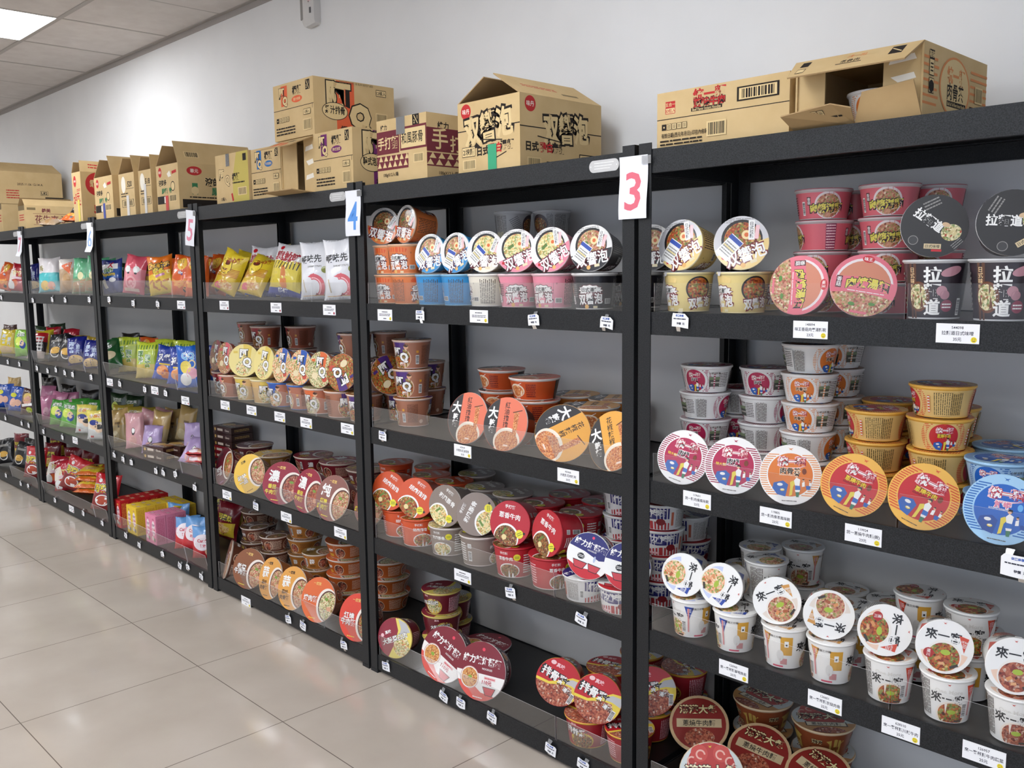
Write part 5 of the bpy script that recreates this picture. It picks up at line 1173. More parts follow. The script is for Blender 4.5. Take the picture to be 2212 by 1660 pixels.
def A_ykids(a, w, h):
    a.disc(-.1 * w, .0, .028, I('f0d0b0')); a.disc(-.1 * w, .07 * h, .03, I('2a3a8a'), .016); a.disc(.16 * w, -.12 * h, .026, I('f0d0b0')); a.disc(.16 * w, -.07 * h, .026, BK, .014); a.text('小饅頭', 0, .3 * h, .026, I('d88a2c'), WH, .06, .03, maxw=.8 * w); a.rect(0, -.4 * h, .7 * w, .1 * h, WH); a.rect(-.2 * w, -.4 * h, .02, .012, RD)
def A_coke(a, w, h):
    a.text('可樂果', 0, .08 * h, .046, I('ecd83c'), BK, .06, .05, -.05, maxw=.86 * w, out2=WH); a.disc(.0, -.24 * h, .05, WH, .032); a.disc(.0, -.24 * h, .042, I('b8482c'), .026); a.disc(-.2 * w, .3 * h, .012, WH)
def A_redw(a, w, h):
    a.poly([(-.46 * w, .2 * h), (-.1 * w, .3 * h), (.1 * w, -.1 * h), (-.4 * w, -.2 * h)], I('f0e8dc')); a.text('蝦餅', .1 * w, .1 * h, .036, I('f0d890'), w=.04); a.rect(.08 * w, -.06 * h, .5 * w, .08 * h, I('f0d0d8')); a.disc(.05 * w, -.25 * h, .022, I('e86a2c')); a.disc(-.2 * w, -.32 * h, .03, WH)
def A_org(a, w, h):
    a.text('可樂果', 0, .1 * h, .032, I('ecd83c'), BK, .06, .04, 0, maxw=.8 * w); a.poly([(-.44 * w, -.1 * h), (.44 * w, .0), (.44 * w, -.4 * h), (-.44 * w, -.4 * h)], I('e8c83c')); a.disc(0, -.2 * h, .04, F_CHIP, .024)
def A_blk(a, w, h):
    a.disc(.0, -.15 * h, .04, I('d8a848'), .022); a.arc(.0, -.2 * h, .03, .036, 2.6, 6.4, WH); a.rect(0, .2 * h, .6 * w, .1 * h, GR)
def A_choc(a, w, h):
    a.disc(.0, .18 * h, .036, I('e0c060'), .026); a.disc(.0, .05 * h, .03, I('e0a890')); a.rect(0, -.12 * h, .6 * w, .1 * h, WH, .15); a.disc(.15 * w, -.3 * h, .024, I('b8c83c'), .018)
def A_bk(a, w, h):
    a.disc(-.12 * w, .14 * h, .03, I('d8d83c'), .016); a.disc(-.1 * w, -.16 * h, .03, I('e8b8a0')); a.disc(.2 * w, -.16 * h, .024, I('e8b8a0')); a.text('可可', 0, .3 * h, .026, WH)
def A_kraft(a, w, h): a.text('堅果', .15 * w, .0, .016, TXT, vert=True); a.disc(-.1 * w, -.3 * h, .028, I('d8c8a0')); a.rect(.1 * w, .06 * h, .3 * w, .012, I('8a6a3c'))
def A_rose(a, w, h): a.disc(.05 * w, -.05 * h, .012, BK, .02); a.disc(.05 * w, -.03 * h, .01, WH, .014); a.disc(.0, -.3 * h, .026, I('d8a8a0'))
def A_candy(a, w, h):
    a.disc(0, .0, .05, I('f0e4e8'), .04); a.text('Candy', 0, .04 * h, .022, I('c8304a'), WH, .05, .03, maxw=.6 * w); a.text('軟糖', .0, -.1 * h, .016, I('c8304a')); a.disc(.2 * w, -.3 * h, .018, I('f0c0a0'))
def A_lat(a, w, h):
    for i in range(5): a.rect(0, (-.2 + .13 * i) * h, .8 * w, .008, WH, 0, same=i > 0); a.rect((-.36 + .18 * i) * w, .06 * h, .006, .5 * h, WH, 0, same=True)
def A_seal(a, w, h): a.text('海苔', -.15 * w, .1 * h, .036, I('c8d8f0'), w=.03, vert=True); a.text('脆片', .2 * w, .0, .03, I('c8d8f0'), vert=True); a.disc(0, -.34 * h, .05, I('d8b880'), .026)
def A_blk2(a, w, h): a.disc(.0, .0, .04, I('3a3a3e'), .06); a.rect(0, -.25 * h, .7 * w, .1 * h, I('a84038')); a.rect(0, .3 * h, .6 * w, .05 * h, GR)
def A_gnori(a, w, h): a.text('卡迪那', -.1 * w, .2 * h, .03, WH, I('143c1c'), .05, .03, maxw=.8 * w); a.disc(.1 * w, -.1 * h, .036, I('d8c8a0'), .024); a.disc(-.2 * w, -.28 * h, .03, I('e0c890')); a.poly([(-.46 * w, .1 * h), (-.2 * w, .3 * h), (-.3 * w, -.2 * h)], I('c8e8d8'))
def A_pinkp(a, w, h): a.disc(.1 * w, -.2 * h, .026, I('f0c0d0')); a.rect(0, .2 * h, .6 * w, .04 * h, I('d88ab0'))
bag_style('shrimp', .158, .225, .07, [(-1, 'e6e6ea')], A_shrimp); bag_style('squid', .16, .215, .07, [(.62, 'e4e2e4'), (.3, 'dcdad8'), (-.75, 'cdb43a'), (-1, '2a3c90')], A_squid)
bag_style('yellow', .135, .185, .06, [(.0, 'e0c32e'), (-1, 'd8b42c')], A_yellow); bag_style('orange', .13, .19, .06, [(-1, 'e0601e')], A_orange); bag_style('cheese', .135, .19, .06, [(-.1, 'e8781e'), (-1, 'e6c62a')], A_cheese)
bag_style('pink', .14, .20, .06, [(.3, 'dc5468'), (-.4, 'e38e98'), (-1, 'd86878')], A_pink); bag_style('blue', .14, .185, .06, [(.5, '1c2c80'), (-.2, '1e58a8'), (-1, '26307a')], A_blue); bag_style('teal', .15, .21, .065, [(.1, 'e8e2e2'), (-.5, '58b8bc'), (-1, '7ac0c4')], A_teal)
bag_style('tan', .14, .20, .06, [(.4, 'd8d0c8'), (-1, 'b49878')], A_tan); bag_style('mint', .145, .205, .065, [(-.2, '58a478'), (-1, '8a9a74')], A_green); bag_style('navy', .13, .17, .06, [(-.2, '18207c'), (-1, '3c3a70')], A_seal)
bag_style('lime', .135, .19, .055, [(.5, 'c8d83c'), (-.3, 'b8cc48'), (-1, 'd0b860')], A_kaki); bag_style('bluesnack', .13, .175, .055, [(-.1, '1c3a9c'), (-1, '2c50b4')], A_bluesnack); bag_style('deep', .135, .20, .05, [(-1, '1560c0')], A_deep)
bag_style('nori', .14, .175, .06, [(-.1, '1c5a2a'), (-1, '2c6a38')], A_gnori); bag_style('green', .13, .16, .055, [(.3, '4c9c3c'), (-1, '6cb048')], A_gkids); bag_style('cream', .13, .17, .05, [(.2, 'e8d860'), (-.3, 'e8e0d0'), (-1, 'd8dad8')], A_ykids)
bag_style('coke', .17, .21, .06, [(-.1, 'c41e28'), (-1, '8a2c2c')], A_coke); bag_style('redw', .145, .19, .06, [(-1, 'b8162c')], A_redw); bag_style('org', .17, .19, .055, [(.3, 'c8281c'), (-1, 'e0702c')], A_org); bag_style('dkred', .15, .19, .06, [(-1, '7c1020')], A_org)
bag_style('black', .14, .18, .06, [(-1, '1c1c20')], A_blk); bag_style('choc', .14, .18, .06, [(-1, '4a241a')], A_choc); bag_style('bluebk', .14, .17, .06, [(-1, '1c50b0')], A_bk); bag_style('kraft', .12, .19, .05, [(.0, 'd4b06c'), (-1, 'c8b080')], A_kraft)
bag_style('rose', .115, .19, .05, [(-1, 'd8a0a4')], A_rose); bag_style('lilac', .12, .15, .05, [(-1, 'b49cc8')], A_rose); bag_style('gold', .14, .16, .05, [(-1, 'b89a2c')], A_seal); bag_style('candy', .13, .16, .05, [(.3, '6aa0d8'), (.0, 'e8a0b8'), (-1, 'c82c34')], A_candy)
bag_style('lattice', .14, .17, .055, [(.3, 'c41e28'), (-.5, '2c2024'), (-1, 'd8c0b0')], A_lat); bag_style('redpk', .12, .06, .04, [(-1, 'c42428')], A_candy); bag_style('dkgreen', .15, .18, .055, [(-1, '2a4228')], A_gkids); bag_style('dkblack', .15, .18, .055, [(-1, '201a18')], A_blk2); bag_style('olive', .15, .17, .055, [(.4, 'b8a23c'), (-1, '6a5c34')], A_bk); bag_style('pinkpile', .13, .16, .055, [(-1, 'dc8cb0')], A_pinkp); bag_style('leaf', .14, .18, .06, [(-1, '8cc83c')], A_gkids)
bag_style('lemon', .14, .17, .06, [(-1, 'd8c02c')], A_seal)

# -- rack between cards 5 and 4, top shelf
Y4 = SH[4]; g = 'snack bags on the top shelf between cards 5 and 4'
for st, px, y, tilt, yaw, roll, lb in (
    ('orange', 462, .20, 12, 20, 6, 'orange snack bag in the shadow beside the 5 card post'), ('orange', 478, .31, 8, 20, 10, 'orange snack bag behind the yellow bags'), ('orange', 452, .33, 8, 20, 0, 'orange snack bag seen just right of the 5 card post'),
    ('yellow', 487, .075, 10, 26, 22, 'yellow snack bag leaning right, first from the 5 card post'), ('yellow', 516, .165, 10, 24, 20, 'yellow snack bag leaning right, second from the 5 card post'), ('yellow', 536, .075, 30, 24, 14, 'yellow snack bag slumped low in front of the white-topped bags'),
    ('squid', 560, .16, 12, 26, 4, 'white-topped snack bag with dark red lettering, left of the two'), ('squid', 612, .085, 14, 30, 8, 'white-topped snack bag with dark red lettering, right of the two'), ('squid', 634, .23, 10, 24, -6, 'white-topped snack bag behind the two front ones'), ('olive', 612, .33, 0, 24, -12, 'olive snack bag rising behind the white-topped bags'),
    ('shrimp', 683, .10, 8, 30, -2, 'white snack bag with a red shrimp, left of the two'), ('shrimp', 739, .085, 8, 34, -3, 'white snack bag with a red shrimp, cut by the 4 card post'), ('shrimp', 700, .24, 6, 30, 4, 'white snack bag behind the front shrimp bags')):
    bag(st, px, y, Y4 + (.035 if st == 'olive' else 0), lb, tilt, yaw, roll, g)
# -- rack between cards 6 and 5, top shelf
g = 'snack bags on the top shelf between cards 6 and 5'
for st, px, y, tilt, yaw, roll, lb in (
    ('blue', 238, .075, 10, 28, -6, 'blue popcorn bag nearest the 6 card post'), ('pink', 285, .085, 8, 28, 6, 'pink snack bag beside the blue one'), ('cheese', 313, .16, 8, 30, -6, 'orange and yellow snack bag half behind the pink one'), ('cheese', 345, .08, 10, 34, -8, 'orange and yellow snack bag, the frontmost of the two'),
    ('orange', 362, .20, 6, 26, 0, 'orange snack bag behind the orange and yellow ones'), ('orange', 391, .085, 8, 32, 5, 'orange snack bag standing near the 5 card post'), ('orange', 424, .11, 6, 28, 0, 'orange snack bag cut by the 5 card post'),
    ('mint', 226, .24, 6, 22, 0, 'pale green bag behind the blue popcorn bag'), ('dkgreen', 300, .31, 4, 20, 0, 'dark green bag behind the pink one'), ('dkgreen', 348, .33, 4, 20, 0, 'dark green bag near the rear post, behind the orange bags'), ('dkgreen', 262, .33, 4, 20, 0, 'dark green bag against the wall behind the blue bag')):
    bag(st, px, y, Y4, lb, tilt, yaw, roll, g)
# -- rack between cards 7 and 6, top shelf
g = 'snack bags on the top shelf between cards 7 and 6'
for st, px, y, tilt, yaw, roll, lb in (
    ('navy', 72, .085, 10, 30, -14, 'navy snack bag leaning beside the 7 card post'), ('teal', 104, .08, 10, 34, -4, 'white and teal snack bag on the top shelf'), ('tan', 122, .20, 6, 30, 6, 'silvery snack bag behind the white and teal one'), ('tan', 147, .085, 10, 34, -6, 'tan and silver snack bag beside the green one'), ('mint', 176, .08, 10, 34, 0, 'mint green snack bag, left of the two'), ('mint', 203, .10, 8, 30, 4, 'mint green snack bag cut by the 6 card post'),
    ('tan', 172, .21, 4, 28, 0, 'orange-topped snack bag behind the mint green one'), ('teal', 145, .30, 6, 26, 0, 'white snack bag against the wall behind the tan one')):
    bag(st, px, y, Y4, lb, tilt, yaw, roll, g)
g = 'snack bags in the leftmost rack'
for st, px, y, sh, tilt, yaw, roll, lb in (
    ('orange', 6, .09, 4, 14, 30, 12, 'orange snack bag on the top shelf at the left edge of the photo'), ('redw', 32, .085, 4, 14, 30, 6, 'red snack bag on the top shelf left of the 7 card'), ('choc', 22, .22, 4, 8, 26, 0, 'brown snack bag behind the red one, leftmost rack'),
    ('lemon', 14, .085, 3, 12, 32, 0, 'yellow snack bag on the second shelf at the left edge'), ('leaf', 47, .08, 3, 10, 32, -4, 'lime green snack bag on the second shelf beside the post'), ('choc', 20, .23, 3, 4, 26, 0, 'dark snack bag behind the yellow one, leftmost rack'),
    ('bluebk', 6, .085, 2, 12, 32, 0, 'blue snack bag on the third shelf at the left edge'), ('bluebk', 33, .08, 2, 12, 32, 4, 'blue snack bag beside the brown one, third shelf'), ('choc', 59, .08, 2, 12, 32, 2, 'brown snack bag on the third shelf beside the post'), ('kraft', 30, .22, 2, 4, 26, 0, 'tan snack bag behind the blue ones, third shelf'),
    ('black', 10, .10, 1, 16, 30, -8, 'black snack bag on the bottom shelf at the left edge'), ('black', 40, .12, 1, 18, 30, 8, 'black snack bag on the bottom shelf, second from the left'), ('coke', 71, .09, 1, 12, 34, 2, 'red snack bag on the bottom shelf beside the post'), ('dkred', 50, .27, 1, -4, 26, 0, 'dark red snack bag at the rear of the bottom shelf, left'), ('dkblack', 66, .25, 1, 6, 26, 0, 'black snack bag at the rear of the bottom shelf, left')):
    bag(st, px, y, SH[sh], lb, tilt, yaw, roll, g)
# -- rack between cards 7 and 6, lower shelves
g = 'snack bags on the second shelf between cards 7 and 6'
for st, px, y, up, tilt, yaw, roll, lb in (
    ('lattice', 74, .085, 0, 18, 30, 0, 'red snack bag with a white lattice, beside the 7 card post'), ('lemon', 92, .19, .0, 14, 30, -4, 'yellow snack bag on the second shelf behind the black ones'), ('black', 118, .085, 0, 22, 32, -6, 'black snack bag left of the other black one'), ('black', 139, .09, 0, 22, 32, 6, 'black snack bag right of the other black one'),
    ('navy', 162, .09, 0, 16, 34, -8, 'navy snack bag with pale lettering, left of the two'), ('navy', 195, .085, 0, 16, 34, -4, 'navy snack bag with pale lettering, by the 6 card post'), ('dkgreen', 128, .35, .02, 0, 26, -6, 'green snack bag standing tallest at the rear of the second shelf'), ('redw', 112, .28, 0, 6, 26, 0, 'red snack bag in the rear of the second shelf, left'), ('redw', 150, .27, 0, 6, 26, 0, 'red snack bag in the rear of the second shelf, right'),
    ('gold', 175, .25, 0, 4, 26, 0, 'gold snack bag behind the navy ones'), ('gold', 206, .26, .0, 0, 26, 0, 'gold snack bag beside the 6 card post'), ('dkgreen', 92, .33, 0, 4, 26, 0, 'dark green snack bag at the rear by the 7 card post')):
    bag(st, px, y, SH[3] + up, lb, tilt, yaw, roll, g)
g = 'snack bags on the third shelf between cards 7 and 6'
for st, px, y, up, tilt, yaw, roll, lb in (
    ('pinkpile', 97, .09, 0, 18, 32, -8, 'pink snack bag in front beside the 7 card post'), ('pinkpile', 118, .19, .0, 16, 30, 6, 'pink snack bag in the second row, left'), ('pinkpile', 146, .26, .0, 14, 28, 0, 'pink snack bag in the third row'), ('pinkpile', 100, .29, .0, 10, 28, 0, 'pink snack bag in the rear by the post'),
    ('green', 122, .085, 0, 14, 34, 0, 'green snack bag beside the pink one'), ('green', 147, .085, 0, 14, 34, 4, 'green snack bag, second from the pink one'), ('green', 168, .19, .0, 14, 32, -4, 'green snack bag in the second row'), ('green', 198, .24, .0, 14, 30, 0, 'green snack bag in the second row by the 6 card post'),
    ('cream', 181, .085, 0, 10, 36, 2, 'white and yellow snack bag beside the green ones'), ('cream', 210, .07, 0, 4, 38, 0, 'white and yellow snack bag overhanging by the 6 card post'), ('dkblack', 110, .385, .02, -2, 24, 0, 'black snack bag in the rear of the third shelf, left'), ('dkblack', 150, .37, .0, 0, 24, 0, 'black snack bag in the rear of the third shelf, middle'), ('dkblack', 195, .36, .0, 0, 24, 0, 'black snack bag in the rear of the third shelf, right')):
    bag(st, px, y, SH[2] + up, lb, tilt, yaw, roll, g)
g = 'snack bags on the bottom shelf between cards 7 and 6'
for st, px, y, up, tilt, yaw, roll, lb in (
    ('redw', 113, .10, 0, 16, 34, 8, 'red and white snack bag by the 7 card post'), ('redw', 134, .095, 0, 16, 34, -6, 'red and white snack bag, second from the post'), ('coke', 152, .10, 0, 14, 40, 18, 'red snack bag turned sideways beside the orange pile'), ('dkred', 112, .28, 0, 4, 28, 0, 'dark red snack bag in the rear left, bottom shelf'), ('dkred', 128, .37, .06, -4, 26, 0, 'dark red snack bag highest in the rear, bottom shelf'), ('dkred', 160, .33, 0, 0, 26, 0, 'dark red snack bag in the rear middle, bottom shelf'), ('dkred', 196, .35, .02, 0, 26, 0, 'dark red snack bag in the rear right, bottom shelf'),
    ('coke', 219, .08, 0, 18, 36, 4, 'red snack bag with large yellow lettering by the 6 card post')):
    bag(st, px, y, SH[1] + up, lb, tilt, yaw, roll, g)
for i, lb in enumerate(('bottom', 'second', 'third', 'topmost')):
    bag('org', 180 + 3 * (i % 2), .10 + .008 * i, SH[1] + .018 + .034 * i, '%s orange and yellow bag of the pile lying flat, bottom shelf' % lb, 84, 30 + 6 * (i % 2), 0, 'orange bags lying in a pile', flat=True)
# -- rack between cards 6 and 5, lower shelves
g = 'snack bags on the second shelf between cards 6 and 5'
for st, px, y, up, tilt, yaw, roll, lb in (
    ('nori', 236, .085, 0, 18, 30, -16, 'green snack bag slumping over beside the 6 card post'), ('nori', 256, .21, 0, 10, 28, 0, 'green snack bag behind the slumping one'), ('lime', 276, .16, 0, 8, 32, -4, 'lime snack bag with vertical green lettering, left of the two'), ('lime', 313, .10, 0, 12, 32, -2, 'lime snack bag with vertical green lettering, right of the two'), ('lime', 350, .25, 0, 8, 30, 0, 'lime snack bag behind the blue ones'), ('lime', 395, .26, 0, 8, 30, 0, 'lime snack bag behind the tall blue bag'),
    ('bluesnack', 351, .10, 0, 14, 34, 6, 'blue snack bag with white lettering, left of the two'), ('bluesnack', 383, .085, 0, 14, 34, 2, 'blue snack bag with white lettering, right of the two'), ('deep', 409, .075, 0, 6, 40, -2, 'bright blue bag standing tall near the 5 card post'), ('dkblack', 285, .36, .01, 0, 24, 0, 'black snack bag at the rear, left of the lime ones'), ('dkblack', 320, .37, .0, 0, 24, 0, 'black snack bag at the rear, behind the lime ones'),
    ('orange', 318, .25, -.0, 6, 28, 0, 'orange snack bag between the lime rows'), ('nori', 398, .37, .0, 4, 24, 0, 'dark green snack bag at the rear post'), ('bluesnack', 470, .30, 0, 4, 24, 0, 'blue snack bag half seen right of the 5 card post')):
    bag(st, px, y, SH[3] + up, lb, tilt, yaw, roll, g)
g = 'pouches on the third shelf between cards 6 and 5'
for st, px, y, up, tilt, yaw, roll, lb in (
    ('kraft', 251, .085, 0, 14, 32, -8, 'tan pouch standing beside the 6 card post'), ('rose', 287, .09, 0, 14, 32, -8, 'pink pouch beside the tan one'), ('rose', 310, .16, 0, 12, 32, 10, 'pink pouch in the second row'), ('lilac', 322, .095, 0, 16, 32, 0, 'lilac pouch beside the chocolate packs'), ('rose', 340, .24, 0, 12, 28, 8, 'pink pouch behind the chocolate packs'), ('kraft', 337, .20, .0, 14, 30, 6, 'tan pouch behind the pink ones'), ('kraft', 366, .30, 0, 10, 28, 4, 'tan pouch at the rear, left of the other'), ('kraft', 396, .31, .02, 10, 28, 8, 'tan pouch at the rear beside the post'),
    ('olive', 258, .24, 0, 12, 30, 0, 'yellow and dark bag in the second row, left'), ('olive', 285, .25, .0, 12, 30, 0, 'yellow and dark bag in the second row, middle'), ('olive', 315, .30, .0, 10, 28, 0, 'yellow and dark bag in the second row, right'), ('dkgreen', 258, .36, .02, 2, 26, 0, 'dark green bag at the rear left, third shelf'), ('dkgreen', 290, .38, .02, 2, 26, 0, 'dark green bag at the rear middle, third shelf'),
    ('lilac', 402, .085, 0, 40, 34, 10, 'lilac pouch slumped in front near the 5 card post'), ('lilac', 415, .20, .03, 10, 30, 0, 'lilac pouch above the red packs')):
    bag(st, px, y, SH[2] + up, lb, tilt, yaw, roll, g)
for i in range(2): bag('redpk', 423, .075, SH[2] + .018 + .034 * i, '%s red pack lying by the 5 card post' % ('lower', 'upper')[i], 80, 34, 0, 'red packs by the 5 card post', flat=True)
g = 'sweets on the bottom shelf'
bag('candy', 396, .085, SH[1], 'pink and blue sweets bag beside the pink boxes', 22, 36, -6, g); bag('candy', 414, .10, SH[1], 'red and pink sweets bag, second from the pink boxes', 16, 36, 6, g); bag('candy', 384, .19, SH[1], 'sweets bag half hidden behind the front one', 6, 32, 0, g); bag('candy', 440, .085, SH[1], 'red and white sweets bag cut by the 5 card post', 6, 40, 0, g)
# -- bags at the left end of the rack between cards 5 and 4
for px, y, up, roll, lb in ((486, .29, 0, 10, 'red bag in the left corner of the bottom shelf, front'), (505, .37, .02, -8, 'red bag in the left corner of the bottom shelf, rear'), (478, .40, .03, 0, 'red bag against the wall in the left corner, bottom shelf')):
    bag('dkred', px, y, SH[1] + up, lb, 8, 22, roll, 'red bags by the 5 card post')

# ---------------------------------------------------------------- small boxes and chocolate packs
def carton_small(k):
    cols = {'red': ('c42428', 'e8a04a'), 'yellow': ('e6c43c', 'c8902c'), 'pink': ('e28aa8', 'c85a7c'), 'choc': ('3c1c16', 'd8b060'), 'chocred': ('8a1420', 'd8b060')}
    c, d = cols[k]; W, D, H = (.062, .052, .150) if k in ('red', 'yellow', 'pink') else (.17, .12, .034)
    p = Print(); b = dull(c) if k != 'choc' else ink(c); p.box(-W / 2, W / 2, -D / 2, D / 2, 0, H - .001, b)
    a = Art()
    if W < .1:
        a.disc(0, H * .55, W * .3, I('f2e2e4'), H * .26); a.text('軟糖', 0, H * .66, .016, I('8a3a6a')); a.text('小朵', 0, H * .52, .018, I('c8304a'), w=.03); a.rect(0, H * .4, W * .4, .008, I('d8a8c8')); a.disc(-.012, H * .2, .012, I('e8d8d0')); a.disc(.01, H * .16, .011, I('8a7a6c')); a.disc(0, H * .86, .012, I(d), .005)
    else: a.rect(-.02, H * .5, .05, .012, I('e8d8c8')); a.text('Choco', .045, H * .5, .014, I('e8d8c8'), w=.03); a.disc(-.065, H * .5, .008, I(d))
    p.art(a, lambda x, y, e: (x, -D / 2 - e, y))
    a = Art(); a.lines(0, H * .5, D * .7, H * .8 if W < .1 else H * .4, 8 if W < .1 else 2, I(d), 0, 4, W < .1); p.art(a, lambda x, y, e: (W / 2 + e, x, y))
    me = p.done(k + '_box'); p = Print(); p.box(-W / 2 + .0005, W / 2 - .0005, -D / 2 + .0005, D / 2 - .0005, H - .001, H, b)
    a = Art()
    if W < .1: a.rect(0, 0, W * .5, D * .4, I(d)); a.lines(0, 0, W * .4, D * .3, 2, I('f2e2e4'), 0, 3)
    else: a.disc(-.03, 0, .04, I(d), .03); a.disc(.04, .01, .03, I('a86a3c'), .03); a.lines(.0, -.03, .12, .03, 2, I('e8d8c8'), 0, 5)
    p.art(a, lambda x, y, e: (x, y, H + e)); return me, p.done(k + '_top'), H, W, D
SM = {}
def small_box(k, x, y, z, label, group, yaw=0):
    if k not in SM: SM[k] = carton_small(k)
    me, top, H, W, D = SM[k]
    t = thing('candy_box' if W < .1 else 'chocolate_pack', label, 'box', Matrix.Translation((x, y, z)) @ Matrix.Rotation(math.radians(yaw), 4, 'Z'), group)
    for nm, m_ in (('body', me), ('top_flap', top)): o = bpy.data.objects.new(nm, m_); C.objects.link(o); o.parent = t
    return H
ordn = ['front', 'second', 'third', 'fourth', 'rearmost']
for c, px, n, cols in (('red', 255, 5, 2), ('yellow', 289, 5, 2), ('pink', 330, 3, 2)):
    X0 = x_at(px, .04, SH[1] + .08)
    for j in range(cols):
        for i in range(n):
            row_ = 'left' if j == 0 else 'right'
            small_box(c, X0 + .064 * j, .042 + .054 * i + (.0 if c != 'pink' else 0), SH[1] - .002, '%s sweets box, %s in the %s %s row' % (c, ordn[i], row_, c), 'small %s boxes' % c)
for i in range(4): small_box('yellow', x_at(289, .04, .15) + .064 * (2 + i % 2), .042 + .054 * (3 + i // 2), SH[1] - .002, 'yellow sweets box in the block behind the pink boxes, %s' % ('front left', 'front right', 'rear left', 'rear right')[i], 'small yellow boxes')
for i in range(2):
    for j in range(2):
        small_box('choc', x_at((352, 388)[j], (.10, .17)[j], .56), (.10, .17)[j], SH[2] - .002 + .036 * i + (.0), '%s brown chocolate pack of the %s pile' % (('lower', 'upper')[i], ('left', 'right')[j]), 'brown chocolate packs', 12)
for i in range(3): small_box('choc', x_at(503, .36, .62), .36, SH[2] - .002 + .036 * i + .06, '%s dark pack of the pile in the rear left corner, third shelf' % ('lower', 'middle', 'upper')[i], 'dark packs in the corner', 4)
for i in range(2): small_box('chocred', x_at(503, .36, .55), .355, SH[2] - .002 + .031 * i, '%s red pack under the dark packs in the corner' % ('lower', 'upper')[i], 'red packs in the corner', 4)
small_box('chocred', x_at(497, .215, .6), .235, SH[2] - .002, 'red pack lying behind the dark maroon lid', 'red packs in the corner', 10)
# ---------------------------------------------------------------- cardboard boxes on the rack tops
def kraft_mat(name, c1, c2):
    return noise_mat(name, c1, c2, 14, 0.78, 0.08, 0.25)
KR = kraft_mat('kraft_board', 'c4a878', 'cdb283'); KIN = kraft_mat('kraft_board_inside', 'ab8d62', 'b3966a'); EDG = mat('a98c62', 0.85)
KB = dull('2a2420'); KO = dull('d8633f'); KP = dull('6f2f68'); KM = dull('6e3038'); KL = dull('2f6aa8'); KRD = dull('b83434'); KW = dull('e8e2d4'); KG = dull('7a6a4c'); KGN = dull('3f7a52'); KY = dull('b8a83c'); KOR = dull('d28a58'); KCR = dull('d9c08e')
TAPE = clear_plastic('clear_tape', 0.22, refl=1.2)
ZT = SH[5] - 0.001
def icons(a, x, y, s):
    for i in range(5):
        a.rect(x + i * s * 1.15, y, s, s * 1.1, KB); 
        if i: a.rect(x + i * s * 1.15, y, s * .86, s * .95, KCR); a.lines(x + i * s * 1.15, y, s * .6, s * .7, 3, KB, 0, 3 + i)
        else: a.rect(x, y, s * .3, s * .3, KCR)
def carton(label, x0, x1, y0, y1, h, front=None, side=None, z=ZT, tent=None, openf=False, tape=None, yaw=0, gap=0.0, topart=None):
    """A corrugated box with its printed front towards -y and printed side towards +x. tent = (left angle, right angle) of raised long flaps."""
    W, D = x1 - x0, y1 - y0; T = .004
    t = thing('cardboard_box', label, 'box', Matrix.Translation((x0 + W / 2, y0 + D / 2, z)) @ Matrix.Rotation(math.radians(yaw), 4, 'Z'), 'cardboard boxes on the rack tops')
    p = Print(); hx, hy = W / 2, D / 2
    p.box(-hx, hx, -hy, hy, 0, T, KR)
    p.box(-hx, -hx + T, -hy, hy, T, h, KR); p.box(hx - T, hx, -hy, hy, T, h, KR); p.box(-hx + T, hx - T, hy - T, hy, T, h, KR)
    if not openf: p.box(-hx + T, hx - T, -hy, -hy + T, T, h, KR)
    if tent is None: p.box(-hx + T, hx - T, -hy + (T if not openf else 0), hy - T, h - T, h, KR)
    if front and not openf: a = Art(); front(a, W, h); p.art(a, lambda x, y, e: (x, -hy - e, y))
    if side: a = Art(); side(a, D, h); p.art(a, lambda x, y, e: (hx + e, x, y))
    me = p.done('carton_body'); obj('body', me, t)
    def flap(nm, quad, th, art=None, fn=None):
        q = Print(); n = (Vector(quad[1]) - Vector(quad[0])).cross(Vector(quad[2]) - Vector(quad[0])).normalized() * th
        V = [tuple(Vector(v)) for v in quad] + [tuple(Vector(v) + n) for v in quad]; m_ = len(quad)
        q.add(V, [tuple(range(m_))[::-1]], KR); q.add(V, [tuple(range(m_, 2 * m_))], KIN)
        q.add(V, [(i, (i + 1) % m_, (i + 1) % m_ + m_, i + m_) for i in range(m_)], EDG)
        if art: a = Art(); art(a); q.art(a, fn)
        obj(nm, q.done('carton_flap'), t)
    if tent:
        L = W * .49
        for sx, an in ((-1, tent[0]), (1, tent[1])):
            if an is None: continue
            c, s = math.cos(math.radians(an)), math.sin(math.radians(an))
            A = (sx * hx, -hy, h); B = (sx * hx, hy, h); Cq = (sx * (hx - L * c), hy - .004, h + L * s); Dq = (sx * (hx - L * c), -hy + .004, h + L * s)
            qd = [A, B, Cq, Dq] if sx > 0 else [B, A, Dq, Cq]
            if sx > 0 and topart: flap('flap', qd[::-1] if False else qd, -.003, lambda a: topart(a, D, L), lambda x, y, e: (hx - y * c + e * s, x, h + y * s + e * c))
            else: flap('flap', qd, -.003)
        p2 = Print(); p2.box(-hx + T, hx - T, hy - T - .002, hy - T, h - .09, h, KIN); obj('inner_flap', p2.done('carton_inner'), t)
    if tape:
        q = Print(); tx, tw, z0_, z1_, tm = tape; q.box(tx - tw / 2, tx + tw / 2, -hy - .0016, -hy - .0012, z0_, z1_, tm); o = obj('tape', q.done('carton_tape'), t)
    return t, flap
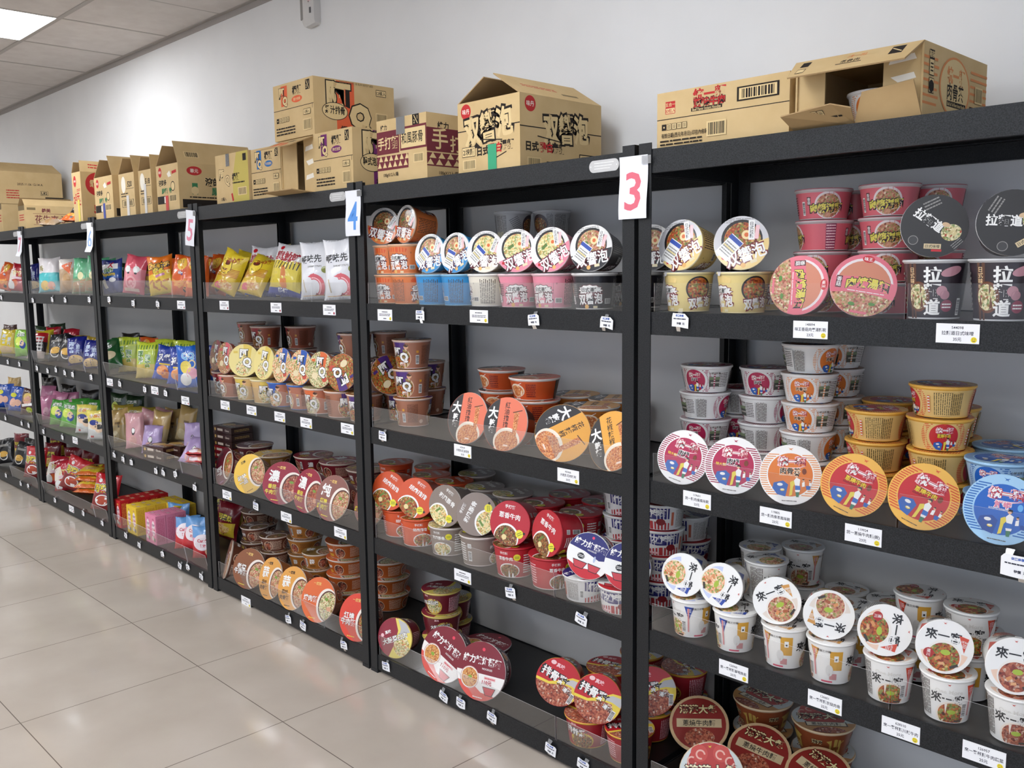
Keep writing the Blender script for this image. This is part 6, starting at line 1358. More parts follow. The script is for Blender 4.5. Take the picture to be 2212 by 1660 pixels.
def aq_front(col, nm):
    def f(a, W, h):
        a.rect(0, h * .54, W, .0022, KB); a.rect(W * .47, h * .5, .002, h * .08, KB)
        a.rect(-.22 * W, h * .78, .16 * W, h * .36, col); a.text('阿', -.28 * W, h * .84, .038, KCR, KB, .05, .05); a.text('Q', -.2 * W, h * .68, .040, KCR, KB, .05, .06)
        a.text('桶麵', .10 * W, h * .84, .030, KB, w=.04); a.disc(.10 * W, h * .68, .13 * W, col, h * .06); a.text(nm, .1 * W, h * .68, .012, KCR, maxw=.22 * W)
        a.rect(.37 * W, h * .88, .1 * W, h * .17, KB); a.rect(.37 * W, h * .88, .003, h * .17, KCR, .5); a.text('1', .395 * W, h * .91, .016, KCR); a.text('2', .345 * W, h * .85, .016, KCR)
        icons(a, -.4 * W, h * .36, .016); a.lines(-.2 * W, h * .16, .48 * W, h * .16, 3, KB, 0, 3); a.rect(.34 * W, h * .42, .17 * W, h * .1, KB); a.rect(.34 * W, h * .42, .16 * W, h * .085, KCR); a.text('12桶入', .34 * W, h * .42, .012, KB); a.bars(.34 * W, h * .2, .2 * W, h * .2, KCR, KG)
    return f
def aq_side(col, nm):
    def f(a, D, h):
        a.rect(-.12 * D, h * .5, .22 * D, h * .96, col); a.text('阿', -.2 * D, h * .70, .105, KCR, KB, .045, .06); a.text('Q', .06 * D, h * .36, .105, KCR, KB, .045, .08); a.disc(-.25 * D, h * .44, .155 * D, KB, h * .155); a.disc(-.25 * D, h * .44, .148 * D, KCR, h * .143)
        a.text(nm, -.25 * D, h * .46, .030, KB, w=.03, maxw=.24 * D); a.text('桶麵', -.1 * D, h * .12, .032, KB, w=.04); a.bars(.33 * D, h * .4, .15 * D, h * .2, KCR, KG); a.rect(.33 * D, h * .86, .13 * D, h * .12, KB); a.rect(.33 * D, h * .86, .12 * D, h * .1, KCR); a.text('12桶入', .33 * D, h * .86, .016, KB)
        a.text('2026 07 31 15 18 0U9 00727 6B3', .02 * D, h * .965, .011, KG)
    return f
def sx_front(a, W, h):
    a.disc(-.36 * W, h * .87, .022, KRD); a.text('味丹', -.36 * W, h * .87, .016, KW)
    a.rect(0, h * .6, W, .003, KB); a.text('双響泡', .0, h * .62, .085, KCR, KB, .075, .035, .1, maxw=.78 * W)
    a.text('日式', -.08 * W, h * .29, .028, KB, w=.04); a.text('雞白', .11 * W, h * .31, .028, KRD, w=.05); a.text('湯麵', .30 * W, h * .33, .028, KB, w=.04); a.rect(.05 * W, h * .43, .36 * W, .003, KB, -.1); a.rect(.15 * W, h * .18, .3 * W, .003, KB, .3)
    a.rect(-.32 * W, h * .30, .22 * W, h * .14, KB); a.rect(-.32 * W, h * .30, .21 * W, h * .125, KCR); a.text('2塊麵', -.32 * W, h * .30, .020, KB); a.bars(-.31 * W, h * .12, .22 * W, h * .14, KCR, KG)
def sx_side(a, D, h):
    a.disc(-.38 * D, h * .87, .022, KRD); a.text('味丹', -.38 * D, h * .87, .016, KW); a.rect(0, h * .56, D, .003, KB); a.text('双響泡', .05 * D, h * .58, .085, KCR, KB, .075, .035, .06, maxw=.56 * D)
    a.text('日式', -.36 * D, h * .30, .028, KB, w=.04); a.text('雞白', -.2 * D, h * .3, .028, KRD, w=.05); a.text('湯麵', -.05 * D, h * .3, .028, KB, w=.04); a.rect(-.15 * D, h * .42, .3 * D, .003, KB, -.1); a.bars(-.34 * D, h * .08, .16 * D, h * .14, KCR, KG); a.rect(.34 * D, h * .16, .26 * D, h * .2, KB); a.bars(.34 * D, h * .16, .24 * D, h * .17, KCR, KG); a.rect(-.13 * D, h * .06, .13 * D, h * .1, KB); a.text('2塊麵', -.13 * D, h * .06, .016, KCR)
def sd_front(a, W, h):
    a.text('維力', -.35 * W, h * .88, .018, KB, w=.03); a.rect(-.27 * W, h * .64, .46 * W, h * .36, KM); a.text('手打麵', -.27 * W, h * .63, .042, KCR, w=.02, maxw=.42 * W)
    a.rect(.24 * W, h * .66, .52 * W, h * .36, KM); a.rect(.24 * W, h * .66, .48 * W, h * .29, KCR); a.text('和風豚骨', .22 * W, h * .66, .038, KB, maxw=.42 * W); a.rect(.30 * W, h * .92, .13 * W, h * .16, KB); a.rect(.3 * W, h * .92, .003, h * .16, KCR, .6); a.text('1', .33 * W, h * .95, .016, KCR); a.text('2', .27 * W, h * .89, .016, KCR)
    a.rect(-.18 * W, h * .32, .64 * W, h * .22, KM)
    for r in range(2):
        for i in range(6): x = (-.45 + .107 * i + .03 * r) * W; y = h * (.25 + .1 * r); a.poly([(x - .042 * W, y), (x + .042 * W, y), (x, y + h * .09)], KCR, same=i > 0)
    a.bars(.34 * W, h * .34, .2 * W, h * .14, KCR, KG); a.text('100gX12入/箱', -.22 * W, h * .13, .014, KB)
def sd_side(a, D, h):
    a.text('維力', -.3 * D, h * .82, .024, KB, w=.03); a.rect(0, h * .6, D, h * .36, KM); a.text('手', -.34 * D, h * .62, .07, KCR); a.text('打', -.14 * D, h * .56, .055, KCR); a.text('麵', .04 * D, h * .54, .055, KCR); a.rect(0, h * .3, D, h * .2, KM)
    for r in range(2):
        for i in range(9): x = (-.46 + .107 * i + .03 * r) * D; y = h * (.22 + .1 * r); a.poly([(x - .042 * D, y), (x + .042 * D, y), (x, y + h * .09)], KCR, same=i > 0)
    a.text('100gX12入/箱', -.24 * D, h * .1, .014, KB)
def bd_front(a, W, h):
    a.disc(-.32 * W, h * .85, .018, KRD, .022); a.text('華元', -.32 * W, h * .85, .014, KW); a.text('波的多', -.22 * W, h * .62, .028, KB, KCR, .05, .04, maxw=.4 * W); a.text('厚蚵仔煎', -.05 * W, h * .44, .026, KGN, w=.04, maxw=.62 * W); a.disc(.24 * W, h * .52, .022, KB); a.disc(.24 * W, h * .52, .018, KCR)
    a.rect(-.3 * W, h * .25, .36 * W, h * .17, KB); a.rect(-.14 * W, h * .25, .06 * W, h * .14, KW); a.bars(.22 * W, h * .27, .34 * W, h * .15, KCR, KB); a.poly([(.0, h * .8), (.12 * W, h * .86), (.2 * W, h * .74), (.06 * W, h * .72)], KW); a.rect(.32 * W, h * .82, .2 * W, h * .06, KRD, .1)
def bd_side(a, D, h):
    a.disc(-.3 * D, h * .84, .036, KRD, .02); a.text('華元', -.3 * D, h * .84, .02, KW); a.text('波的多', -.02 * D, h * .62, .038, KB, KCR, .05, .04, maxw=.4 * D); a.text('厚蚵仔煎', .1 * D, h * .42, .036, KGN, w=.04, maxw=.6 * D); a.rect(-.3 * D, h * .46, .07 * D, h * .24, KGN); a.disc(-.3 * D, h * .42, .018, KCR); a.lines(-.2 * D, h * .28, .34 * D, h * .06, 1, KB); a.rect(-.06 * D, h * .14, .8 * D, h * .18, KB)
def num_front(n):
    def f(a, W, h):
        a.text(n, .2 * W, h * .74, .036, KB, w=.03, maxw=.4 * W); a.rect(.2 * W, h * .635, .5 * W, .002, KB); a.disc(-.2 * W, h * .74, .026, KW, .04); a.lines(-.15 * W, h * .5, .45 * W, h * .12, 2, KB, 0, 5); a.rect(.04 * W, h * .30, .76 * W, h * .17, KB); a.bars(.04 * W, h * .3, .7 * W, h * .15, KCR, KB)
    return f
def kk_front(a, W, h):
    a.disc(-.18 * W, h * .82, .02, KRD, .03); a.text('乖乖', -.18 * W, h * .82, .014, KW); a.text('5元', .05 * W, h * .5, .05, KRD, w=.03, maxw=.5 * W); a.lines(.2 * W, h * .64, .4 * W, h * .06, 2, KRD); a.text('2', -.3 * W, h * .45, .05, KRD, w=.04); a.rect(.2 * W, h * .42, .4 * W, .003, KRD); a.lines(.25 * W, h * .35, .3 * W, h * .06, 1, KRD)
def kk_side(a, D, h):
    a.disc(-.22 * D, h * .76, .062, KRD); a.text('乖乖', -.20 * D, h * .76, .05, KCR, w=.03, maxw=.3 * D); a.text('52', -.2 * D, h * .26, .06, KRD, w=.05)
def ty_front2(a, W, h):
    a.rect(0, h * .52, W, .002, KB); a.rect(-.39 * W, h * .72, .08 * W, h * .22, KRD); a.rect(-.39 * W, h * .665, .072 * W, h * .09, KCR); a.text('五合一', -.39 * W, h * .775, .010, KCR); a.text('30包入', -.39 * W, h * .665, .010, KRD)
    a.text('統一麵', -.08 * W, h * .86, .030, KRD, w=.04); a.text('蔥燒牛肉', -.08 * W, h * .72, .022, KRD, KB, .04, .03); a.rect(-.1 * W, h * .62, .24 * W, h * .06, KB); a.text('Beef Flavor Instant Noodles', -.1 * W, h * .62, .009, KCR, maxw=.22 * W); a.rect(.28 * W, h * .76, .3 * W, h * .24, KB); a.bars(.28 * W, h * .76, .27 * W, h * .19, KCR, KB)
    icons(a, -.44 * W, h * .38, .013); a.text('有效日期(西元年月日):印在內包裝上', -.26 * W, h * .22, .012, KB, maxw=.4 * W); a.lines(-.3 * W, h * .1, .34 * W, h * .12, 2, KB, 0, 2); a.bars(-.02 * W, h * .25, .15 * W, h * .26, KCR, KB)
def ty_side1(a, D, h):
    for i in range(7):
        y = h * (.2 + .1 * i)
        for x0, x1 in ((-.5, -.3 + .02 * (i % 2)), (.22, .5)):
            if 0 < i or x0 < 0: a.rect((x0 + x1) / 2 * D, y, (x1 - x0) * D, h * .036, KOR, 0, same=False)
    a.disc(-.03 * D, h * .5, .24 * D, KOR, h * .42); a.disc(-.03 * D, h * .5, .22 * D, KCR, h * .39); a.text('統一麵', -.02 * D, h * .66, .034, KOR, w=.04, maxw=.28 * D); a.text('肉骨茶', -.02 * D, h * .44, .036, KB, w=.02, maxw=.26 * D); a.rect(0, h * .27, .3 * D, h * .08, KB); a.text('Bak Kut Teh Flavor Instant Noodles', 0, h * .27, .010, KCR, maxw=.28 * D)
    a.rect(-.39 * D, h * .74, .07 * D, h * .34, KB); a.rect(-.39 * D, h * .68, .062 * D, h * .2, KCR); a.text('箱裝', -.39 * D, h * .85, .014, KCR); a.lines(-.39 * D, h * .68, .04 * D, h * .14, 3, KB); a.rect(-.39 * D, h * .44, .07 * D, h * .2, KB); a.rect(-.39 * D, h * .44, .062 * D, h * .18, KCR); a.disc(-.39 * D, h * .43, .012, KB); a.bars(.36 * D, h * .5, .13 * D, h * .24, KCR, KG); a.rect(.34 * D, h * .18, .26 * D, h * .26, KB); a.bars(.34 * D, h * .18, .24 * D, h * .22, KCR, KG)
def yel_front(a, W, h):
    a.poly([(.16 * W, h), (.5 * W, h), (.5 * W, 0), (.02 * W, 0), (.02 * W, h * .5)], dull('bfae5c')); a.text('阿', -.32 * W, h * .6, .045, KCR, KB, .04, .03); a.text('Q', -.14 * W, h * .46, .05, KCR, KB, .04, .03); a.text('桶麵', .12 * W, h * .52, .03, KB, w=.04); a.lines(.2 * W, h * .4, .36 * W, h * .06, 1, KB); a.text('12桶入', -.28 * W, h * .1, .016, KB); a.bars(.3 * W, h * .22, .26 * W, h * .16, KCR, KG); a.rect(.4 * W, h * .88, .1 * W, h * .14, KB); a.rect(0, h * .12, .012, h * .16, KRD, .3)
def big_side(a, D, h):
    a.text('2025.11.06 12:14 A', -.02 * D, h * .62, .020, KB); a.rect(.2 * D, h * .36, .12 * D, h * .14, KB); a.rect(.2 * D, h * .36, .11 * D, h * .12, KCR); a.text('L82', .2 * D, h * .36, .026, KB, w=.03); a.lines(-.3 * D, h * .3, .2 * D, h * .3, 4, KRD); a.rect(.36 * D, h * .2, .3 * D, h * .08, KB)
def pea_side(a, D, h):
    a.text('義美', -.1 * D, h * .8, .026, KM, w=.03); a.rect(.05 * D, h * .66, .8 * D, .002, KM); a.text('花生夾心', -.02 * D, h * .44, .05, KM, maxw=.6 * D); a.rect(.05 * D, h * .2, .8 * D, .002, KM); a.lines(-.1 * D, h * .26, .4 * D, h * .06, 1, KM); a.rect(-.38 * D, h * .86, .16 * D, h * .1, KG)
def small_front(a, W, h): a.lines(0, h * .5, .7 * W, h * .3, 3, KRD); a.rect(0, h * .9, W * .9, h * .2, KG)
g2tape = lambda c: mat(c, 0.35, 0.3, kind='tape')
carton('open cardboard box with outlined black lettering and green tape near card 3', -.690, -.427, .02, .37, .205, sx_front, sx_side, tent=(30, 32), tape=(.018, .036, .0, .075, g2tape('1f9a6c')), topart=lambda a, D, L: (a.lines(-.12 * D, L * .5, .4 * D, .02, 2, KRD, -.05, 4), a.rect(.2 * D, L * .3, .2 * D, .012, KG)))
carton('cardboard box with maroon bands and a small triangle pattern', -1.098, -.839, .02, .36, .204, sd_front, sd_side, tape=(.0, .045, .150, .204, TAPE))
carton('cardboard box with a purple printed panel beside the maroon-banded box', -1.482, -1.239, .02, .34, .206, aq_front(KP, '韓式泡菜'), aq_side(KP, '韓式泡菜'))
carton('cardboard box with an orange printed panel, topmost of the pile', -1.763, -1.486, .03, .39, .205, aq_front(KO, '雞汁排骨'), aq_side(KO, '雞汁排骨'), z=ZT + .2085)
t, fl = carton('cardboard box with its front torn open under the topmost box', -1.722, -1.488, .028, .36, .205, openf=True)
def front_flaps(t, fl, W, D, h, ang, art, arg=None, left=.25, right=.25):
    hx, hy = W / 2, D / 2; p = Print()
    p.box(-hx + .004, -hx + left * W, -hy + .004, -hy + .007, .004, h - .004, KR); obj('inner_flap', p.done('carton_inner'), t)
    p = Print(); p.box(hx - right * W, hx - .004, -hy + .004, -hy + .007, .004, h - .004, KR)
    for i in range(3): p.add([(hx - right * W + .01 + .02 * (i % 2), -hy + .0036, h * (.25 + .25 * i)), (hx - .015, -hy + .0036, h * (.28 + .25 * i)), (hx - .02, -hy + .0036, h * (.36 + .25 * i)), (hx - right * W + .015, -hy + .0036, h * (.33 + .25 * i))], [(0, 1, 2, 3)], KW)
    obj('inner_flap', p.done('carton_inner'), t)
    L = h * .5; s, c = math.sin(math.radians(ang)), math.cos(math.radians(ang))
    fl('flap', [(-hx, -hy, h), (-hx + .012, -hy - L * s, h - L * c), (hx - .012, -hy - L * s, h - L * c), (hx, -hy, h)], -.003, (lambda a: art(a, W, L)) if art else None, lambda x, y, e: (x, -hy - y * s - e * c, h - y * c + e * s))
front_flaps(t, fl, .234, .332, .205, 68, lambda a, W, L: (a.rect(-.2 * W, L * .55, .18 * W, .5 * L, KO), a.text('桶麵', .1 * W, L * .45, .03, KB, w=.04, rot=PI), a.disc(.1 * W, L * .75, .02, KO)), right=.34, left=.45)
hx, hy = .117, .166
fl('flap', [(-hx, -hy, .003), (hx, -hy, .003), (hx - .012, -hy - .095, .012), (-hx + .012, -hy - .095, .012)], .003)
carton('cardboard box with a blue printed panel beside the torn-open box', -1.955, -1.730, .03, .37, .198, aq_front(KL, '牛肉風味'), aq_side(KL, '牛肉'))
carton('cardboard box with a pale yellow printed corner', -2.236, -1.962, .02, .36, .200, yel_front, None, tape=(-.03, .03, .15, .2, TAPE))
BD_LONG = 'open cardboard box with a long black bar on its side'
carton(BD_LONG, -2.822, -2.592, .02, .40, .209, bd_front, bd_side, tent=(52, 62), tape=(-.01, .028, .0, .07, g2tape('c8302c')), topart=lambda a, D, L: a.bars(-.3 * D, L * .4, .07, .03, KCR, KB))
carton('narrow open cardboard box printed 518, beside the long open box', -3.022, -2.880, .02, .34, .205, num_front('518'), None, tent=(70, 78), tape=(.0, .026, .0, .14, g2tape('d6d2cc')), topart=lambda a, D, L: a.text('2', -.3 * D, L * .5, .06, KB, w=.03))
carton('open cardboard box printed 520 with pale tape', -3.263, -3.076, .02, .36, .208, num_front('520'), None, tent=(56, 64), tape=(.01, .03, .0, .1, g2tape('d6d2cc')), topart=lambda a, D, L: a.text('2', -.3 * D, L * .5, .06, KB, w=.03))
carton('open cardboard box with blue tape left of the 520 box', -3.587, -3.345, .02, .36, .215, bd_front, bd_side, tent=(48, 58), tape=(.0, .028, .0, .08, g2tape('2c3f96')))
carton('tall narrow open cardboard box with red lettering and yellow tape', -3.903, -3.777, .02, .33, .268, kk_front, kk_side, tent=(70, 74), tape=(.02, .026, .0, .12, g2tape('e0cc50')), topart=lambda a, D, L: a.lines(-.2 * D, L * .5, .3 * D, .03, 2, KRD, -.05, 4))
carton('low open cardboard box with brown lettering left of the snack bags', -4.864, -4.736, .02, .33, .145, small_front, pea_side, tent=(55, 40))
X6 = x_at(2, .04, 1.95)
carton('small cardboard box at the left edge under the large box', X6 - .40, X6 - .19, .03, .35, .186, small_front, None)
carton('small cardboard box with red lettering under the large box', X6 - .17, X6 - .004, .04, .36, .186, small_front, None)
carton('large cardboard box stacked on smaller ones at the left edge', X6 - .36, X6, .035, .425, .21, small_front, big_side, z=ZT + .1875, tent=(None, 24))
carton('long low cardboard box with a framed barcode, right-hand rack', .045, .398, .022, .36, .132, ty_front2, None)
t, fl = carton('cardboard box with its front torn open, orange stripes on its side', .412, .682, .022, .36, .145, None, ty_side1, openf=True)
front_flaps(t, fl, .27, .338, .145, 56, lambda a, W, L: (a.rect(.34 * W, L * .35, .1 * W, L * .45, KB), a.rect(.34 * W, L * .35, .003, L * .4, KCR, -.9), a.text('肉骨茶', .0, L * .52, .014, KB, rot=PI), a.rect(0, L * .66, .2 * W, .003, KB), a.text('統一麵', .03 * W, L * .25, .014, KOR, rot=PI), a.rect(-.38 * W, L * .3, .07 * W, L * .3, KB), a.rect(-.38 * W, L * .7, .07 * W, L * .26, KB), a.rect(-.38 * W, L * .7, .062 * W, L * .2, KCR)), left=.24, right=.30)
hx, hy = .135, .169
fl('flap', [(.0, -hy, .004), (hx, -hy, .004), (hx - .01, -hy - .018, .07), (.02, -hy - .014, .062)], .003, lambda a: a.bars(.085, .03, .05, .034, KCR, KB), lambda x, y, e: (x, -hy - y * .27 - e, .004 + y))
fl('flap', [(-hx, -hy, .004), (.0, -hy, .004), (.012, -hy - .045, .030), (-.03, -hy - .05, .042), (-hx - .006, -hy - .05, .030)], .003, lambda a: (icons(a, -.115, .042, .013), a.lines(-.07, .022, .11, .022, 2, KB)), lambda x, y, e: (x, -hy - y * .95 - e * .3, .004 + y * .55 - e))
o = cup('ty_orange', Matrix.Translation((.555, .12, ZT + .006)), 'noodle bowl inside the torn-open box on the right-hand rack')
bag('orange', 138, .05, SH[5] + .004, 'orange and black snack bag lying on the rack top beside the tall narrow box', 70, 40, 12, 'snack bags on the rack top', flat=False, s=.8)
bag('black', 152, .085, SH[5] + .002, 'black and orange snack bag propped against the tall narrow box', 30, 30, 14, 'snack bags on the rack top', s=.6)
bag('tan', 92, .075, SH[5] + .002, 'silver snack bag lying flat on the rack top', 76, 60, 10, 'snack bags on the rack top', s=.7)

# ---------------------------------------------------------------- clear guards along the shelf fronts
guard_m = clear_plastic('clear_acrylic', 0.012, refl=0.26); edge_m = clear_plastic('acrylic_edge', 0.6, refl=0.5)  # edges mixed with white to imitate the glow of gathered light
RN = {2: 'right-hand rack', 3: 'rack between cards 4 and 3', 4: 'rack between cards 5 and 4', 5: 'rack between cards 6 and 5', 6: 'rack between cards 7 and 6', 7: 'leftmost rack'}
LN = {1: 'bottom shelf', 2: 'third shelf', 3: 'second shelf', 4: 'top shelf'}
for k in range(2, 8):
    xl, xr = JX[k] + .05, JX[k - 1] - .05
    if k == 2: segs = [(xl, xl + .62), (xl + .625, xr)]
    else: segs = [(xl, xl + .86), (xl + .865, xr)]
    if k == 7: segs = [(xr - .55, xr)]
    for L in (1, 2, 3, 4):
        for i, (a0, a1) in enumerate(segs):
            out = 10 if k >= 5 and L < 4 else 0
            b1 = bmesh.new(); hh = .074 if k < 5 else .082
            add_box(b1, 0, a1 - a0, -.0008, .0008, 0, hh)
            for f in b1.faces: f.material_index = 0 if abs(f.normal.y) > .9 or f.calc_center_median().y < -.0007 or f.calc_center_median().y > .0007 else 1
            o = obj('acrylic_guard', b1, None, [guard_m, edge_m])
            o.matrix_world = Matrix.Translation((a0, .0082, SH[L] - .0028)) @ Matrix.Rotation(math.radians(out), 4, 'X')
            tag(o, 'clear acrylic guard along the %s, %s%s' % (LN[L], RN[k], '' if len(segs) < 2 else (', long left piece' if i == 0 else ', right piece')), 'shelf guard', 'clear acrylic shelf guards')

# ---------------------------------------------------------------- number cards, price tags
paper = mat('eceef4', 0.75); slip_m = mat('f2f2f4', 0.7)
def number_card(n, X, col, rot, cname, z1=1.706, hgt=.153, wid=.088, fold=0):
    t = thing('number_card', 'white card with a %s number %s hanging on the rack post' % (cname, n), 'sign', Matrix.Translation((X, -.0045, z1)) @ Matrix.Rotation(math.radians(rot), 4, 'Y'), 'number cards on the posts')
    p = Print()
    def S(x, y): return -.0022 * math.sin(3 * (y / hgt) * 2) - .003 * (y / hgt) ** 2 * (1 + x * 6) - fold * max(0, -y - hgt * .82) * .5
    V = []; nx, ny = 4, 10
    for j in range(ny + 1):
        for i in range(nx + 1):
            x = -wid / 2 + wid * i / nx; y = -hgt * j / ny; V.append((x, S(x, y), y))
    F = [(j * (nx + 1) + i, (j + 1) * (nx + 1) + i, (j + 1) * (nx + 1) + i + 1, j * (nx + 1) + i + 1) for j in range(ny) for i in range(nx)]
    p.add(V, F, paper, True)
    p.add([(x, y + .0004, z) for x, y, z in V], [f[::-1] for f in F], paper, True)
    a = Art(); vs, fs, w_, h_ = glyphs(n, .012)
    s = hgt * .62 / h_; a.raw([(x * min(s, wid * .66 / w_), -hgt * .56 + y * s) for x, y in vs], fs, dull(col))
    p.art(a, lambda x, y, e: (x, S(x, y) - e - .0003, y), cut=(.03, hgt / 10))
    obj('sheet', p.done('number_sheet'), t)
    p = Print(); p.box(wid * .30, wid * .62, -.0012, -.0008, -.022, -.002, TAPE); obj('tape', p.done('number_tape'), t)
number_card('3', -.007, 'dc7080', 0, 'pink'); number_card('4', -1.213, '5f98e0', 0, 'blue'); number_card('5', -2.440, 'e090a4', 6, 'pink'); number_card('6', -3.624, '98b4e4', 2, 'pale blue', fold=1); number_card('7', -4.790, 'dc98a8', 3, 'pink', fold=1)
YS = dull('e8d23c'); TB = dull('3a3c48'); BLH = dull('4a68b4'); RDT = dull('9a1c30')
def price_card(px, py, L, code, name, price, dot, label, small=False):
    P = at_y(px, py, .001); wd, ht = .080, .0375
    t = thing('price_tag', label, 'price tag', Matrix.Translation((P.x, .0018, P.z)), 'white price cards')
    p = Print(); p.box(-wd / 2, wd / 2, -.0006, .0006, -ht / 2, ht / 2, slip_m); a = Art()
    if code: a.text(code, 0, ht * .30, .0075, TB); a.text(name, 0, ht * .02, .0085, TB, maxw=wd * .9); a.text(price + '元', 0, -ht * .30, .008, TB)
    else: a.lines(0, ht * .28, wd * .4, .006, 1, TB, 0, px); a.lines(0, ht * .02, wd * .76, .009, 2, TB, 0, px + 1); a.lines(0, -ht * .3, wd * .2, .006, 1, TB, 0, px + 2)
    p.art(a, lambda x, y, e: (x, -.0006 - e, y)); obj('card', p.done('price_card'), t)
    p = Print(); a = Art()
    if dot == 'y': a.disc(wd * .38, -ht * .30, .0055, YS); a.arc(wd * .38, -ht * .30, .0022, .0032, -2.7, -.4, TB, 8); a.rect(wd * .355, -ht * .25, .0022, .0008, TB); a.rect(wd * .405, -ht * .25, .0022, .0008, TB)
    else: a.disc(wd * .38, -ht * .30, .0045, RDT)
    p.art(a, lambda x, y, e: (x, -.0009 - e, y)); o = obj('sticker', p.done('price_sticker'), t); o['label'] = 'yellow smiley sticker' if dot == 'y' else 'dark red dot sticker'
def price_slip(px, py, L, label, rot=0.0, text=True, big=False, s=1.0):
    P = at_y(px, py, -.001); wd, ht = (.047 if big else .043) * s, (.032 if big else .030) * s; rd = random.Random(px * 7 + py)
    t = thing('price_tag', label, 'price tag', Matrix.Translation((P.x, .0005, P.z)) @ Matrix.Rotation(math.radians(rot), 4, 'Y'), 'taped price slips')
    c = rd.uniform(.004, .010)
    pts = [(-wd / 2, -ht / 2), (0, -ht / 2 + rd.uniform(-.003, .003)), (wd / 2, -ht / 2 - rd.uniform(0, .003)), (wd / 2, ht / 2 - c), (wd / 2 - c, ht / 2), (-wd / 2 + c * rd.uniform(.2, 1), ht / 2), (-wd / 2, ht / 2 - c)]
    B = lambda x: -.003 - .006 * (1 - (2 * x / wd) ** 2) * .6
    p = Print(); a = Art(); a.poly(pts, slip_m); p.art(a, lambda x, y, e: (x, B(x) - e, y), cut=.007)
    a = Art(); a.poly(pts[::-1], slip_m); p.art(a, lambda x, y, e: (x, B(x) + .0002, y), cut=.007)
    if text:
        a = Art(); a.text('供應商價', .0, ht * .34, .0058, BLH, w=.03, maxw=wd * .7); a.lines(0, ht * .1, wd * .76, .006, 1, TB, 0, px); a.text('特價  元', .08 * wd, -ht * .24, .0062, TB, w=.03, maxw=wd * .6)
    else: a = Art(); a.lines(0, ht * .1, wd * .6, .009, 2, TB, 0, px); a.rect(.1 * wd, -ht * .25, wd * .24, .004, TB)
    p.art(a, lambda x, y, e: (x, B(x) - e - .0003, y), cut=.007); obj('slip', p.done('price_slip'), t)
    for sg in (1, -1):
        p = Print(); x0 = rd.uniform(-.3, .3) * wd; w2 = .0065; h0 = ht / 2 - .003; l = rd.uniform(.009, .015)
        q = [(x0 - w2, -.0045, sg * h0), (x0 + w2, -.0045, sg * h0), (x0 + w2 + rd.uniform(-.003, .003), .0013, sg * (h0 + l)), (x0 - w2, .0013, sg * (h0 + l))]
        p.add(q, [(0, 1, 2, 3)], TAPE); obj('tape', p.done('slip_tape'), t)
CARDS = [(1750, 713, 4, '148894', '味王香菇肉羹湯麵碗', '23', 'y', 'right-hand rack top shelf, below the pink bowls'), (2068, 721, 4, '544098', '拉麵道日式味噌', '35', 'y', 'right-hand rack top shelf, below the black ramen cups'),
    (1505, 1081, 3, '119601', '統一麵肉燥風味碗', '23', 'y', 'right-hand rack, below the purple-lid bowls'), (1675, 1118, 3, '119805', '統一麵肉骨茶風味碗', '23', 'y', 'right-hand rack, below the orange-lid bowl'), (1864, 1157, 3, '119924', '統一蔥燒牛肉麵(碗)', '23', 'y', 'right-hand rack, below the red-lid bowls'),
    (1584, 1450, 2, '126960', '來一客杯麵鮮蝦魚板', '25', 'y', 'right-hand rack third shelf, nearest the rack post'), (1781, 1518, 2, '126601', '來一客杯麵京燉肉骨', '25', 'y', 'right-hand rack third shelf, second from the post'), (1945, 1578, 2, '628310', '來一客杯麵川辣牛肉', '25', 'y', 'right-hand rack third shelf, third from the post'), (2125, 1633, 2, '126957', '來一客杯麵牛肉蔬菜', '25', 'y', 'right-hand rack third shelf, at the bottom right'),
    (831, 681, 4, '', '', '', 'y', 'below the orange tubs'), (1034, 684, 4, '', '', '', 'y', 'below the cream tub'), (999, 975, 3, '463664', '大乾麵紅油擔擔', '35', 'y', 'below the salmon and black lids'), (1227, 1029, 3, '463666', '大乾麵花椒辣椒', '35', 'y', 'below the golden and black lids'), (999, 1246, 2, '', '', '', 'y', 'below the taupe tubs'),
    (484, 660, 4, '', '', '', 'r', 'below the yellow snack bags'), (596, 665, 4, '', '', '', 'r', 'below the red-lettered snack bags'), (711, 670, 4, '', '', '', 'r', 'below the white shrimp bags'), (486, 876, 3, '', '', '', 'y', 'below the dark red tub by the 5 card'), (543, 887, 3, '', '', '', 'y', 'below the yellow tubs'), (604, 901, 3, '', '', '', 'y', 'below the blue-rimmed tubs'), (661, 914, 3, '', '', '', 'y', 'below the orange tub'), (750, 927, 3, '', '', '', 'y', 'below the last brown tub by the 4 card'),
    (490, 1070, 2, '', '', '', 'y', 'below the dark maroon lid'), (618, 1118, 2, '', '', '', 'y', 'below the crimson lids'), (735, 1152, 2, '', '', '', 'y', 'below the dusty brown lids'), (531, 1300, 1, '', '', '', 'y', 'below the brown lids on the bottom shelf'),
    (391, 659, 4, '', '', '', 'r', 'below the orange snack bags'), (237, 826, 3, '', '', '', 'r', 'below the slumping green bag'), (334, 844, 3, '', '', '', 'r', 'below the lime bags'), (400, 866, 3, '', '', '', 'r', 'below the bright blue bag'), (162, 952, 2, '', '', '', 'r', 'below the green and white bags'), (154, 1100, 1, '', '', '', 'r', 'below the orange pile on the bottom shelf')]
for i, c in enumerate(CARDS): price_card(*c[:7], 'white price card on the beam %s' % c[7])
def sl(lst, L, rack, **k):
    n = len(lst)
    for i, (px, py, rot) in enumerate(lst):
        pos = 'only one' if n == 1 else ('first', 'second', 'third', 'fourth', 'fifth', 'sixth', 'seventh', 'eighth')[i] + ' from the left'
        price_slip(px, py, L, 'taped white price slip, %s, %s, %s' % (pos, LN[L], rack), rot, **k)
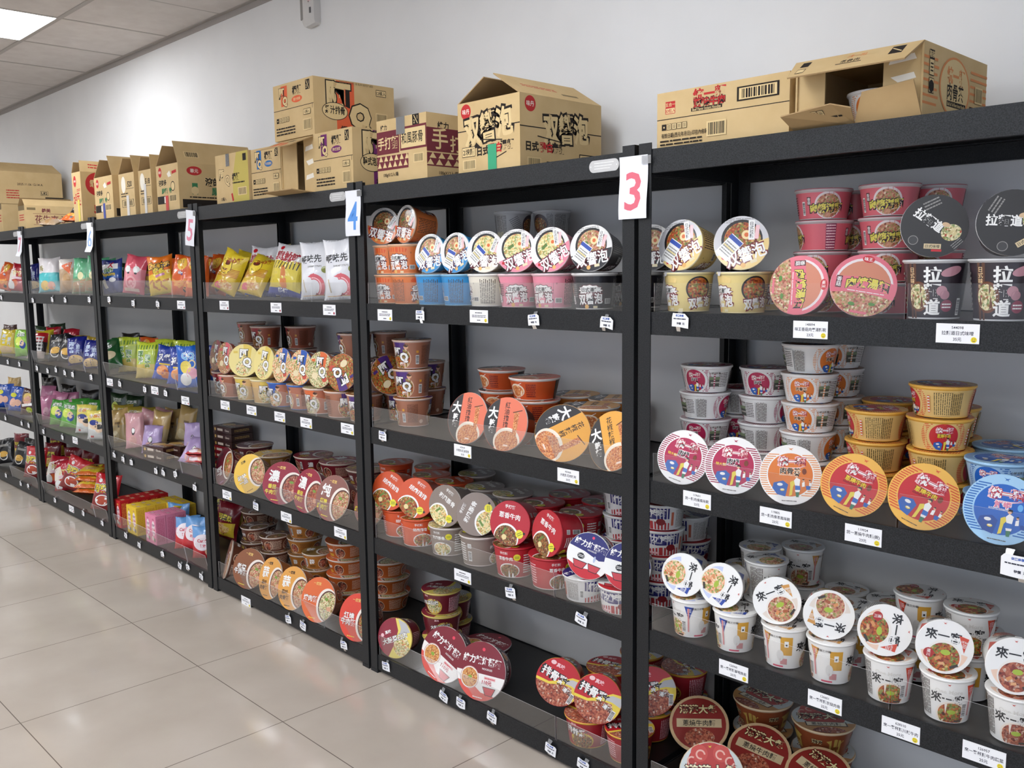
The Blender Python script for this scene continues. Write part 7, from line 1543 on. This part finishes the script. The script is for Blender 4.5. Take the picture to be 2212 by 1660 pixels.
sl([(1470, 692, 2)], 4, RN[2], big=True, s=1.02); sl([(2200, 1224, 0)], 3, RN[2], big=True, s=1.3)
sl([(908, 681, 0), (1153, 691, -6), (1311, 697, 4)], 4, RN[3]); sl([(827, 941, 2)], 3, RN[3]); sl([(1103, 1280, -8), (1256, 1337, 10)], 2, RN[3]); sl([(834, 1439, -6), (959, 1504, 14), (996, 1518, 4), (1063, 1549, 8), (1190, 1618, 8), (1260, 1652, 8)], 1, RN[3])
sl([(553, 1093, 4)], 2, RN[4]); sl([(623, 1337, -8), (655, 1351, 10), (743, 1393, -8)], 1, RN[4])
k = dict(text=False, s=.86)
sl([(236, 647, -6), (288, 655, 0), (341, 657, 0)], 4, RN[5], **k); sl([(259, 829, 4), (313, 841, 4), (358, 849, 4)], 3, RN[5], **k); sl([(247, 983, 0), (266, 992, 0), (284, 999, 0), (337, 1017, 0), (353, 1021, 4), (379, 1024, -14), (421, 1053, 6)], 2, RN[5], **k); sl([(272, 1156, 14), (301, 1177, 10), (351, 1197, -20), (389, 1221, 20), (406, 1225, -14), (435, 1245, 8)], 1, RN[5], **k)
sl([(71, 649, -6), (113, 647, 0), (141, 648, 4), (193, 647, 0)], 4, RN[6], **k); sl([(80, 795, 0), (103, 801, 4), (121, 799, 4), (140, 805, 0), (157, 809, 0), (197, 815, -8)], 3, RN[6], **k); sl([(94, 932, 6), (135, 945, 0)], 2, RN[6], **k); sl([(119, 1080, 6), (180, 1108, 10), (221, 1130, 4)], 1, RN[6], **k)
sl([(3, 643, 0)], 4, RN[7], **k); sl([(17, 782, 0), (42, 787, 0)], 3, RN[7], **k); sl([(12, 903, 6), (47, 915, 0), (62, 919, 0)], 2, RN[7], **k); sl([(13, 1027, 0), (45, 1044, 8), (61, 1050, -24)], 1, RN[7], **k)

# ---------------------------------------------------------------- wall device
t = thing('emergency_light', 'white wall-mounted device with a red indicator light near the ceiling', 'light', Matrix.Translation((-2.155, WALL_Y, 2.50)))
wm = mat('cfcdca', 0.45); b1 = bmesh.new()
prof = [(-.052, 0), (-.052, -.022), (-.036, -.040), (-.008, -.046), (.030, -.042), (.050, -.034), (.052, 0)]
rings = []
for z, sc_, dy in ((0.0, .80, .35), (.006, .94, .8), (.02, 1, 1), (.195, 1, 1), (.203, .9, .7)):
    rings.append([b1.verts.new((x * sc_, y * dy, z + (.012 * (1 - abs(x) / .052) * -1 if z < .01 else 0))) for x, y in prof])
for a_, b_ in zip(rings, rings[1:]):
    for i in range(len(prof) - 1): b1.faces.new((a_[i], a_[i + 1], b_[i + 1], b_[i])).smooth = False
b1.faces.new(rings[0][::-1]); b1.faces.new(rings[-1])
bmesh.ops.recalc_face_normals(b1, faces=b1.faces[:]); obj('housing', b1, t, [wm])
b1 = bmesh.new(); add_box(b1, -.044, -.020, -.0425, -.034, .028, .19); o = obj('lens', b1, t, [mat('8f8c89', 0.2, 0.4)]); o['label'] = 'grey lens strip'
def disc_part(nm, x, z, r, y, m_, lb):
    b = bmesh.new(); f = [b.verts.new((x + r * math.cos(2 * PI * i / 16), y, z + r * math.sin(2 * PI * i / 16))) for i in range(16)]; g_ = [b.verts.new((v.co.x, y - .004, v.co.z)) for v in f]
    b.faces.new(g_[::-1]); 
    for i in range(16): b.faces.new((f[i - 1], f[i], g_[i], g_[i - 1]))
    bmesh.ops.recalc_face_normals(b, faces=b.faces[:]); o = obj(nm, b, t, [m_]); o['label'] = lb
disc_part('indicator', .026, .106, .0045, -.041, emit('ff4050', 6.0), 'glowing red light'); disc_part('button', .024, .094, .0032, -.0415, mat('8a8784', 0.5), 'grey button')
b1 = bmesh.new(); add_box(b1, .024, .036, -.0425, -.036, .046, .070); add_box(b1, .026, .036, -.0415, -.036, .122, .150); o = obj('sticker', b1, t, [mat('4a4a4c', 0.5)]); o['label'] = 'dark printed sticker'
